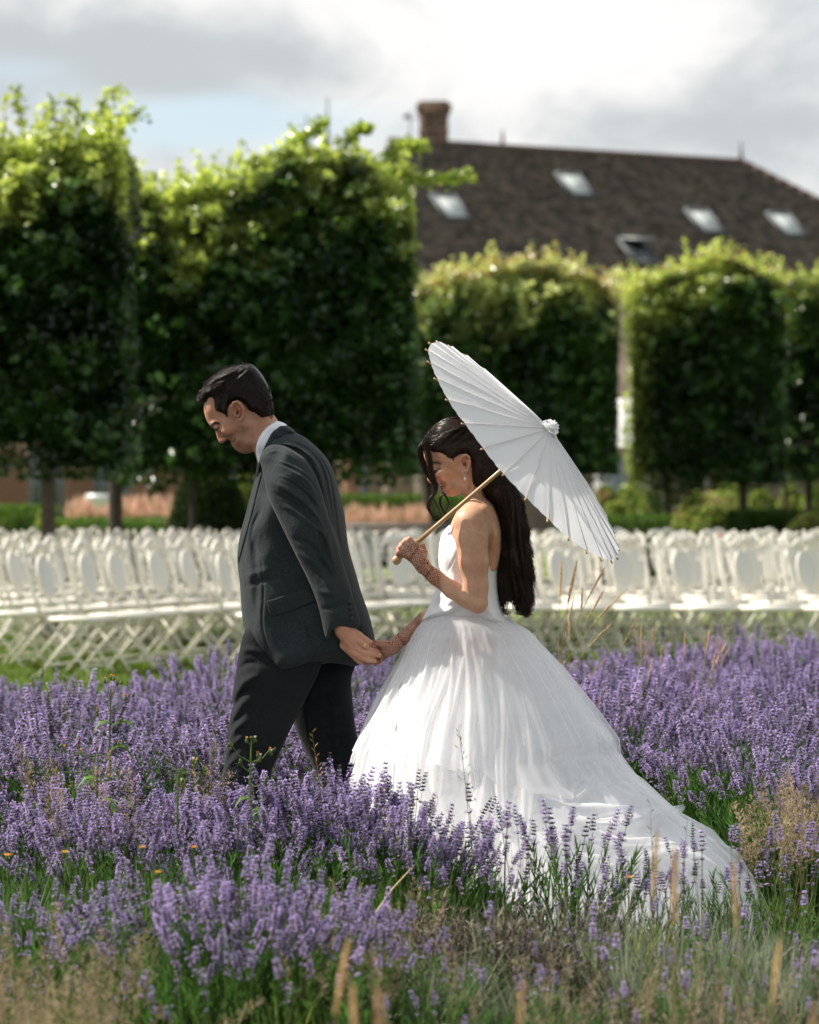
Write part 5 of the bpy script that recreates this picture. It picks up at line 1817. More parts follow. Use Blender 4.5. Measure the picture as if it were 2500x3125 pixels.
# ------------------------------------------------------------------ the long building with the stone roof
def roof_house():
    s1, s2 = 90.0, 95.2
    A = pw(1320, 440, 90.0); B = pw(2264, 499, 95.2)
    zr = 0.5 * (A.z + B.z)
    A.z = B.z = zr
    d = (B - A); d.z = 0; d.normalize()
    n = Vector((d.y, -d.x, 0))               # down-slope, towards the camera
    A = A - d * 1.5                            # the ridge runs on to the left behind the trees
    L = (B - A).length
    run, drop = 5.7, 4.3
    root = empty('stone_roofed_house', (A.x, A.y, 0))
    tag(root, 'long old house with a dark stone-tiled hipped roof, chimney and skylights', 'house')
    def T(p): return p - Vector((A.x, A.y, 0))
    def S(u, w, h=0.0):
        """point on the roof plane: u along the ridge, w down the slope (0..1), h above it"""
        p = A + d * u + n * (run * w) + Vector((0, 0, -drop * w))
        nn = (n * drop + Vector((0, 0, run))).normalized()
        return T(p + nn * h)
    hipx = 5.7
    # base planes of the roof
    Bk = lambda u, w: T(A + d * u - n * (run * w) + Vector((0, 0, -drop * w)))
    v = [S(0, 0), S(L, 0), S(L + hipx, 1), S(-4.5, 1), Bk(L + hipx, 1), Bk(0, 1)]
    mobj('roof_boarding', v, [(0, 3, 2, 1), (1, 2, 4), (0, 1, 4, 5), (0, 5, 3)], MATS['lead_grey'], root)
    # individual stone tiles, joined; courses get narrower towards the ridge
    rg = np.random.default_rng(5)
    V, Fc, Cc = [], [], []
    w = 1.0; k = 0; nn = 0
    hipl = 4.5
    while w > 0.004:
        ch = 0.021 + 0.016 * w
        u = -hipl * w
        end = L + hipx * w
        while u < end:
            wd = rg.uniform(.16, .34) * (.7 + .5 * w)
            u1 = min(u + wd - .012, end)
            if u1 - u > .03:
                th = rg.uniform(.025, .055); w0 = w + rg.uniform(-.002, .003); w1 = w - ch * 1.35
                u0 = u
                top = max(w1, 0)
                pts = [S(u0, w0, .03 + th), S(u1, w0, .03 + th), S(min(u1, L + hipx * top + .01), top, .02), S(max(u0, -hipl * top), top, .02), S(u0, w0, .005), S(u1, w0, .005)]
                V += [tuple(p) for p in pts]
                Fc += [(nn, nn + 1, nn + 2, nn + 3), (nn + 4, nn + 5, nn + 1, nn)]
                g = rg.uniform(.40, 1.75)
                Cc += [(g * rg.uniform(.95, 1.08), g, g * rg.uniform(.88, 1.0))] * 6
                nn += 6
            u += wd
        w -= ch; k += 1
    # hip end, right side
    w = 1.0
    while w > 0.01:
        ch = 0.021 + 0.016 * w
        half = run * w
        u = -half
        while u < half:
            wd = rg.uniform(.22, .45)
            u1 = min(u + wd - .012, half)
            p = lambda uu, ww, h: T(B + d * (hipx * ww) + n * max(-run * ww, min(run * ww, uu)) + Vector((0, 0, -drop * ww))) + (d * drop + Vector((0, 0, hipx))).normalized() * h
            w1 = max(w - ch * 1.35, 0)
            V += [tuple(q) for q in (p(u, w, .07), p(u1, w, .07), p(u1, w1, .02), p(u, w1, .02))]
            Fc.append((nn, nn + 3, nn + 2, nn + 1)); nn += 4
            g = rg.uniform(.55, 1.35)
            Cc += [(g, g, g)] * 4
            u += wd
        w -= ch
    tag(mobj('roof_tile', V, Fc, MATS['roof_tile'], root, False, np.array(Cc)), kind='stuff')
    # ridge and hip tiles
    me = MB(); me.tube([(-.21, 0, 0), (.21, 0, 0)], .13, 8)
    rme = mesh_data('ridge_tile', np.array(me.v), me.f_sorted(), MATS['ridge_tile'], True)
    u = 0.2
    while u < L:
        o = obj('ridge_tile', rme, root, S(u, 0, .04)); o.rotation_euler = (0, rg.uniform(-.02, .02), math.atan2(d.y, d.x)); u += .43
    hd = (S(L + hipx, 1) - S(L, 0)); hl = hd.length; hd.normalize()
    for i in range(int(hl / .43)):
        o = obj('ridge_tile', rme, root, S(L, 0, .04) + hd * (.2 + .43 * i)); o.rotation_mode = 'QUATERNION'; o.rotation_quaternion = hd.to_track_quat('X', 'Z')
    # walls below the eaves
    def wall(name, p, q, z0, z1, mat, thick=.3):
        dd = (q - p).normalized(); nn_ = Vector((dd.y, -dd.x, 0)) * thick
        vv = [(*(p + o_)[:2], z) for z in (z0, z1) for o_ in (Vector(), nn_ * 0)]
        vs = [Vector((p.x, p.y, z0)), Vector((q.x, q.y, z0)), Vector((q.x, q.y, z1)), Vector((p.x, p.y, z1))]
        bk = [x - nn_ for x in vs]
        return mobj(name, [tuple(x) for x in vs + bk], [(0, 1, 2, 3), (5, 4, 7, 6), (0, 4, 5, 1), (3, 2, 6, 7), (0, 3, 7, 4), (1, 5, 6, 2)], MATS[mat], root)
    e0, e1 = S(-4.3, .95), S(L + hipx - .3, .95)
    wall('wall', Vector((e0.x, e0.y, 0)), Vector((e1.x, e1.y, 0)), 0, e0.z, 'stone_wall')
    e2 = Bk(L + hipx - .3, .95)
    wall('wall', Vector((e1.x, e1.y, 0)), Vector((e2.x, e2.y, 0)), 0, e0.z, 'stone_wall')
    mb = MB(); mb.tube([S(-4.5, 1.0, -.05), S(L + hipx, 1.0, -.05)], .07, 8)
    mb.build('gutter', MATS['iron'], root, True)
    # plane hit for skylights
    nn_w = (n * drop + Vector((0, 0, run))).normalized()
    def hit(px, py):
        o = Vector((0, 0, CAM_H)); r = (pw(px, py, 90) - o).normalized()
        t_ = (A - o).dot(nn_w) / r.dot(nn_w)
        return T(o + r * t_)
    up = (-n * run + Vector((0, 0, drop))).normalized()
    def skylight(px, py, wd, ht, open_=False):
        c = hit(px, py)
        o = empty('skylight', c, parent=root)
        o.rotation_mode = 'QUATERNION'
        M = Matrix((d, up, nn_w)).transposed()
        o.rotation_quaternion = M.to_quaternion()
        o.name = 'skylight'
        mb = MB()
        for s in (-1, 1):
            mb.box((s * wd / 2, 0, .11), (.09, ht + .09, .14)); mb.box((0, s * ht / 2, .11), (wd - .09, .09, .14))
        f = mb.build('frame', MATS['lead_grey'], o)
        mb = MB(); mb.box((0, 0, 0), (wd - .08, ht - .08, .03))
        gl = mb.build('pane', MATS['window_glass'] if open_ else MATS['skylight_glass'], o)
        gl.location = (0, 0, .13)
        if open_:
            mb = MB(); mb.box((0, 0, .0), (wd, ht, .06)); mb.box((0, 0, .04), (wd - .16, ht - .16, .03), mi=1)
            sh = mb.build('sash', [MATS['lead_grey'], MATS['skylight_glass']], o)
            sh.location = (0, .22, .42); sh.rotation_euler = (R_(-30), 0, 0)
    for px, py in ((1372, 642), (1752, 573), (2148, 684), (2397, 694)):
        skylight(px, py, .80, 1.26)
    skylight(1945, 778, .78, 1.22, True)
    # chimney
    c = pw(1324, 440, 90.6) - Vector((A.x, A.y, 0))
    mb = MB()
    rg2 = random.Random(2)
    z = zr - 1.0
    while z < zr + 1.02:
        hgt = .16
        for ix in range(3):
            mb.box((c.x - .29 + ix * .29, c.y - .40, z + hgt / 2), (.275, .10, hgt - .015), mi=0)
        for iy in range(3):
            for sx in (-1, 1):
                mb.box((c.x + sx * .40, c.y - .3 + iy * .3, z + hgt / 2), (.09, .285, hgt - .015), mi=0)
        mb.box((c.x, c.y, z + hgt / 2), (.76, .76, hgt), mi=0)
        z += hgt
    mb.build('chimney', MATS['chimney_stone'], root)
    mb = MB()
    pass
    for nm, zz, a_, h_ in (('chimney_cap', 1.10, 1.02, .13), ('chimney_cap', 1.23, 1.10, .10), ('chimney_cap', 1.33, .92, .10), ('chimney_band', .45, .93, .07)):
        mb = MB(); mb.box((c.x, c.y, zr + zz), (a_, a_, h_)); mb.build(nm, MATS['chimney_stone'], root)
    # aerial pole beside the chimney, finials
    p = pw(1252, 440, 90.3) - Vector((A.x, A.y, 0))
    mb = MB(); mb.tube([(p.x, p.y, zr - .3), (p.x, p.y, zr + 1.1)], .022, 6); mb.tube([(p.x - .18, p.y, zr + .86), (p.x + .45, p.y, zr + .86)], .016, 6)
    mb.box((p.x - .12, p.y, zr + .92), (.16, .10, .12))
    mb.build('aerial', MATS['iron'], root)
    for px, py, hgt in ((1534, 458, .62), (2262, 497, .74)):
        f = pw(px, py, 90.0 + (px - 1320) * .0055) - Vector((A.x, A.y, 0))
        mb = MB()
        mb.lathe([(.13, -.1), (.10, .10), (.05, .18), (.075, .26), (.04, .33), (.05, .42), (.02, .50), (.035, .56), (.008, hgt)], (f.x, f.y, zr), None, 10)
        mb.build('finial', MATS['ridge_tile'], root, True)
    # lit window bays on the wall between the trees
    return root


def garden_buildings():
    # low brick range behind the avenue on the left
    Y0 = 56.0
    z_g = 0.0
    root = empty('brick_wing', (pw(0, 1480, Y0).x - 3, Y0, 0))
    tag(root, 'low brick outbuilding with grey doors seen under the left-hand clipped trees', 'building')
    ox = root.location.x
    x0, x1 = 0.0, pw(560, 1480, Y0).x - ox + 1.5
    H = 3.0
    # piers of brick with recessed courses
    me = MB(); me.box((0, 0, 0), (.215, .03, .062))
    bme = mesh_data('brick', np.array(me.v), me.f_sorted(), MATS['brick'])
    def X(px): return pw(px, 1480, Y0).x - ox
    piers = [(-500, 88), (190, 282), (395, 640)]
    mb = MB()
    mb.box(((x0 + x1) / 2, .25, H / 2), (x1 - x0, .3, H), mi=0)
    mb.build('wall', [MATS['mortar']], root)
    cnt = 0
    V, Fc = [], []
    mbs = MB()
    for a, b in piers:
        xa, xb = X(a), X(b)
        for r in range(int(H / .075)):
            z = .04 + r * .075
            if z > 2.6: continue
            x = xa + (.11 if r % 2 else 0)
            while x < xb - .1:
                if .55 < z < 1.85 and cnt < 300 and x > X(-20):
                    obj('brick', bme, root, (x + .11, .082, z)); cnt += 1
                else:
                    mbs.box((x + .11, .082, z), (.215, .03, .062))
                x += .228
    tag(mbs.build('brickwork', MATS['brick'], root), kind='stuff')
    for a, b in ((92, 128), (150, 186), (286, 300), (304, 345), (352, 390)):
        xa, xb = X(a), X(b)
        dr = MB(); dr.box(((xa + xb) / 2, .06, 1.15), (xb - xa, .06, 2.3))
        dd = dr.build('door', MATS['door_paint'], root)
        gl = MB(); gl.box(((xa + xb) / 2, .02, 1.35), ((xb - xa) * .6, .02, 1.5))
        gl.build('pane', MATS['window_glass'], dd)
    mb = MB(); mb.box(((x0 + x1) / 2, .9, H + .1), (x1 - x0 + .6, 2.6, .2)); mb.build('roof', MATS['lead_grey'], root)

    # pale brick garden wall behind the couple
    Yw = 60.0
    xa, xb = pw(900, 1480, Yw).x, pw(1420, 1480, Yw).x
    root = empty('garden_wall', ((xa + xb) / 2, Yw, 0))
    tag(root, 'pale brick garden wall with piers behind the pink grasses, between groom and bride', 'wall')
    L = xb - xa
    mb = MB(); mb.box((0, 0, 1.05), (L, .3, 2.1)); mb.build('core', MATS['mortar'], root)
    me = MB(); me.box((0, 0, 0), (.215, .03, .062))
    bme = mesh_data('brick', np.array(me.v), me.f_sorted(), MATS['brick_pale'])
    mbs = MB(); cnt = 0
    for r in range(28):
        z = .05 + r * .075
        x = -L / 2 + (.11 if r % 2 else 0)
        while x < L / 2 - .1:
            pxx = 1250 + (x + .1 + root.location.x) * F_PX / Yw
            if .75 < z < 1.75 and 1045 < pxx < 1290 and cnt < 300:
                obj('brick', bme, root, (x + .11, -.168, z)); cnt += 1
            else:
                mbs.box((x + .11, -.168, z), (.215, .03, .062))
            x += .228
    tag(mbs.build('brickwork', MATS['brick_pale'], root), kind='stuff')
    for px in (1072, 1112, 1180, 1278, 1310):
        x = pw(px, 1480, Yw).x - root.location.x
        mb = MB(); mb.box((x, -.24, 1.1), (.16 if px not in (1072,) else .34, .10, 2.2))
        mb.build('pier', MATS['brick'] if px == 1072 else (MATS['lead_grey'] if px == 1112 else MATS['stone_wall']), root)
    mb = MB(); mb.box((0, 0, 2.16), (L + .1, .42, .09)); mb.build('coping', MATS['stone_wall'], root)

    # stone annexe and bright white canopy in the gap between the two clipped trees
    Ya = 66.0
    c = pw(1915, 1480, Ya)
    root = empty('stone_annexe', (c.x, Ya, 0))
    tag(root, 'weathered stone annexe glimpsed in the gap between the two right-hand clipped trees', 'building')
    mb = MB(); mb.box((0, 1.2, 2.3), (3.2, 2.0, 4.6)); mb.build('wall', MATS['rubble_wall'], root)
    mb = MB(); mb.box((0, 1.1, 4.68), (3.5, 2.4, .16)); mb.build('coping', MATS['stone_wall'], root)
    mb = MB(); mb.box((-.35, .17, 1.0), (.8, .06, 2.0)); mb.build('door', MATS['door_paint'], root)
    Yp = 64.0
    c = pw(1904, 1345, Yp)
    root = empty('white_canopy', (c.x, Yp, 0))
    tag(root, 'bright white pitched canopy catching the sun between two clipped trees', 'canopy')
    mb = MB()
    # two sloping fabric panels on slim posts
    w = .62
    vs = [(-w, -.6, 2.30), (w, -.6, 2.30), (w, .6, 2.30), (-w, .6, 2.30), (-w * .35, -.12, 3.25), (w * .35, -.12, 3.25), (w * .35, .12, 3.25), (-w * .35, .12, 3.25),
          (-w, -.6, 2.14), (w, -.6, 2.14), (w, .6, 2.14), (-w, .6, 2.14)]
    fs = [(0, 1, 5, 4), (1, 2, 6, 5), (2, 3, 7, 6), (3, 0, 4, 7), (4, 5, 6, 7), (8, 9, 1, 0), (9, 10, 2, 1), (10, 11, 3, 2), (11, 8, 0, 3)]
    mobj('fabric', vs, fs, MATS['white_render'], root)
    for sx in (-1, 1):
        for sy in (-1, 1):
            mb = MB(); mb.tube([(sx * (w - .04), sy * .56, 0), (sx * (w - .04), sy * .56, 2.2)], .025, 6)
            mb.build('post', MATS['white_render'], root)

    # spires far behind the second tree
    for px, py, hh in ((937, 352, 1.0), (1000, 300, 1.6)):
        p = pw(px, 460, 120)
        root = None
        mb = MB(); mb.lathe([(.5, 0), (.42, p.z - 1.2), (.20, p.z - .3), (.10, p.z + .5), (.035, p.z + 1.0), (.03, pw(px, py, 120).z)], (0, 0, 0), None, 8)
        o = mb.build('spire', MATS['iron'], None, True, loc=(p.x, 120, 0))
        tag(o, 'thin dark spire rising behind the top of the broad clipped tree, ' + ('the shorter, left one' if px < 970 else 'the taller, right one'), 'spire')

    # pale bowl planter under the trees
    p = pw(318, 1520, 40)
    mb = MB()
    zt = PZ(1508, 40)
    mb.lathe([(.16, 0), (.15, .03), (.05, .06), (.045, zt - .34), (.09, zt - .26), (.20, zt - .16), (.255, zt - .06), (.262, zt), (.245, zt), (.18, zt - .06), (.001, zt - .08)], (0, 0, 0), None, 24)
    tag(mb.build('bowl_planter', MATS['white_car'], None, True, loc=(p.x, 40, 0)), 'pale rounded bowl on a stem beside the dark tree trunk on the left', 'planter')

    # slatted bench behind the chairs
    p = pw(1240, 1610, 36)
    b = empty('garden_bench', (p.x, 36, 0))
    tag(b, 'grey weathered wooden bench behind the chairs, left of the bride', 'bench')
    for i in range(5):
        mb = MB(); mb.box((0, .26 + .02 * i, .50 + .085 * i), (1.5, .025, .06)); mb.build('slat', MATS['weathered_wood'], b)
    for i in range(5):
        mb = MB(); mb.box((0, -.2 + .1 * i, .43), (1.5, .075, .03)); mb.build('slat', MATS['weathered_wood'], b)
    for sx in (-.68, .68):
        for sy in (-.22, .24):
            mb = MB(); mb.box((sx, sy, .21 if sy < 0 else .44), (.06, .06, .42 if sy < 0 else .88)); mb.build('leg', MATS['weathered_wood'], b)
    # planter / crate things on the right behind the chairs
    p = pw(2085, 1640, 35)
    o = empty('garden_trolley', (p.x, 35, 0)); tag(o, 'dark grey covered trolley standing behind the right-hand chairs', 'trolley')
    mb = MB(); mb.box((0, 0, .42), (.62, .5, .40), taper=.9); mb.box((.5, 0, .52), (.5, .4, .28)); mb.build('body', MATS['bin_plastic'], o)
    for s in (-.25, .3):
        mb = MB(); mb.lathe([(.01, -.04), (.14, -.04), (.14, .04), (.01, .04)], (s, -.28, .14), Matrix.Rotation(R_(90), 3, 'X'), 12); mb.build('wheel', MATS['iron'], o, True)
    p = pw(2204, 1640, 35)
    mb = MB(); mb.lathe([(.01, 0), (.05, 0), (.055, .3), (.065, .64), (.06, .74), (.03, .77), (.01, .77)], (0, 0, 0), None, 12)
    tag(mb.build('bollard', MATS['red_plastic'], None, True, loc=(p.x, 35, 0)), 'small orange-red post behind the right-hand chairs', 'post')


# ------------------------------------------------------------------ leaves
def leaf_quads(C, N, D, Ls, Ws):
    """kite shaped leaves: centre, normal, direction, length, width -> verts, faces (2 quads folded on the midrib)"""
    B = np.cross(N, D)
    Ls = Ls[:, None]; Ws = Ws[:, None]
    p0 = C - D * Ls * .5
    p1 = C + B * Ws * .5 - D * Ls * .05 + N * Ws * .12
    p2 = C + D * Ls * .5 - N * Ls * .10
    p3 = C - B * Ws * .5 - D * Ls * .05 + N * Ws * .12
    V = np.stack([p0, p1, p2, p3], 1).reshape(-1, 3)
    n = len(C)
    b = np.arange(n) * 4
    F = np.concatenate([np.stack([b, b + 1, b + 2], 1), np.stack([b, b + 2, b + 3], 1)])
    return V, F


def rand_frames(rg, n, up_bias=0.3):
    N = rg.normal(0, 1, (n, 3)); N[:, 2] = np.abs(N[:, 2]) + up_bias
    N /= np.linalg.norm(N, axis=1, keepdims=True)
    D = rg.normal(0, 1, (n, 3)); D -= (D * N).sum(1, keepdims=True) * N
    D /= np.linalg.norm(D, axis=1, keepdims=True)
    return N, D


def clipped_tree(name_label, Y, x0, x1, depth, z0, top, trunk_px, seed, n=26000, leaf=.075, young=(0.46, 0.53, 0.13), shoots=60, lower_bulge=None, group='clipped pleached trees', left_lit=0.0, trunk_r=.10, bark='bark', copper=0.0):
    """a tall clipped, box shaped tree; top is a list of (photo x, photo y) for the upper outline"""
    rg = np.random.default_rng(seed)
    tp = np.array([(PX(a, Y), PZ(b, Y)) for a, b in top])
    X0, X1 = PX(x0, Y), PX(x1, Y)
    cx = (X0 + X1) / 2
    root = empty('clipped_tree', (cx, Y + depth / 2, 0))
    tag(root, name_label, 'tree', group)
    zt = lambda x: np.interp(x, tp[:, 0], tp[:, 1])
    W1 = _waves(seed, 5, .8, 2.0); W2 = _waves(seed + 1, 6, 3, 8)
    def bulge(P): return .10 * _vnoise(P, W1) * .6 + .05 * _vnoise(P, W2) * .6
    # surface-weighted samples
    P = []
    m = n
    face = rg.random(m)
    u = rg.random(m); v = rg.random(m)
    dep = rg.exponential(.11, m)
    x = X0 + (X1 - X0) * u
    zz = z0 + (zt(x) - z0) * v
    y = np.where(face < .62, Y + dep, Y + depth * rg.random(m))
    side = (face >= .62) & (face < .74)
    x = np.where(side, np.where(rg.random(m) < .5, X0 + dep, X1 - dep), x)
    topm = (face >= .74) & (face < .94)
    zz = np.where(topm, zt(x) - dep * 1.3, zz)
    bot = face >= .94
    zz = np.where(bot, z0 + dep * .8 - .1, zz)
    P = np.stack([x, y, zz], 1)
    bl = bulge(P)
    P[:, 1] -= np.where(face < .62, bl, 0)
    P[:, 0] += np.where(side, bl * np.sign(P[:, 0] - cx), 0)
    P[:, 2] += np.where(topm, bl * 1.4, 0)
    # uneven bottom and thin places
    edge = _vnoise(P, _waves(seed + 4, 5, 2, 5))
    keep = ~((P[:, 2] < z0 + .20 * np.clip(edge, 0, 1.5)) & (rg.random(m) < .85))
    P = P[keep]
    # clumping: drop leaves in small dark hollows
    h = _vnoise(P, _waves(seed + 5, 7, 7, 16))
    P = P[~((h > .75) & (rg.random(len(P)) < .8))]
    if lower_bulge:
        bx0, bx1, bz = PX(lower_bulge[0], Y), PX(lower_bulge[1], Y), PZ(lower_bulge[2], Y)
        k = 1200
        q = np.stack([rg.uniform(bx0, bx1, k), Y + rg.random(k) * depth, rg.uniform(bz, z0 + .25, k)], 1)
        q = q[(((q[:, 0] - (bx0 + bx1) / 2) / ((bx1 - bx0) / 2)) ** 2 + ((q[:, 2] - z0 - .1) / (z0 + .1 - bz)) ** 2) < 1]
        P = np.concatenate([P, q])
    # shoots above the clipped top
    SH = []
    mbs = MB()
    for i in range(shoots):
        sx = rg.uniform(X0 + .05, X1 - .05); sy = Y + rg.random() * depth
        ln = rg.uniform(.10, .34) * (1.7 if rg.random() < .14 else 1)
        dx, dy = rg.normal(0, .22), rg.normal(0, .15)
        b0 = np.array((sx, sy, zt(sx) - .10))
        tip = b0 + np.array((dx * ln, dy * ln, ln))
        mbs.tube([b0, (b0 + tip) / 2 + np.array((.02, 0, 0)), tip], [.006, .005, .002], 3, cap=False)
        k = int(ln / .017)
        t = np.linspace(.05, 1, k)[:, None]
        q = b0 + (tip - b0) * t + rg.normal(0, .024, (k, 3))
        SH.append(q)
    # sprays pushing out of the clipped face, denser towards the top
    SP = []
    for i in range(int(60 * (X1 - X0))):
        sx = rg.uniform(X0, X1); t_ = rg.random() ** 1.7
        b0 = np.array((sx, Y - .03, zt(sx) - .25 - t_ * (zt(sx) - z0 - .3)))
        ln = rg.uniform(.12, .30)
        tip = b0 + np.array((rg.normal(.0, .35), -.75, rg.uniform(-.3, .5))) * ln
        k = int(ln / .019)
        tt = np.linspace(.2, 1, k)[:, None]
        SP.append(b0 + (tip - b0) * tt + rg.normal(0, .028, (k, 3)))
    nS = len(np.concatenate(SP))
    P = np.concatenate([P] + SP)
    SHP = np.concatenate(SH)
    nP = len(P)
    P = np.concatenate([P, SHP])
    N, D = rand_frames(rg, len(P), .45)
    # leaves on the flat faces turn outwards
    ff = np.zeros(len(P)); ff[:nP] = 1
    N[:, 1] -= .55 * ff * (rg.random(len(P)) < .6)
    N /= np.linalg.norm(N, axis=1, keepdims=True)
    D -= (D * N).sum(1, keepdims=True) * N; D /= np.linalg.norm(D, axis=1, keepdims=True)
    Ls = rg.uniform(.7, 1.25, len(P)) * leaf; Ws = Ls * rg.uniform(.62, .8, len(P))
    V, F = leaf_quads(P, N, D, Ls, Ws)
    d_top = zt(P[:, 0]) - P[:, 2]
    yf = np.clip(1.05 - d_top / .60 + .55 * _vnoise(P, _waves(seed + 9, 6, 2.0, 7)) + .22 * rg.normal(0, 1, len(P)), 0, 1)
    if left_lit:
        yf = np.maximum(yf, np.clip(1 - (P[:, 0] - X0) / left_lit + .3 * rg.normal(0, 1, len(P)), 0, 1) * .8)  # sunlit left side put into the leaf colour as a paler tint
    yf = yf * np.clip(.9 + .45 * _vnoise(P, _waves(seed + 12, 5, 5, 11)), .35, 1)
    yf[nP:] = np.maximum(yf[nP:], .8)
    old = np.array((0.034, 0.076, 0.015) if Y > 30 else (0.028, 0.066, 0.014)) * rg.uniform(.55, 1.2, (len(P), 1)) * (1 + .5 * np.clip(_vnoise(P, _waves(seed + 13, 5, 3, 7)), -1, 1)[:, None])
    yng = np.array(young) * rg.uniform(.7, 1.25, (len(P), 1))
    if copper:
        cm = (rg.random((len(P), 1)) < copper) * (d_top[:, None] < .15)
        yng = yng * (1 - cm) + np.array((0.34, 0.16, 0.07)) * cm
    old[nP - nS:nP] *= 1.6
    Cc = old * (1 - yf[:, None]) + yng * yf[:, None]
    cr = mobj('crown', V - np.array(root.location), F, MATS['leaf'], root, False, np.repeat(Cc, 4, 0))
    sh = mbs.build('shoots', MATS['bark'], cr); sh.location = -root.location; sh['kind'] = 'stuff'
    # added dark hull inside the leaves: blocks light and deepens the shade
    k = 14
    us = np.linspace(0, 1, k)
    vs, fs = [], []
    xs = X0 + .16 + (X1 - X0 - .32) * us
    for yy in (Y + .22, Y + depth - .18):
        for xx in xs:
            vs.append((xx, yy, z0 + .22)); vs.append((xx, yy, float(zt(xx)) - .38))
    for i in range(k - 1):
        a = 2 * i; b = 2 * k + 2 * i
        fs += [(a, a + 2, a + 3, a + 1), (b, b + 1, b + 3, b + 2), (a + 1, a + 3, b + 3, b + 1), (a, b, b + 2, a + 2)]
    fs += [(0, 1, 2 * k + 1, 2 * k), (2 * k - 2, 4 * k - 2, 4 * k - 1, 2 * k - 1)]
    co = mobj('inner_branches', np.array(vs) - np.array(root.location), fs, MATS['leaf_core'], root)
    # trunk
    for tx, tr in trunk_px:
        x_ = PX(tx, Y + depth / 2) - cx
        mb = MB()
        tr = tr * .68
        mb.tube([(x_, 0, -.02), (x_ + .01, 0, .08), (x_, .01, .6), (x_ - .01, 0, 1.2), (x_, 0, z0 + .5), (x_ + .02, 0, z0 + 1.4)], [tr * 1.5, tr * 1.12, tr, tr * .95, tr * .9, tr * .5], 10)
        for s in (-1, 1):
            mb.tube([(x_, 0, z0 + .15), (x_ + s * .5, .05, z0 + .45), (x_ + s * 1.0, 0, z0 + .6)], [tr * .4, tr * .28, tr * .15], 6)
        mb.build('trunk', MATS[bark], root, True)
    return root


def trees():
    clipped_tree('tallest clipped tree at the left edge, its bright top shoots against the sky', 24, -220, 380, 1.5, 1.50,
                 [(-220, 486), (0, 466), (60, 431), (150, 441), (230, 416), (300, 386), (350, 416), (372, 486)], [(150, .095)], 11, n=42000, leaf=.082, shoots=170, bark='bark')
    clipped_tree('broad clipped tree behind the groom, widest of the row, white glints on its leaves', 27, 350, 1262, 1.7, 1.45,
                 [(350, 618), (450, 588), (560, 578), (640, 558), (740, 538), (860, 498), (960, 478), (1080, 488), (1180, 528), (1240, 578), (1262, 638)], [(355, .105), (590, .05)], 23, n=64000, leaf=.082, shoots=270, bark='bark_dark')
    clipped_tree('clipped tree behind the parasol with pale coppery young shoots', 40, 1262, 1888, 2.0, 1.50,
                 [(1262, 896), (1320, 856), (1400, 826), (1520, 811), (1620, 801), (1720, 811), (1800, 836), (1860, 886), (1888, 956)], [(1308, .11)], 37, n=56000, leaf=.074, shoots=190,
                 young=(0.50, 0.54, 0.19), copper=.28, bark='bark_dark')
    clipped_tree('clipped tree right of the parasol with a low bulging left side', 41, 1935, 2400, 2.0, 1.38,
                 [(1935, 868), (2000, 848), (2080, 828), (2140, 798), (2200, 778), (2260, 798), (2330, 828), (2400, 858)], [(2036, .085), (2272, .10)], 41, n=50000, leaf=.074, shoots=150,
                 lower_bulge=(1955, 2175, 1560), left_lit=.30, copper=.15, bark='bark')
    clipped_tree('clipped tree cut by the right edge of the picture', 43, 2385, 2900, 2.0, 1.40,
                 [(2385, 878), (2440, 848), (2500, 843), (2600, 828), (2900, 838)], [(2470, .09), (2400, .05)], 43, n=32000, leaf=.074, shoots=50, copper=.1, bark='bark_dark')
    # reaching branch on the broad tree
    rg = np.random.default_rng(77)
    root = [o for o in bpy.data.objects if o.name == 'clipped_tree.001'][0]
    mb = MB(); P = []
    for path, w in (([(1200, 520), (1280, 545), (1360, 545), (1428, 538)], .11), ([(1180, 480), (1240, 440), (1296, 452)], .10), ([(900, 430), (960, 400), (990, 372)], .08), ([(1060, 440), (1090, 400), (1130, 388)], .08)):
        pts = [Vector(P3(a, b, 27.2)) for a, b in path]
        mb.tube(pts, [.014, .010, .007, .003][:len(pts)], 5)
        c = catmull([tuple(p) for p in pts], 10, False)
        for p in c:
            k = 8
            P.append(p + rg.normal(0, w * .50, (k, 3)) * np.array((1, 1, .7)))
    P = np.concatenate(P)
    N, D = rand_frames(rg, len(P), .4)
    Ls = rg.uniform(.05, .09, len(P))
    V, F = leaf_quads(P, N, D, Ls, Ls * .72)
    Cc = np.array((0.30, 0.38, 0.06)) * rg.uniform(.5, 1.3, (len(P), 1))
    b = mobj('branch', V - np.array(root.location), F, MATS['leaf'], root, False, np.repeat(Cc, 4, 0)); b['kind'] = 'stuff'
    s = mb.build('twigs', MATS['bark'], b); s.location = -root.location
    root = [o for o in bpy.data.objects if o.name == 'clipped_tree'][0]
    mb = MB(); P = []
    for path, w in (([(60, 380), (62, 330), (45, 275)], .04), ([(170, 400), (165, 350), (155, 300)], .05), ([(340, 430), (385, 380), (435, 345)], .07), ([(300, 350), (330, 300), (372, 272)], .06), ([(240, 390), (235, 340), (215, 300)], .05)):
        pts = [Vector(P3(a, b, 24.3)) for a, b in path]
        mb.tube(pts, [.010, .007, .003], 5)
        for p in catmull([tuple(p) for p in pts], 8, False):
            P.append(p + rg.normal(0, w * .7, (3, 3)))
    P = np.concatenate(P); N, D = rand_frames(rg, len(P), .4)
    Ls = rg.uniform(.05, .085, len(P)); V, F = leaf_quads(P, N, D, Ls, Ls * .72)
    Cc = np.array((0.32, 0.38, 0.07)) * rg.uniform(.5, 1.3, (len(P), 1))
    b = mobj('branch', V - np.array(root.location), F, MATS['leaf'], root, False, np.repeat(Cc, 4, 0)); b['kind'] = 'stuff'
    s = mb.build('twigs', MATS['bark'], b); s.location = -root.location


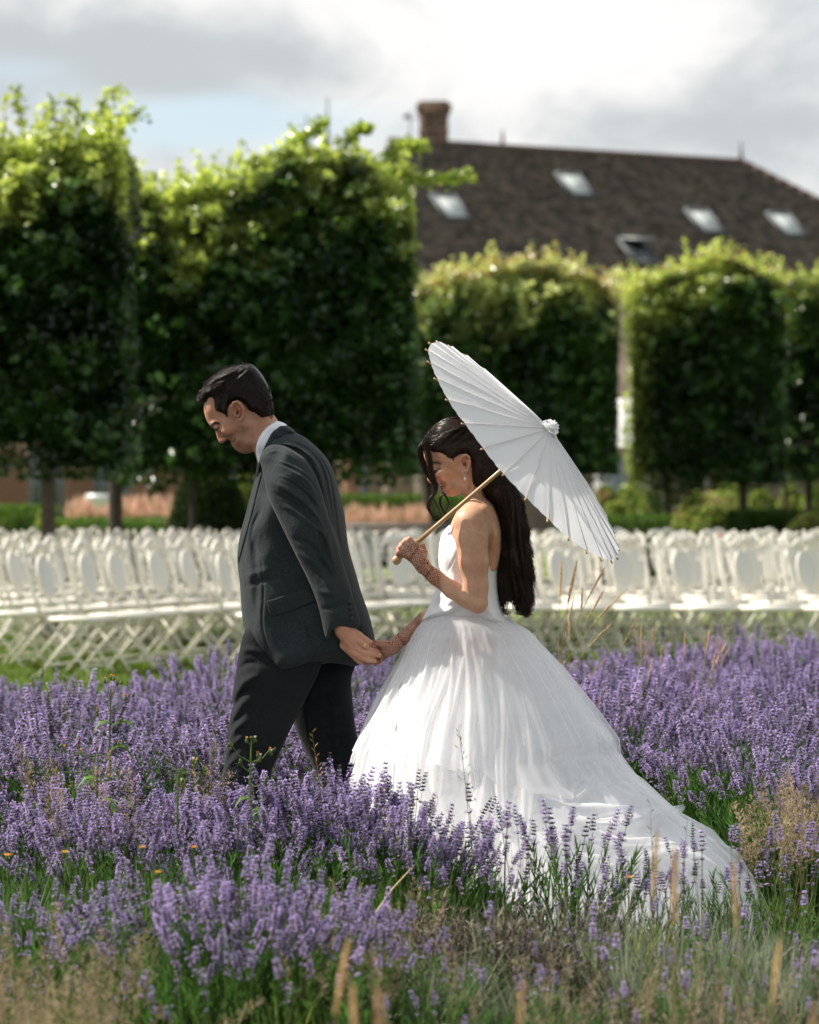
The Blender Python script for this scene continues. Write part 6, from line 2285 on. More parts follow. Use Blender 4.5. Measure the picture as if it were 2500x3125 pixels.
def blob_bush(label, cat, name, Y, px, py_top, wpx, mat_cols, seed, n=5000, shape='round', leaf=.05, depth=None, mat='leaf_matte', core=True, group=None, z0=0.0, flat_top=False):
    rg = np.random.default_rng(seed)
    w = wpx * Y / F_PX / 2
    h = PZ(py_top, Y) - z0
    dpt = depth or w
    c = Vector((PX(px, Y), Y + dpt, 0))
    root = empty(name, c)
    tag(root, label, cat, group)
    u = rg.normal(0, 1, (n, 3)); u /= np.linalg.norm(u, axis=1, keepdims=True)
    r = 1 - rg.exponential(.07, n)
    W = _waves(seed, 5, 2.5, 6)
    if shape == 'round':
        P = u * r[:, None]
        P[:, 2] = np.abs(P[:, 2])
        P = P * np.array((w, dpt, h))
    elif shape == 'cone':
        z = 1 - np.sqrt(rg.random(n)); a = rg.uniform(0, 6.28, n)
        rad = (1 - z) ** .8 * r
        P = np.stack([rad * np.cos(a) * w, rad * np.sin(a) * dpt, z * h], 1)
    else:   # box
        P = rg.uniform(-1, 1, (n, 3))
        ax = rg.integers(0, 3, n); sg = np.sign(rg.uniform(-1, 1, n))
        for k in range(3):
            P[:, k] = np.where(ax == k, sg * r, P[:, k])
        P[:, 2] = (np.abs(P[:, 2]) if True else 0)
        P = P * np.array((w, dpt, h))
    P += (_vnoise(P, W)[:, None] * .05 * u) * min(w, 1.0)
    P[:, 2] = np.maximum(P[:, 2], .02)
    N, D = rand_frames(rg, n, .3)
    Ls = rg.uniform(.7, 1.3, n) * leaf
    V, F = leaf_quads(P, N, D, Ls, Ls * .65)
    cols = np.array([mat_cols[i] for i in rg.integers(0, len(mat_cols), n)]) * rg.uniform(.7, 1.3, (n, 1))
    mobj('foliage', V, F, MATS[mat], root, False, np.repeat(cols, 4, 0))
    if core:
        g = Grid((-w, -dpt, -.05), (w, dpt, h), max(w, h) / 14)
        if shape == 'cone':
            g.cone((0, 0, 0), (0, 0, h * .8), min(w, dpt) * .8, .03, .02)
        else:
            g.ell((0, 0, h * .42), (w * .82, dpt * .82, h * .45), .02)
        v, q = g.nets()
        if len(v): mobj('inner_branches', v, q, MATS['leaf_core'], root, True)  # added dark core that blocks light behind the leaves
    return root


def bushes():
    dk = [(0.012, 0.028, 0.008), (0.018, 0.035, 0.010), (0.03, 0.05, 0.014)]
    gr = [(0.04, 0.085, 0.014), (0.07, 0.13, 0.02), (0.10, 0.16, 0.03)]
    yl = [(0.22, 0.30, 0.05), (0.34, 0.38, 0.10), (0.14, 0.22, 0.035), (0.42, 0.44, 0.18)]
    pk = [(0.55, 0.33, 0.29), (0.62, 0.41, 0.36), (0.48, 0.30, 0.25), (0.38, 0.31, 0.19)]
    blob_bush('dark rounded clipped yew behind the groom\'s shoulder', 'shrub', 'rounded_yew', 31, 628, 1395, 300, dk, 5, 22000, 'round', .05)
    blob_bush('pale sunlit shrub between the dark yew and the groom\'s chest', 'shrub', 'standin_bush', 44, 742, 1392, 100, yl, 91, 3200, 'round', .07, core=True)  # added bush, in place of bright leaves hanging from the tree
    blob_bush('low box hedge at the left edge behind the chairs', 'hedge', 'box_hedge', 34, 5, 1545, 170, gr, 6, 7000, 'box', .05, depth=1.5)
    blob_bush('pale yellow-green young plant at the foot of the left tree trunk', 'plant', 'garden_plant', 30, 118, 1560, 60, yl, 61, 700, 'round', .06)
    blob_bush('pale green plant just right of the left tree trunk', 'plant', 'garden_plant', 30, 200, 1585, 70, gr + yl, 62, 900, 'round', .05)
    blob_bush('green undergrowth below the pink grasses on the left', 'shrub', 'low_shrub', 34, 300, 1588, 330, gr, 7, 7000, 'box', .06, depth=1.0)
    blob_bush('dark shrub against the brick behind the left trees', 'shrub', 'dark_shrub', 50, 478, 1470, 110, dk, 8, 3000, 'round', .08)
    blob_bush('clipped box hedge with a sunlit top in front of the pale brick wall', 'hedge', 'box_hedge', 48, 1175, 1512, 560, gr, 9, 13000, 'box', .06, depth=.5)
    blob_bush('dark green hedge behind the parasol\'s lower edge', 'hedge', 'box_hedge', 38, 1880, 1575, 340, gr, 10, 9000, 'box', .06, depth=.9)
    blob_bush('dark green clipped hedge between the two right-hand trunks', 'hedge', 'box_hedge', 40, 2372, 1560, 220, [(0.03, .065, .013), (.05, .09, .016)], 12, 7000, 'box', .06, depth=.9)
    blob_bush('olive clipped shrub at the right edge behind the chairs', 'shrub', 'clipped_shrub', 38, 2480, 1565, 200, [(0.06, .08, .02), (.10, .11, .03)], 13, 5000, 'round', .05)
    rr = random.Random(4)
    labels = ['tall pale rose bush behind the parasol\'s right edge', 'yellow-green rose bush under the gap between the trees', 'loose rose bush left of the nearest right-hand trunk', 'bright sunlit rose bush between the two right-hand trunks',
              'rose bush with pale blooms low between the trunks', 'sunlit rose bush right of the straight trunk', 'rose bush beside the far right trunk', 'rose bush at the far right edge', 'low rose bush in front of the stone annexe', 'wide rose bush far behind the right-hand trees']
    spots = [(1850, 1480, 150, 46), (1930, 1470, 170, 48), (1990, 1490, 130, 45), (2130, 1500, 170, 46), (2180, 1540, 150, 43), (2330, 1490, 160, 47), (2420, 1480, 130, 48), (2500, 1480, 150, 46), (1880, 1530, 140, 42), (2230, 1470, 240, 52)]
    for i, (px, py, w, Y) in enumerate(spots):
        blob_bush(labels[i], 'rose bush', 'rose_bush', Y, px, py, w, yl + gr + ([(0.5, .28, .2)] if i % 3 == 0 else []), 100 + i, 2600, 'round', .085, core=False, group='rose bushes behind the avenue')
    # pink feathery grasses: fine upright plumes
    for j, (px0, px1, py, Y, lab) in enumerate(((195, 520, 1520, 37, 'drift of pink feathery grasses under the left-hand trees'), (1045, 1310, 1548, 40, 'drift of pink feathery grasses left of the bride\'s face'))):
        rg = np.random.default_rng(50 + j)
        n = 9000
        xa, xb = PX(px0, Y), PX(px1, Y)
        x = rg.uniform(xa, xb, n); y = Y + rg.uniform(0, 2.0, n)
        ht = PZ(py, Y) * rg.uniform(.78, 1.04, n) * (1 - .12 * np.abs(_vnoise(np.stack([x, y, 0 * x], 1), _waves(3, 4, 1, 3))))
        z = ht * rg.uniform(.45, 1.0, n)
        P = np.stack([x, y, z], 1)
        N, D = rand_frames(rg, n, 0.0)
        D = np.stack([rg.normal(0, .25, n), rg.normal(0, .25, n), np.ones(n)], 1); D /= np.linalg.norm(D, axis=1, keepdims=True)
        N -= (N * D).sum(1, keepdims=True) * D; N /= np.linalg.norm(N, axis=1, keepdims=True)
        V, F = leaf_quads(P, N, D, rg.uniform(.12, .26, n), rg.uniform(.015, .035, n))
        t = np.clip((z / ht - .5) / .3, 0, 1)[:, None]
        C = np.array([pk[i] for i in rg.integers(0, 4, n)]) * t + np.array((.10, .12, .04)) * (1 - t)
        tag(mobj('pink_grass', V, F, MATS['leaf_matte'], None, False, np.repeat(C, 4, 0)), lab, 'ornamental grass', kind='stuff')
    # far trees beyond the right-hand side, and a green backdrop of hedging
    blob_bush('long far hedge closing the garden behind the avenue', 'hedge', 'far_hedge', 70, 700, 1440, 1100, gr, 77, 14000, 'box', .14, depth=1.5)


# ------------------------------------------------------------------ chairs
def chair_meshes():
    M = {}
    W, SH, BH = .205, .455, .97
    # side posts: raked back
    def rake(z): return .02 + .13 * max(0, (z - SH)) / (BH - SH)
    mb = MB()
    for s in (-1, 1):
        mb.tube([(s * (W - .01), .0, 0.44), (s * (W + .002), rake(.6), .60), (s * (W + .008), rake(.8), .80), (s * (W + .004), rake(.93), .93), (s * (W + .004), rake(.96), .955)], [.013, .0125, .012, .0115, .015], 8)
        mb.lathe([(.0001, .03), (.016, .022), (.020, .008), (.013, -.006)], (s * (W + .004), rake(.96), .955), None, 8)
    # crest rail: two scrolls rising to a centre cartouche
    for s in (-1, 1):
        mb.tube([(s * W, rake(.93), .925), (s * .15, rake(.93), .915), (s * .10, rake(.94), .935), (s * .055, rake(.96), .975), (0, rake(.98), .992)], [.011, .012, .013, .014, .015], 7)
        mb.tube([(s * .075, rake(.9), .925), (s * .045, rake(.9), .905), (s * .03, rake(.92), .925), (s * .045, rake(.92), .942), (s * .062, rake(.92), .93)], .009, 6)
        mb.tube([(s * .13, rake(.88), .905), (s * .16, rake(.86), .875), (s * .175, rake(.82), .83), (s * .165, rake(.8), .80), (s * .15, rake(.8), .82)], .008, 6)
        mb.tube([(s * .14, rake(.6), .62), (s * .175, rake(.6), .60), (s * .18, rake(.57), .57), (s * .16, rake(.56), .56)], .008, 6)
        mb.tube([(s * W, rake(.55), .55), (s * .12, rake(.54), .535), (0, rake(.56), .56)], .011, 6)
    for s in (-1, 0, 1):
        mb.lathe([(.0001, -.018), (.017, -.010), (.017, .010), (.0001, .018)], (s * .034, rake(.93) - .008, .945 + (.022 if s == 0 else 0)), Matrix.Rotation(R_(90), 3, 'X'), 8)
    M['back_frame'] = mesh_data('back_frame', np.array(mb.v), mb.f_sorted(), MATS['chair_white'], True)
    # oval panel with rim, raked
    mb = MB()
    n = 22
    cz, rx, rz = .735, .092, .155
    ring, inner = [], []
    for k in range(n):
        a = 2 * math.pi * k / n
        z = cz + rz * math.sin(a)
        ring.append((rx * math.cos(a), rake(z), z))
    mb2 = MB()
    mb2.tube(ring + [ring[0], ring[1]], .013, 6, cap=False)
    M['oval_rim'] = mesh_data('oval_rim', np.array(mb2.v), mb2.f_sorted(), MATS['chair_white'], True)
    vs, fs = [], []
    for rI, (sc, bul) in enumerate(((1.0, .004), (.7, .013), (.35, .017))):
        for sgn in (-1, 1):
            for k in range(n):
                a = 2 * math.pi * k / n
                z = cz + rz * sc * math.sin(a)
                vs.append((rx * sc * math.cos(a), rake(z) + sgn * bul, z))
    for rI in range(2):
        for sg in (0, 1):
            o0 = (rI * 2 + sg) * n; o1 = ((rI + 1) * 2 + sg) * n
            for k in range(n):
                k2 = (k + 1) % n
                fs.append((o0 + k, o0 + k2, o1 + k2, o1 + k) if sg == 0 else (o0 + k2, o0 + k, o1 + k, o1 + k2))
    fs.append(tuple(4 * n + k for k in range(n))); fs.append(tuple(reversed([5 * n + k for k in range(n)])))
    M['oval_panel'] = mesh_data('oval_panel', vs, fs, MATS['chair_panel'], True)
    # seat, slightly dished with rounded front
    mb = MB()
    prof = [(-.40, .455, .20), (-.425, .448, .19), (-.20, .450, .215), (0.0, .455, .195)]
    vs = []
    for y, z, w in ((-.42, .452, .185), (-.36, .462, .212), (-.2, .456, .215), (-.02, .458, .195)):
        vs += [(-w, y, z), (w, y, z), (-w, y, z - .038), (w, y, z - .038)]
    fs = []
    for i in range(3):
        a, b = i * 4, i * 4 + 4
        fs += [(a, a + 1, b + 1, b), (a + 2, b + 2, b + 3, a + 3), (a, b, b + 2, a + 2), (a + 1, a + 3, b + 3, b + 1)]
    fs += [(0, 2, 3, 1), (12, 13, 15, 14)]
    M['seat'] = mesh_data('seat', vs, fs, MATS['chair_white'])
    # folding X legs: each a separate part; cross bars belong to them
    for k, (s, y0, y1) in enumerate(((-1, -.36, .06), (1, -.36, .06), (-1, -.04, -.42), (1, -.04, -.42))):
        mb = MB()
        w = W - .012 - (.02 if k > 1 else 0)
        mb.tube([(s * w, y0, .43), (s * w, (y0 + y1) / 2, .22), (s * w, y1, .0)], [.010, .0105, .0095], 7)
        if s == 1:
            zb = .10
            yb = y0 + (y1 - y0) * (1 - zb / .43)
            mb.tube([(-w, yb, zb), (w, yb, zb)], .010, 6)
        M['leg%d' % k] = mesh_data('leg', np.array(mb.v), mb.f_sorted(), MATS['chair_white'], True)
    return M


def chairs():
    M = chair_meshes()
    proto = None
    parts = [('back_frame', 'back_frame'), ('oval_rim', 'oval_rim'), ('oval_panel', 'oval_panel'), ('seat', 'seat'), ('leg', 'leg0'), ('leg', 'leg1'), ('leg', 'leg2'), ('leg', 'leg3')]
    src = []
    rr = random.Random(17)
    def place(x, y, face, label, group):
        """face: heading the sitter looks to, measured from -Y counter-clockwise"""
        nonlocal proto, src
        if proto is None:
            proto = empty('folding_chair', (x, y, 0), face)
            src = [obj(n, M[k], proto) for n, k in parts]
            o = proto; o.scale = (.96, .96, .95)
        else:
            o = proto.copy(); COL.objects.link(o)
            o.location = (x, y, 0); o.rotation_euler = (0, 0, face)
            for ch in src:
                c = ch.copy(); COL.objects.link(c); c.parent = o
        tag(o, label, 'chair', group)
        return o
    ords = ['first', 'second', 'third', 'fourth', 'fifth', 'sixth', 'seventh', 'eighth', 'ninth', 'tenth', 'eleventh', 'twelfth', 'thirteenth', 'fourteenth', 'fifteenth', 'sixteenth']
    # right-hand block: rows nearly square to the view
    Y = 22.2
    row = 0
    while Y < 27.2:
        xa = PX(1500, Y) if row < 1 else PX(1230, Y)
        xb = PX(2560, Y)
        x = xa + rr.uniform(0, .2)
        i = 0
        while x < xb:
            pxc = 1250 + x * F_PX / Y
            zone = 'beside the bride\'s hair' if pxc < 1700 else 'under the parasol tip' if pxc < 1930 else 'below the bulging tree' if pxc < 2180 else 'by the straight trunk' if pxc < 2380 else 'at the right edge'
            if row < 2:
                lab = 'white chair, %s from the bride\'s hair in the %s right-hand row' % (ords[min(i, 15)], ('front', 'second')[row])
            else:
                lab = 'white chair %s, mostly hidden, in the %s right-hand row' % (zone, ords[row])
            place(x, Y + .06 * math.sin(i * .8 + row) + (x - xa) * -.02, R_(24 + 2 * row) + rr.uniform(-.17, .17), lab, 'white chairs in the right-hand block')
            x += .47; i += 1
        Y += .92 + rr.uniform(-.03, .05); row += 1
    # left-hand block: rows run away from the camera, seats turned to the right
    rd = Vector((.42, .907)); fd = Vector((.907, -.42))
    ang = math.atan2(fd.x, -fd.y)
    o0 = Vector((PX(60, 19.9), 19.9))
    for r in range(-6, 9):
        base = o0 + fd * (.88 * r)
        for i in range(-14, 24):
            p = base + rd * (.50 * i)
            lim0 = 19.9 + (.55 if r % 2 else 0)
            if p.y < lim0 or p.y > 28.0: continue
            px = 1250 + p.x * F_PX / p.y
            lim = 1150 if p.y > 22.0 else 1010
            if px < -60 or px > lim: continue
            first = (p - rd * .50).y < lim0
            if first:
                lab = 'white oval-backed chair heading the %s file of the left block' % ords[(r + 6) % 16]
            else:
                zone = 'near the left edge' if px < 250 else 'under the dark trunk' if px < 450 else 'in front of the dark yew' if px < 720 else 'behind the groom' if px < 1000 else 'between the couple'
                lab = 'white chair %s, inside the %s left-block file' % (zone, ords[(r + 6) % 16])
            place(p.x + rr.uniform(-.03, .03), p.y + rr.uniform(-.03, .03), ang + rr.uniform(-.16, .16), lab, 'white chairs in the left-hand block')
            if len([1]) > 400: return


env_materials()
ground()
roof_house()
garden_buildings()
trees()
bushes()
chairs()
print('objects', len(bpy.data.objects))
# ================================================================== planting
GN = {}


def proto_collection(name, meshes):
    c = bpy.data.collections.new(name)
    for i, me in enumerate(meshes):
        o = bpy.data.objects.new('%s_%02d' % (name, i), me)
        c.objects.link(o)
    return c


def scatter(name, label, meshes, P, R, S, cat=None, idx=None):
    """a mass of small plants nobody could count: one object, copies made by geometry nodes"""
    rg = np.random.default_rng(len(P) + 7)
    me = bpy.data.meshes.new(name)
    n = len(P)
    me.vertices.add(n)
    me.vertices.foreach_set('co', np.asarray(P, dtype=np.float32).ravel())
    a = me.attributes.new('rot', 'FLOAT_VECTOR', 'POINT'); a.data.foreach_set('vector', np.asarray(R, dtype=np.float32).ravel())
    a = me.attributes.new('scl', 'FLOAT', 'POINT'); a.data.foreach_set('value', np.asarray(S, dtype=np.float32).ravel())
    a = me.attributes.new('vid', 'INT', 'POINT')
    a.data.foreach_set('value', (rg.integers(0, len(meshes), n) if idx is None else np.asarray(idx)).astype(np.int32))
    o = obj(name, me)
    tag(o, label, cat, kind='stuff')
    col = proto_collection(name + '_source', meshes)
    ng = bpy.data.node_groups.new(name, 'GeometryNodeTree')
    ng.interface.new_socket('Geometry', in_out='INPUT', socket_type='NodeSocketGeometry')
    ng.interface.new_socket('Geometry', in_out='OUTPUT', socket_type='NodeSocketGeometry')
    N, L = ng.nodes, ng.links
    gi, go = N.new('NodeGroupInput'), N.new('NodeGroupOutput')
    ci = N.new('GeometryNodeCollectionInfo')
    ci.inputs['Collection'].default_value = col
    ci.inputs['Separate Children'].default_value = True
    ci.inputs['Reset Children'].default_value = True
    ip = N.new('GeometryNodeInstanceOnPoints')
    ip.inputs['Pick Instance'].default_value = True
    def at(nm, ty):
        nd = N.new('GeometryNodeInputNamedAttribute'); nd.data_type = ty; nd.inputs['Name'].default_value = nm
        return nd.outputs['Attribute']
    e2r = N.new('FunctionNodeEulerToRotation')
    L.new(at('rot', 'FLOAT_VECTOR'), e2r.inputs[0])
    m2p = N.new('GeometryNodeMeshToPoints')
    L.new(gi.outputs[0], m2p.inputs[0])
    L.new(m2p.outputs[0], ip.inputs['Points'])
    L.new(ci.outputs[0], ip.inputs['Instance'])
    L.new(at('vid', 'INT'), ip.inputs['Instance Index'])
    L.new(e2r.outputs[0], ip.inputs['Rotation'])
    L.new(at('scl', 'FLOAT'), ip.inputs['Scale'])
    L.new(ip.outputs[0], go.inputs[0])
    md = o.modifiers.new('scatter', 'NODES')
    md.node_group = ng
    return o


class CB:
    """coloured pieces collected as triangles and quads"""
    def __init__(self): self.v, self.f, self.c = [], [], []; self.n = 0
    def add(self, v, f, col):
        self.v += [tuple(p) for p in v]; self.f += [tuple(i + self.n for i in q) for q in f]; self.c += [col] * len(v); self.n += len(v)
    def stalk(self, pts, r, col, n=3):
        mb = MB(); mb.tube(pts, r, n, cap=False); self.add(mb.v, mb.f, col)
    def blade(self, pts, w, col, col2=None, side=None):
        """flat tapering strip"""
        pts = [Vector(p) for p in pts]
        m = len(pts); vs = []
        s = Vector(side) if side else Vector((random.uniform(-1, 1), random.uniform(-1, 1), 0)).normalized()
        for i, p in enumerate(pts):
            t = i / (m - 1); ww = w * (1 - t ** 2.2) + .0002
            vs += [p - s * ww, p + s * ww]
        c0 = self.n
        self.add(vs, [(2 * i, 2 * i + 1, 2 * i + 3, 2 * i + 2) for i in range(m - 1)], col)
        if col2:
            for i in range(len(vs)):
                t = (i // 2) / (m - 1)
                self.c[c0 + i] = tuple(a * (1 - t) + b * t for a, b in zip(col, col2))
    def mesh(self, name, mat, smooth=False):
        d = {}
        for f in self.f: d.setdefault(len(f), []).append(f)
        return mesh_data(name, np.array(self.v), [np.array(x, dtype=np.int32) for x in d.values()], MATS[mat], smooth, np.array(self.c))


def lavender_stem(seed, H=.46, openness=.55, dark=0.0, spike=.055, whorls=6):
    rr = random.Random(seed)
    cb = CB()
    bx, by = rr.uniform(-.02, .02), rr.uniform(-.02, .02)
    def ax(t):
        return Vector((bx * t * t * 2, by * t * t * 2, H * t))
    g = rr.uniform(.8, 1.2)
    cb.stalk([ax(0), ax(.35), ax(.7), ax(.9)], [.0013, .0012, .0011, .0009], (0.12 * g, 0.19 * g, 0.05 * g))
    zs = []
    z = H
    for i in range(whorls):
        zs.append((z, min(1, .50 + .16 * i)))
        z -= spike / whorls
    for k in range(rr.choice((1, 1, 2))):
        z -= rr.uniform(.010, .022)
        zs.append((z, .75))
    for z, sz in zs:
        t = z / H
        c = ax(t)
        nf = int(10 * (.6 + .5 * sz))
        a0 = rr.uniform(0, 6.28)
        for j in range(nf):
            a = a0 + 6.283 * j / nf + rr.uniform(-.25, .25)
            el = rr.uniform(.35, 1.0)
            d = Vector((math.cos(a) * math.cos(el), math.sin(a) * math.cos(el), math.sin(el)))
            ln = .0102 * (.35 + .65 * sz) * rr.uniform(.75, 1.25)
            s = d.cross(Vector((0, 0, 1))).normalized() * (.0023 * (.7 + .4 * sz))
            u = d.cross(s).normalized() * .0014
            p0 = c + d * .0008; p1 = c + d * ln
            q = rr.random()
            if q < .5 - dark * .3: cc = (0.085, 0.066, 0.125)
            elif q < .8: cc = (0.055, 0.040, 0.058)
            else: cc = (0.22, 0.18, 0.15)
            if dark and rr.random() < dark: cc = (0.035, 0.028, 0.045)
            k = rr.uniform(.7, 1.3)
            cc = tuple(x * k for x in cc)
            m = (p0 + p1) / 2
            cb.add([p0, m + s, p1, m - s, m + u * 1.2], [(0, 1, 4), (1, 2, 4), (2, 3, 4), (3, 0, 4)], cc)
            if rr.random() < openness:
                k = rr.uniform(.75, 1.3)
                pc = (0.43 * k, 0.355 * k, 0.64 * k)
                w = .0047 * (.75 + .4 * sz)
                tip = p1 + d * .0022
                for q_ in range(2):
                    aa = rr.uniform(0, 3.14)
                    sv = (s.normalized() * math.cos(aa) + u.normalized() * math.sin(aa)) * w
                    cb.add([p1, tip + sv, tip + d * .0012, tip - sv], [(0, 1, 2), (0, 2, 3)], pc)
    return cb.mesh('lavender_stem', 'plant')


def leaf_tuft(seed, H=.22, n=46, cols=((0.055, 0.115, 0.030), (0.09, 0.16, 0.045), (0.13, 0.18, 0.075)), w=.0022, spread=.5):
    rr = random.Random(seed); random.seed(seed)
    cb = CB()
    for i in range(n):
        a = rr.uniform(0, 6.28); tl = rr.uniform(.05, spread)
        h0 = rr.uniform(0, H * .55); L = rr.uniform(.35, .8) * H
        b = Vector((math.cos(a) * h0 * tl * .5, math.sin(a) * h0 * tl * .5, h0))
        d = Vector((math.cos(a) * math.sin(tl), math.sin(a) * math.sin(tl), math.cos(tl)))
        k = rr.uniform(.7, 1.3); c = tuple(x * k for x in rr.choice(cols))
        cb.blade([b, b + d * L * .5, b + d * L + Vector((0, 0, -.1 * L * tl))], w * rr.uniform(.7, 1.4), c)
    return cb.mesh('leaf_tuft', 'plant')


def shoots_tuft(seed, H=.26, n=9):
    """upright leafy lavender shoots: opposite narrow leaves on a stalk"""
    rr = random.Random(seed); random.seed(seed)
    cb = CB()
    for i in range(n):
        a = rr.uniform(0, 6.28); tl = rr.uniform(0, .42)
        d = Vector((math.cos(a) * math.sin(tl), math.sin(a) * math.sin(tl), math.cos(tl)))
        b = Vector((rr.uniform(-.03, .03), rr.uniform(-.03, .03), 0))
        L = H * rr.uniform(.6, 1.1)
        cb.stalk([b, b + d * L], [.0014, .0008], (.09, .12, .05))
        z = L * .15
        while z < L:
            for s in (-1, 1):
                aa = rr.uniform(0, 6.28)
                e = (d + Vector((math.cos(aa), math.sin(aa), .3)) * .55).normalized()
                k = rr.uniform(.65, 1.35)
                cb.blade([b + d * z, b + d * z + e * .016, b + d * z + e * .032], .0019, (0.065 * k, 0.145 * k, 0.032 * k))
            z += .013
    return cb.mesh('leafy_shoots', 'plant')


def grass_tuft(seed, H=.28, n=24, cols=((0.045, 0.095, 0.018), (0.075, 0.135, 0.025), (0.13, 0.16, 0.045)), w=.0030, droop=.45):
    rr = random.Random(seed); random.seed(seed)
    cb = CB()
    for i in range(n):
        a = rr.uniform(0, 6.28); tl = rr.uniform(.03, .55)
        L = H * rr.uniform(.45, 1.1)
        b = Vector((rr.uniform(-.04, .04), rr.uniform(-.04, .04), 0))
        o = Vector((math.cos(a), math.sin(a), 0))
        pts = [b + o * (L * tl * t + droop * L * t * t * tl) + Vector((0, 0, L * (t - .35 * tl * t * t))) for t in (0, .3, .6, .85, 1.0)]
        k = rr.uniform(.7, 1.3); c = tuple(x * k for x in rr.choice(cols))
        cb.blade(pts, w * rr.uniform(.6, 1.3), c, tuple(x * 1.2 for x in c))
    return cb.mesh('grass_tuft', 'plant')


def dead_tuft(seed, H=.20):
    """grey-brown spent lavender: curled dry leaves on twigs"""
    rr = random.Random(seed); random.seed(seed)
    cb = CB()
    for i in range(15):
        a = rr.uniform(0, 6.28); tl = rr.uniform(0, .9)
        d = Vector((math.cos(a) * math.sin(tl), math.sin(a) * math.sin(tl), math.cos(tl)))
        L = H * rr.uniform(.5, 1.05)
        cb.stalk([(0, 0, 0), d * L * .5 + Vector((0, 0, .02)), d * L], [.0022, .0017, .001], (.06, .05, .04))
        for j in range(13):
            t = rr.uniform(.4, 1)
            e = (d * .5 + Vector((rr.gauss(0, 1), rr.gauss(0, 1), rr.gauss(.2, .8))).normalized() * .8).normalized()
            k = rr.uniform(.55, 1.4)
            c = rr.choice(((.19, .165, .135), (.14, .125, .105), (.24, .20, .155), (.10, .105, .075)))
            p = d * L * t
            cb.blade([p, p + e * .014, p + e * .026 + Vector((0, 0, -.004))], .0016, tuple(x * k for x in c))
    return cb.mesh('dead_tuft', 'dry')


def panicle(seed, H=.5, col=((.34, .25, .175), (.27, .21, .15), (.42, .32, .23)), n=34, spread=.055, airy=1.0):
    """airy dry grass flower head on a thin stalk"""
    rr = random.Random(seed); random.seed(seed)
    cb = CB()
    lean = Vector((rr.uniform(-.16, .16), rr.uniform(-.1, .1), 0))
    ax = lambda t: Vector((lean.x * t * t, lean.y * t * t, t)) * H
    cb.stalk([ax(0), ax(.4), ax(.75), ax(1)], [.0011, .0009, .0007, .0004], (.20, .19, .09))
    for i in range(n):
        t = .62 + .38 * i / n
        a = rr.uniform(0, 6.28)
        ln = spread * (1.05 - (t - .62) / .42) * rr.uniform(.5, 1.1)
        o = Vector((math.cos(a), math.sin(a), rr.uniform(.3, 1.0))).normalized()
        p0 = ax(t); p1 = p0 + o * ln
        c = rr.choice(col)
        cb.stalk([p0, p1], [.00035, .00025], c)
        for k in range(6):
            s = rr.uniform(.35, 1.05)
            q = p0 + o * ln * s + Vector((rr.gauss(0, .004), rr.gauss(0, .004), rr.gauss(0, .004))) * airy
            e = (o + Vector((0, 0, .6))).normalized()
            kk = rr.uniform(.7, 1.3)
            cb.blade([q, q + e * .0035, q + e * .006], .0010, tuple(x * kk for x in c))
    for k in range(2):
        a = rr.uniform(0, 6.28); b = ax(rr.uniform(.05, .3))
        o = Vector((math.cos(a), math.sin(a), 0))
        cb.blade([b, b + o * .05 + Vector((0, 0, .07)), b + o * .14 + Vector((0, 0, .08))], .0018, (.13, .16, .05))
    return cb.mesh('panicle', 'dry')


def clover(seed):
    rr = random.Random(seed)
    cb = CB()
    for i in range(26):
        c = Vector((rr.gauss(0, .06), rr.gauss(0, .06), rr.uniform(.01, .07)))
        for k in range(3):
            a = rr.uniform(0, .4) + k * 2.1
            o = Vector((math.cos(a), math.sin(a), rr.uniform(-.2, .35)))
            s = Vector((-math.sin(a), math.cos(a), 0))
            r = rr.uniform(.006, .012); kk = rr.uniform(.7, 1.3)
            col = rr.choice(((.10, .18, .03), (.15, .22, .04), (.07, .13, .03)))
            cb.add([c, c + o * r + s * r * .6, c + o * r * 1.6, c + o * r - s * r * .6], [(0, 1, 2), (0, 2, 3)], tuple(x * kk for x in col))
    return cb.mesh('clover', 'plant')


def dock_leaf(seed, H=.16):
    rr = random.Random(seed); random.seed(seed)
    cb = CB()
    for i in range(7):
        a = rr.uniform(0, 6.28); L = H * rr.uniform(.6, 1.1); tl = rr.uniform(.15, .7)
        o = Vector((math.cos(a), math.sin(a), 0)); s = Vector((-math.sin(a), math.cos(a), 0))
        m = 6; vs = []
        for j in range(m):
            t = j / (m - 1)
            c = o * (L * t * math.sin(tl)) + Vector((0, 0, L * t * math.cos(tl) - .3 * L * t * t))
            w = .017 * math.sin(min(1, t * .9 + .06) * math.pi) + .001
            vs += [c - s * w + Vector((0, 0, w * .5)), c, c + s * w + Vector((0, 0, w * .5))]
        fs = []
        for j in range(m - 1):
            fs += [(3 * j, 3 * j + 1, 3 * j + 4, 3 * j + 3), (3 * j + 1, 3 * j + 2, 3 * j + 5, 3 * j + 4)]
        k = rr.uniform(.7, 1.3)
        cb.add(vs, fs, (.085 * k, .18 * k, .03 * k))
    return cb.mesh('broad_leaves', 'plant')


def tilt_euler(az, tl, spin):
    """rotation that leans +Z by tl towards azimuth az"""
    M = Matrix.Rotation(az, 3, 'Z') @ Matrix.Rotation(tl, 3, 'Y') @ Matrix.Rotation(spin - az, 3, 'Z')
    return tuple(M.to_euler())


def in_gown(x, y, m=0.0):
    """keep plants out of the cloth of the skirt and train"""
    if y < 8.18 - m or y > 9.62 + m: return False
    xr = np.interp(y, (8.1, 8.3, 8.6, 9.0, 9.4, 9.7), (.75, 1.02, 1.12, 1.13, .9, .5))
    xl = np.interp(y, (8.1, 8.5, 9.0, 9.5), (.1, -.17, -.2, -.1))
    return xl - m < x < xr + m


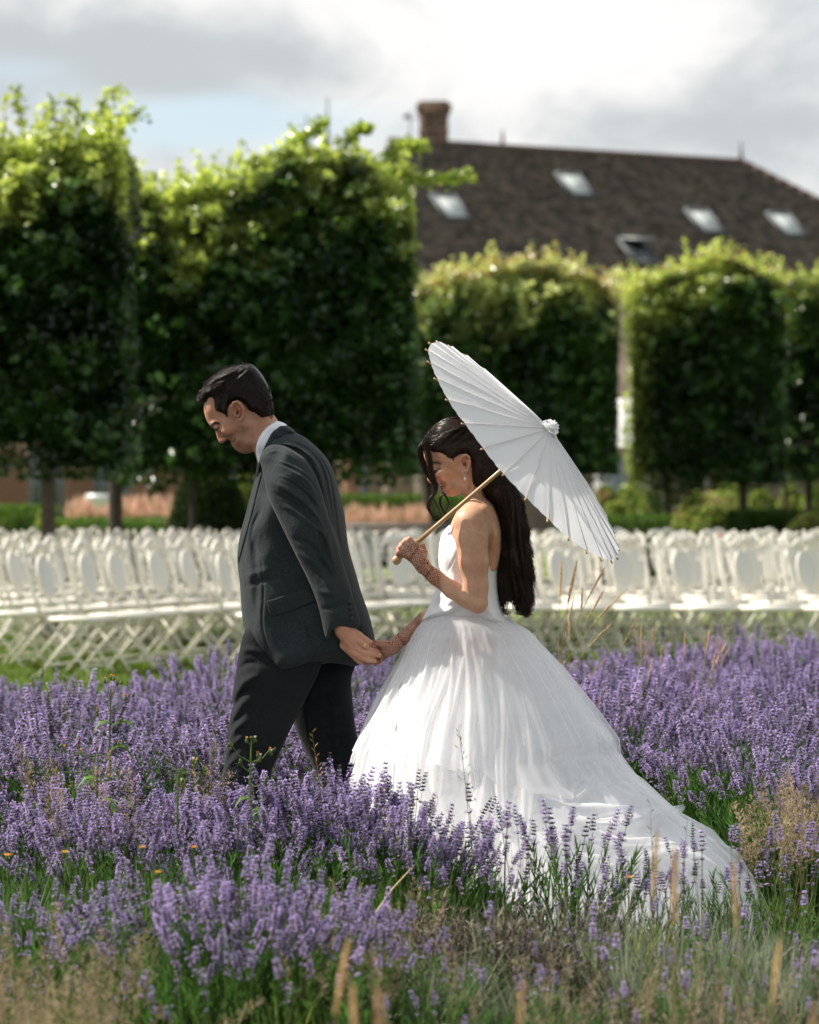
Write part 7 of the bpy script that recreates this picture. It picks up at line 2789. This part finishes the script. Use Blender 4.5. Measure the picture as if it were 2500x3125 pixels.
def lavender():
    var = [lavender_stem(i, H=.44 + .02 * (i % 3), openness=(.75, .65, .55, .8, .45, .7, .6, .3)[i % 8], spike=.05 + .008 * (i % 3), whorls=6 + i % 2) for i in range(10)]
    var += [lavender_stem(60 + i, H=.43 + .03 * i, openness=(.12, .2, .05)[i], dark=(.5, .3, .8)[i], spike=.055, whorls=6) for i in range(3)]
    shoots = [shoots_tuft(i) for i in range(4)]
    rg = random.Random(99)
    def field(name, label, bushes, seed):
        rr = random.Random(seed)
        P, Rr, S, I = [], [], [], []
        P2, R2, S2 = [], [], []
        for (x, y, n, h, rad) in bushes:
            n = int(n * rr.uniform(.5, 1.0)); vb = rr.choice((0, 0, 4, 8))
            for i in range(n):
                az = rr.uniform(0, 6.283)
                q = rr.random() ** .62
                tl = q * rad
                b = (x + math.cos(az) * q * .10, y + math.sin(az) * q * .10)
                sc = h * (1.0 - .10 * q) * rr.uniform(.84, 1.13)
                tip = (b[0] + math.cos(az) * math.sin(tl) * .46 * sc, b[1] + math.sin(az) * math.sin(tl) * .46 * sc)
                if in_gown(tip[0], tip[1]) or in_gown(b[0], b[1]): continue
                if man_block(tip[0], tip[1]): continue
                P.append((b[0], b[1], .02)); Rr.append(tilt_euler(az, tl + rr.gauss(0, .04), rr.uniform(0, 6.28))); S.append(sc); I.append((vb + rr.randrange(5)) % 13 if rr.random() < .7 else rr.randrange(13))
            for i in range(int(n * .45)):
                az = rr.uniform(0, 6.283); q = rr.random() ** .6
                tl = q * (rad + .15)
                b = (x + math.cos(az) * q * .16, y + math.sin(az) * q * .16)
                if in_gown(b[0], b[1], .03): continue
                P2.append((b[0], b[1], .0)); R2.append(tilt_euler(az, tl, rr.uniform(0, 6.28))); S2.append(h * rr.uniform(.9, 1.45))
        scatter(name, label, var, P, Rr, S, 'lavender', idx=I)
        scatter('lavender_leaves', 'green ' + label.replace('flower spikes', 'foliage'), shoots, P2, R2, S2, 'lavender')
        return len(P)
    def man_block(x, y):
        # the two legs
        px = 1250 + x * F_PX / y
        return (8.96 < y < 9.40) and (px > 560) and (px < 1100)
    def row(y, x0, x1, n, h, rad, seed, step=.34, jy=.10):
        rr = random.Random(seed)
        out = []
        x = x0
        while x < x1:
            out.append((x + rr.uniform(-.05, .05), y + rr.uniform(-jy, jy), int(n * rr.uniform(.8, 1.15)), h * rr.uniform(.93, 1.07), rad))
            x += step * rr.uniform(.85, 1.15)
        return out
    A = 0
    X = PX
    # front row, in front of the couple: thins out where the train lies
    fr = row(8.42, X(-90, 8.4), X(1040, 8.4), 180, 1.0, .62, 1, .33) + row(8.12, X(-90, 8.1), X(900, 8.1), 130, .90, .66, 2, .35)
    fr += [(X(1120, 8.15), 8.12, 120, 1.02, .48), (X(1215, 8.1), 8.08, 105, 1.00, .44), (X(1300, 8.05), 8.02, 80, .84, .40), (X(1030, 8.2), 8.25, 130, 1.02, .5), (X(1385, 7.95), 7.95, 26, .72, .30)]
    fr += [(X(a, 7.85), 7.84 + .05 * (i % 3), 8, hh, .26) for i, (a, hh) in enumerate(((1470, .80), (1560, .92), (1650, .95), (1740, 1.0), (1840, .72), (1930, .84), (2030, .78), (2130, .76), (2240, .78), (2350, .90), (2440, .95)))]
    A += field('lavender', 'dense violet lavender flower spikes in front of the groom\'s legs', fr, 1)
    # left-hand field behind
    lf = []
    for y, h, s in ((9.75, 1.16, 3), (10.75, 1.10, 4), (11.8, 1.02, 5), (12.9, .98, 6)):
        lf += row(y, X(-90, y), X(1250, y), 190, h, .80, s, .40)
    lf = [b for b in lf if not (b[1] > 12.5 and 1250 + b[0] * F_PX / b[1] < 420 and b[3] > 2)]
    # a taller group behind the groom's back leg and at the back of the bed
    lf += [(X(a, 13.6), 13.6, 120, hh, .6) for a, hh in ((560, .95), (630, 1.08), (700, 1.18), (1100, 1.18), (1190, 1.18))]
    A += field('lavender', 'hazy violet lavender flower spikes filling the bed left of and behind the couple', lf, 2)
    rt = []
    for y, h, s in ((9.95, 1.12, 13), (10.7, 1.16, 14), (11.6, 1.16, 15), (12.5, 1.16, 16), (13.4, 1.18, 17), (14.4, 1.16, 18), (15.3, 1.18, 19)):
        x0 = {9.95: X(2330, y), 10.7: X(1880, y), 14.4: X(1980, y), 15.3: X(2260, y)}.get(y, X(1600, y))
        rt += row(y, x0, X(2620, y), 200, h, .76, s, .38)
    rt += [(X(2150, 9.9), 9.9, 120, 1.0, .7), (X(2440, 9.2), 9.25, 120, 1.0, .7), (X(2540, 9.0), 9.0, 150, 1.05, .7)]
    A += field('lavender', 'deep violet lavender flower spikes filling the bed right of the gown', rt, 3)
    # near clumps at the bottom of the picture, out of focus
    nr = [(X(a, 6.7), 6.7 + .08 * (i % 3), 75, .92 - .05 * (i % 2), .62) for i, a in enumerate((610, 680, 760, 840))] + [(X(a, 6.7), 6.7, 26, .8, .5) for a in (930, 1010, 1090)]
    nr += [(X(30, 6.9), 6.9, 60, .80, .6), (X(150, 7.1), 7.1, 40, .80, .6), (X(1600, 5.2), 5.2, 10, .60, .5), (X(1390, 5.6), 5.4, 14, .62, .5)]
    A += field('lavender', 'blurred violet lavender flower spikes close to the camera at the bottom', nr, 4)
    print('lavender stems', A)
    # single stems standing in front of the train
    dv = [lavender_stem(40 + i, H=.44, openness=(.25, .45, .1, .35)[i], dark=(.5, .2, .7, .35)[i], spike=.048 + .007 * i, whorls=5) for i in range(4)]
    spots = [(1448, 2690, 2400), (1392, 2700, 2500), (1412, 2660, 2565), (1455, 2700, 2530), (1500, 2720, 2560), (1528, 2690, 2470), (1548, 2720, 2620), (1553, 2700, 2458), (1572, 2705, 2560), (1470, 2760, 2640),
             (1590, 2760, 2650), (1628, 2760, 2560), (1640, 2740, 2500), (1660, 2770, 2555), (1672, 2740, 2472), (1690, 2760, 2530), (1703, 2770, 2600), (1722, 2760, 2515), (1742, 2745, 2500), (1752, 2770, 2545), (1764, 2760, 2495),
             (1772, 2790, 2630), (1830, 2800, 2640), (1858, 2790, 2690), (1885, 2790, 2640), (1912, 2790, 2600), (1936, 2800, 2660), (1952, 2800, 2690), (1990, 2800, 2640), (2008, 2800, 2660), (2036, 2790, 2650), (2050, 2810, 2700),
             (2086, 2790, 2640), (2122, 2800, 2660), (2140, 2790, 2700), (2160, 2700, 2545), (2176, 2810, 2730), (2240, 2790, 2640), (2262, 2800, 2680), (2290, 2790, 2640), (2330, 2800, 2650), (2352, 2770, 2610),
             (2386, 2780, 2590), (2420, 2770, 2630), (2452, 2790, 2670), (2480, 2770, 2600)]
    rr = random.Random(6)
    for i, (px, pb, pt) in enumerate(spots):
        Yb = rr.uniform(7.75, 8.05)
        zt = PZ(pt, Yb)
        o = obj('lavender_stem', dv[i % 4])
        o.location = (PX(px, Yb) + rr.uniform(-.02, .02), Yb, .0)
        sc = max(zt, .25) / .44
        o.scale = (1.3, 1.3, sc)
        o.rotation_euler = (rr.uniform(-.08, .08), rr.uniform(-.10, .10), rr.uniform(0, 6.28))
        tag(o, 'slender lavender stem standing alone before the white train, ' + ('under its gathered middle' if px < 1600 else 'where the swags meet the ground' if px < 1800 else 'left of the tall blurred seed head' if px < 2052 else 'right of the tall blurred seed head' if px < 2300 else 'past the tip of the train'), 'lavender stem', 'single lavender stems before the train')


def wild():
    rr = random.Random(31)
    gt = [grass_tuft(i) for i in range(4)]
    yg = [grass_tuft(10 + i, H=.34, n=20, cols=((.20, .26, .04), (.26, .30, .06), (.13, .20, .03)), w=.0034, droop=.25) for i in range(3)]
    dt = [dead_tuft(i) for i in range(4)]
    pn = [panicle(i) for i in range(5)]
    cl = [clover(i) for i in range(3)]
    dk = [dock_leaf(i) for i in range(3)]
    lt = [leaf_tuft(i) for i in range(4)]
    sil = [leaf_tuft(20 + i, H=.24, n=60, cols=((.16, .19, .13), (.11, .15, .09), (.22, .24, .18)), w=.0020, spread=.8) for i in range(3)]
    def mk(name, label, protos, n, xr, yr, sc, dens=None, tilt=.25, cat='grass', z=0.0):
        P, Rr, S = [], [], []
        tries = 0
        while len(P) < n and tries < n * 20:
            tries += 1
            y = rr.uniform(*yr); px = rr.uniform(*xr); x = PX(px, y)
            if cat != 'lavender' and name != 'lawn_grass' and rr.random() > clump(px, y): continue
            if in_gown(x, y, .0): continue
            if dens and rr.random() > dens(px, y): continue
            P.append((x, y, z)); Rr.append(tilt_euler(rr.uniform(0, 6.28), abs(rr.gauss(0, tilt)), rr.uniform(0, 6.28))); S.append(rr.uniform(*sc))
        if P: scatter(name, label, protos, P, Rr, S, cat)
    CW = [(rr.uniform(.006, .03), rr.uniform(2, 9), rr.uniform(0, 6.28)) for _ in range(5)]
    clump = lambda px, y: min(1, max(.06, .5 + .30 * sum(math.sin(a * px + b * y + c) for a, b, c in CW)))
    g = lambda a, m, s: math.exp(-((a - m) / s) ** 2)
    # foreground: a weedy margin nearer than the lavender
    mk('weedy_grass', 'mixed green grass blades in the weedy margin at the bottom', gt, 420, (-60, 2560), (5.6, 7.6), (.35, .9), dens=lambda p, y: (1 if p < 1250 else .25) * (.25 if 1080 < p < 1330 else 1))
    mk('weedy_grass', 'short green grass in front of the train', gt, 90, (1250, 2560), (7.0, 7.9), (.25, .45))
    mk('low_weeds', 'low clover-like weeds covering the soil at the bottom', cl, 500, (-60, 2560), (5.8, 8.3), (.6, 1.3), cat='weeds')
    mk('low_weeds', 'small leafy weeds between the lavender plants', cl + gt[:1], 700, (-60, 2560), (8.3, 13.0), (.6, 1.2), cat='weeds')
    mk('broad_leaf_weeds', 'bright green broad weed leaves scattered along the bottom margin', dk, 110, (-60, 2560), (6.2, 8.2), (.6, 1.2), cat='weeds')
    mk('dry_grass_haze', 'soft brown haze of dry grass heads at the bottom left', pn, 130, (-60, 560), (5.2, 6.9), (.45, .78), dens=lambda p, y: .35 + .65 * g(p, 120, 300))
    mk('dry_grass_haze', 'brown dry grass heads low in the middle below the gown', pn, 130, (900, 1350), (6.4, 7.7), (.38, .66), dens=lambda p, y: g(p, 1100, 160))
    mk('dry_grass_haze', 'brown dry grass heads among the lavender at the right edge', pn, 46, (2330, 2560), (8.0, 8.8), (.80, 1.15), dens=lambda p, y: g(p, 2440, 90))
    mk('dry_grass_haze', 'thin dry grass heads across the bottom right corner', pn, 150, (1300, 2560), (5.0, 6.6), (.36, .66))
    mk('dry_grass_haze', 'a few dry grass heads rising through the left lavender', pn, 14, (60, 720), (8.0, 8.9), (.95, 1.2))
    mk('spent_lavender', 'grey-brown spent lavender tufts in front of the train', dt, 170, (1180, 1900), (6.9, 7.6), (.8, 1.5), dens=lambda p, y: max(g(p, 1430, 130), g(p, 1720, 120)), cat='dead lavender')
    mk('spent_lavender', 'grey spent lavender stubble along the lower right', dt, 300, (1850, 2560), (6.0, 7.4), (.55, 1.05), cat='dead lavender')
    mk('silvery_foliage', 'silvery grey-green leaves low below the gown', sil, 130, (1250, 2450), (6.6, 7.7), (.6, 1.1), cat='lavender')
    mk('silvery_foliage', 'dark grey-green leaves at the foot of the front lavender', sil, 60, (900, 1300), (7.6, 7.95), (.6, 1.0), cat='lavender')
    mk('upright_leaves', 'narrow upright green leaves in front of the train', lt, 70, (1300, 2300), (7.2, 7.8), (.4, .75), cat='lavender')
    mk('upright_leaves', 'thick narrow green leaves below the front lavender', lt, 260, (-40, 1380), (7.7, 8.15), (.8, 1.35), cat='lavender')
    mk('lavender_regrowth', 'leafy green lavender shoots over the hem of the train', [shoots_tuft(50 + i, H=.24, n=7) for i in range(3)], 90, (1330, 2420), (7.3, 8.0), (.35, .70), cat='lavender')
    mk('lavender_regrowth', 'dark leafy lavender shoots along the lower right margin', [shoots_tuft(50 + i, H=.24, n=7) for i in range(3)] + dt[:2], 200, (1250, 2560), (6.0, 7.2), (.45, .95), cat='lavender')
    sv = [lavender_stem(80 + i, H=.40, openness=(.3, .5, .15)[i], dark=(.4, .2, .7)[i], spike=.05, whorls=5) for i in range(3)]
    mk('sparse_lavender', 'scattered low lavender spikes across the bottom right', sv, 120, (1250, 2560), (6.0, 7.8), (.5, .9), cat='lavender', tilt=.2)
    mk('sparse_lavender', 'scattered low lavender spikes across the bottom left', sv, 90, (-60, 1250), (6.0, 7.4), (.55, .95), cat='lavender', tilt=.2)
    mk('yellow_grass', 'sunlit yellow-green grass tufts below the train', yg, 30, (1780, 2200), (6.9, 7.6), (.5, .8), dens=lambda p, y: g(p, 1930, 120))
    mk('yellow_grass', 'bright yellow-green grass in the bottom right corner', cl + yg[:1], 150, (1650, 2560), (6.9, 7.5), (.3, .6))
    mk('lawn_grass', 'short mown grass of the lawn under the chairs', [grass_tuft(70 + i, H=.055, n=40, cols=((.11, .17, .03), (.15, .20, .04), (.08, .14, .02)), w=.004) for i in range(3)], 5200, (-60, 2560), (14.5, 27), (.7, 1.4))

    # ---------------- tan feather grasses standing up at the right, stalk by stalk
    def plume_mesh(seed, L, bend, head=.11):
        r2 = random.Random(seed); random.seed(seed)
        cb = CB()
        ax = lambda t: Vector((bend * t * t * L, .02 * math.sin(seed) * t, L * t * (1 - .25 * abs(bend) * t)))
        cb.stalk([ax(0), ax(.3), ax(.6), ax(.85), ax(1)], [.0016, .0014, .0011, .0008, .0004], (.30, .25, .12), 4)
        t0 = 1 - head / L
        for i in range(150):
            t = t0 + (1 - t0) * i / 150
            a = r2.uniform(0, 6.28)
            d = (ax(min(t + .02, 1)) - ax(t - .02)).normalized()
            e = (d * 1.0 + Vector((math.cos(a), math.sin(a), 0)) * .38).normalized()
            w = math.sin(min(1, (t - t0) / (1 - t0) * 1.0 + .08) * math.pi) ** .5
            k = r2.uniform(.75, 1.25)
            cb.blade([ax(t), ax(t) + e * .006 * w, ax(t) + e * .012 * w], .0012, (.54 * k, .39 * k, .25 * k))
        return cb.mesh('seed_stalk', 'dry')
    pm = [plume_mesh(i, .85, b) for i, b in enumerate((.02, .10, .26, .42))]
    clumps = [('loose clump of tan feather grass leaning right, below the parasol\'s lower tip', 10.4,
               [(1712, 1700, 0), (1755, 1735, 1), (1765, 1700, 1), (1772, 1780, 0), (1860, 1725, 2), (1845, 1790, 2), (1760, 1830, 1), (1908, 1800, 3), (1880, 1880, 3), (1735, 1850, 0), (1950, 1875, 2), (1870, 2010, 3)]),
              ('upright clump of tan feather grass standing in the lavender, left of the two', 10.9,
               [(1948, 1905, 0), (1956, 1890, 0), (1965, 1925, 0), (1975, 1950, 0), (1998, 1905, 1), (2022, 1965, 0), (1990, 2000, 1), (2098, 1922, 0)]),
              ('upright clump of tan feather grass farther right, with curved tips', 10.9,
               [(2160, 1912, 1), (2165, 1925, 0), (2205, 1920, 1), (2195, 1940, 1), (2220, 1958, 2), (2190, 1975, 1), (2230, 1965, 2), (2120, 2020, 0)])]
    for lab, Yc, st in clumps:
        cx = sum(s[0] for s in st) / len(st)
        root = empty('feather_grass', (PX(cx, Yc), Yc, 0))
        tag(root, lab, 'grass', 'feather grasses at the right')
        for i, (px, py, v) in enumerate(st):
            h = PZ(py, Yc)
            lean = (.02, .10, .26, .42)[v]
            sc = h / (.85 * (1 - .25 * lean))
            o = obj('seed_stalk', pm[v], root, (PX(px, Yc) - lean * .85 * sc - root.location.x, rr.uniform(-.12, .12), 0))
            o.scale = (sc, sc, sc)
            o.rotation_euler = (0, 0, rr.uniform(-.15, .15))

    # ---------------- blurred tan stalks close to the camera
    fat = [plume_mesh(30 + i, .85, b, head=.17) for i, b in enumerate((.0, .03, -.04))]
    for i, (px, py, Yc, v, w, lab) in enumerate(((2052, 2560, 5.1, 0, 2.6, 'tall blurred tan seed head close to the camera, in front of the train'), (1958, 2510, 5.4, 1, 1.8, 'blurred tan seed head left of the tallest one'),
                                           (2250, 2610, 5.3, 1, 1.9, 'faint blurred tan seed head over the tip of the train'), (962, 2830, 4.6, 2, 2.6, 'pale blurred stalk at the bottom, left of the middle'),
                                           (1120, 3000, 4.3, 0, 2.6, 'orange blurred stalk at the bottom edge'), (1228, 2985, 4.2, 0, 2.8, 'pale blurred stalk at the bottom edge, right of the orange one'),
                                           (1560, 2960, 4.7, 1, 2.2, 'brown blurred stalk at the bottom middle'), (2300, 2850, 4.9, 1, 2.2, 'pale green blurred stalk at the lower right'), (2478, 3000, 4.4, 2, 2.5, 'tan blurred stalk in the bottom right corner'))):
        h = PZ(py, Yc)
        o = obj('dry_stalk', fat[v], None, (PX(px, Yc), Yc, 0))
        o.scale = (w * h / .85, w * h / .85, h / .85)
        o.rotation_euler = (0, .03 * math.sin(i * 3), i)
        tag(o, lab, 'grass stalk', 'blurred stalks near the camera')

    # ---------------- sow thistles
    def thistle(name_label, base_px, Yc, top_py, seed, branches, leafy=True):
        r2 = random.Random(seed); random.seed(seed)
        H = PZ(top_py, Yc)
        root = empty('sow_thistle', (PX(base_px, Yc), Yc, 0))
        tag(root, name_label, 'weed', 'tall sow thistles in the lavender')
        cb = CB()
        cb.stalk([(0, 0, 0), (.006, 0, H * .35), (-.004, 0, H * .7), (0, 0, H * .93)], [.0048, .0042, .0034, .0022], (.13, .22, .05), 6)
        root_stem = cb
        heads = []
        for (z, dx, dz) in branches:
            p0 = Vector((0, 0, H * z)); p1 = Vector((dx, r2.uniform(-.03, .03), H * z + dz))
            cb.stalk([p0, (p0 + p1) / 2 + Vector((dx * .15, 0, -.004)), p1], [.0018, .0014, .0010], (.15, .22, .06), 4)
            heads += [p1 + Vector((r2.gauss(0, .008), r2.gauss(0, .006), r2.gauss(0, .006))) for _ in range(r2.choice((2, 3, 3)))]
            for hd in heads[-3:]: cb.stalk([p1 - Vector((0, 0, .012)), hd], [.0009, .0008], (.15, .22, .06), 3)
        s = obj('stem', cb.mesh('stem', 'plant'), root)
        for i, h in enumerate(heads):
            c2 = CB(); mb = MB()
            q = r2.random()
            mb.lathe([(.0004, -.006), (.0042, -.0035), (.0048, .001), (.0030, .006), (.0010, .0085)], h, Matrix.Rotation(r2.gauss(0, .4), 3, 'Y'), 7)
            c2.add(mb.v, mb.f, (.11, .15, .045))
            if q < .3: tipc = (.55, .28, .06)
            elif q < .5: tipc = (.70, .68, .62)
            else: tipc = None
            if tipc:
                for k in range(14):
                    a = r2.uniform(0, 6.28)
                    e = Vector((math.cos(a) * .5, math.sin(a) * .5, 1)).normalized()
                    c2.blade([h + Vector((0, 0, .007)), h + Vector((0, 0, .007)) + e * .004, h + Vector((0, 0, .007)) + e * .008], .0012, tipc)
            obj('bud', c2.mesh('bud', 'plant'), root)
        if leafy:
            for k in range(7):
                z = H * r2.uniform(.30, .82); a = r2.choice((0, math.pi)) + r2.uniform(-.7, .7); L = r2.uniform(.05, .10)
                c2 = CB()
                o = Vector((math.cos(a), math.sin(a), 0)); sd = Vector((-math.sin(a), math.cos(a), 0))
                vs = []; m = 9
                for j in range(m):
                    t = j / (m - 1)
                    w = (.013 if j % 2 else .006) * math.sin((t * .88 + .1) * math.pi) + .0006
                    c = Vector((0, 0, z)) + o * L * t + Vector((0, 0, .25 * L * math.sin(t * 3) - .35 * L * t * t))
                    vs += [c - sd * w + Vector((0, 0, w * .7)), c, c + sd * w + Vector((0, 0, w * .7))]
                fs = []
                for j in range(m - 1): fs += [(3 * j, 3 * j + 1, 3 * j + 4, 3 * j + 3), (3 * j + 1, 3 * j + 2, 3 * j + 5, 3 * j + 4)]
                c2.add(vs, fs, (.12, .23, .05))
                obj('leaf', c2.mesh('leaf', 'plant'), root)
    thistle('tall sow thistle with closed buds rising above the lavender on the left', 338, 8.6, 2045, 3, [(.90, .02, .05), (.88, -.01, .07), (.85, .055, .045), (.80, -.045, .03), (.78, .03, .02), (.74, -.03, .02), (.70, .02, .02), (.50, -.07, .03), (.46, .05, .02)])
    thistle('sow thistle with white seed fluff in front of the groom\'s front leg', 767, 8.15, 2210, 9, [(.84, -.055, .05), (.86, .0, .05), (.84, .05, .035), (.82, .02, .03), (.74, .03, .015), (.80, -.03, .03)])
    thistle('smaller branching sow thistle low in the left lavender', 545, 8.1, 2300, 15, [(.92, -.04, .03), (.90, .04, .03), (.85, .02, .01)], False)
    thistle('ragged sow thistle tangled in lavender near the left edge', 300, 8.35, 2255, 21, [(.92, -.10, .02), (.90, -.06, .03), (.85, -.13, .0), (.80, .05, .02), (.75, -.08, .02)])

    # ---------------- orange hawkbit flowers on wiry stems
    spots = [(22, 2612, 7.3, 'orange hawkbit flower at the far left edge'), (196, 2603, 7.3, 'orange hawkbit flower second from the left edge'), (434, 2588, 7.5, 'small orange hawkbit flower left of a green stem'),
             (590, 2588, 7.4, 'orange hawkbit flower near the groom\'s front shoe'), (481, 2665, 7.1, 'lower orange hawkbit flower beside the green stem'), (1920, 2680, 7.3, 'orange flower in front of the train')]
    for px, py, Yc, lab in spots:
        h = PZ(py, Yc)
        root = empty('hawkbit', (PX(px, Yc), Yc, 0)); tag(root, lab, 'flower', 'orange hawkbits in the lavender')
        cb = CB(); cb.stalk([(0, 0, 0), (.004, 0, h * .5), (0, 0, h - .01)], [.0016, .0013, .0012], (.13, .18, .05), 4)
        mb = MB(); mb.lathe([(.0010, -.014), (.0042, -.008), (.0048, 0), (.003, .002)], (0, 0, h), None, 8); cb.add(mb.v, mb.f, (.08, .12, .03))
        obj('stem', cb.mesh('stem', 'plant'), root)
        cb = CB()
        for k in range(22):
            a = k * 2.4; rrr = .004 + .005 * (k / 22)
            e = Vector((math.cos(a), math.sin(a), .9 - .5 * k / 22)).normalized()
            cb.blade([(0, 0, h), Vector((0, 0, h)) + e * rrr, Vector((0, 0, h)) + e * rrr * 1.7], .0016, (.62, .30, .04))
        obj('petals', cb.mesh('petals', 'plant'), root)

    # ---------------- single meadow grasses against the gown
    def meadow(px, py, Yc, lean, seed, lab, col, n=20, spread=.03, thick=.0011):
        r2 = random.Random(seed); random.seed(seed)
        H = PZ(py, Yc)
        root = empty('meadow_grass', (PX(px, Yc) - lean * H, Yc, 0)); tag(root, lab, 'grass')
        ax = lambda t: Vector((lean * H * t * (.6 + .4 * t), 0, H * t))
        cb = CB(); cb.stalk([ax(0), ax(.35), ax(.7), ax(1)], [thick * 1.2, thick, thick * .8, thick * .4], tuple(c * .8 for c in col), 4)
        obj('stem', cb.mesh('stem', 'plant'), root)
        cb = CB()
        for i in range(n):
            t = .70 + .30 * (i + 1) / n
            a = r2.uniform(0, 6.28)
            o = Vector((math.cos(a), math.sin(a) * .6, .9)).normalized(); ln = spread * (1.1 - (t - .7) / .33) + .006
            cb.stalk([ax(t), ax(t) + o * ln], [.0004, .0003], col)
            for k in range(3):
                q = ax(t) + o * ln * r2.uniform(.5, 1)
                cb.blade([q, q + o * .006, q + o * .011], .0016, tuple(c * r2.uniform(.8, 1.3) for c in col))
        obj('seed_head', cb.mesh('seed_head', 'plant'), root)
    meadow(1400, 2215, 8.15, -.09, 4, 'tall green meadow grass with a drooping seed head against the gown', (.22, .26, .10), 16, .028, .0013)
    meadow(1216, 2105, 8.15, .04, 5, 'hair-thin brown grass stem against the sunlit front of the gown', (.16, .12, .10), 5, .05, .0008)
    meadow(952, 2235, 8.2, -.12, 6, 'curved tan grass ear in front of the groom\'s back leg', (.40, .28, .12), 14, .006, .0010)
    meadow(1985, 2455, 7.9, -.03, 8, 'thin grey grass stem rising before the middle of the train', (.13, .12, .10), 6, .010, .0009)
    meadow(2098, 2500, 7.9, .05, 9, 'thin dark curved grass stem before the outer train', (.11, .11, .08), 4, .010, .0009)
    # slanting straw
    a, b = Vector(P3(1130, 2810, 7.6)), Vector(P3(1265, 2640, 7.8))
    mb = MB(); mb.tube([a - Vector((0, 0, a.z * .5)), a, (a + b) / 2 + Vector((0, 0, .01)), b], [.003, .003, .0026, .0018], 6)
    m_simple('straw', (0.50, 0.38, 0.20), .6, .2, 40)
    tag(mb.build('straw', MATS['straw'], None, True), 'straight dry straw slanting up through the front lavender', 'straw')


lavender()
wild()
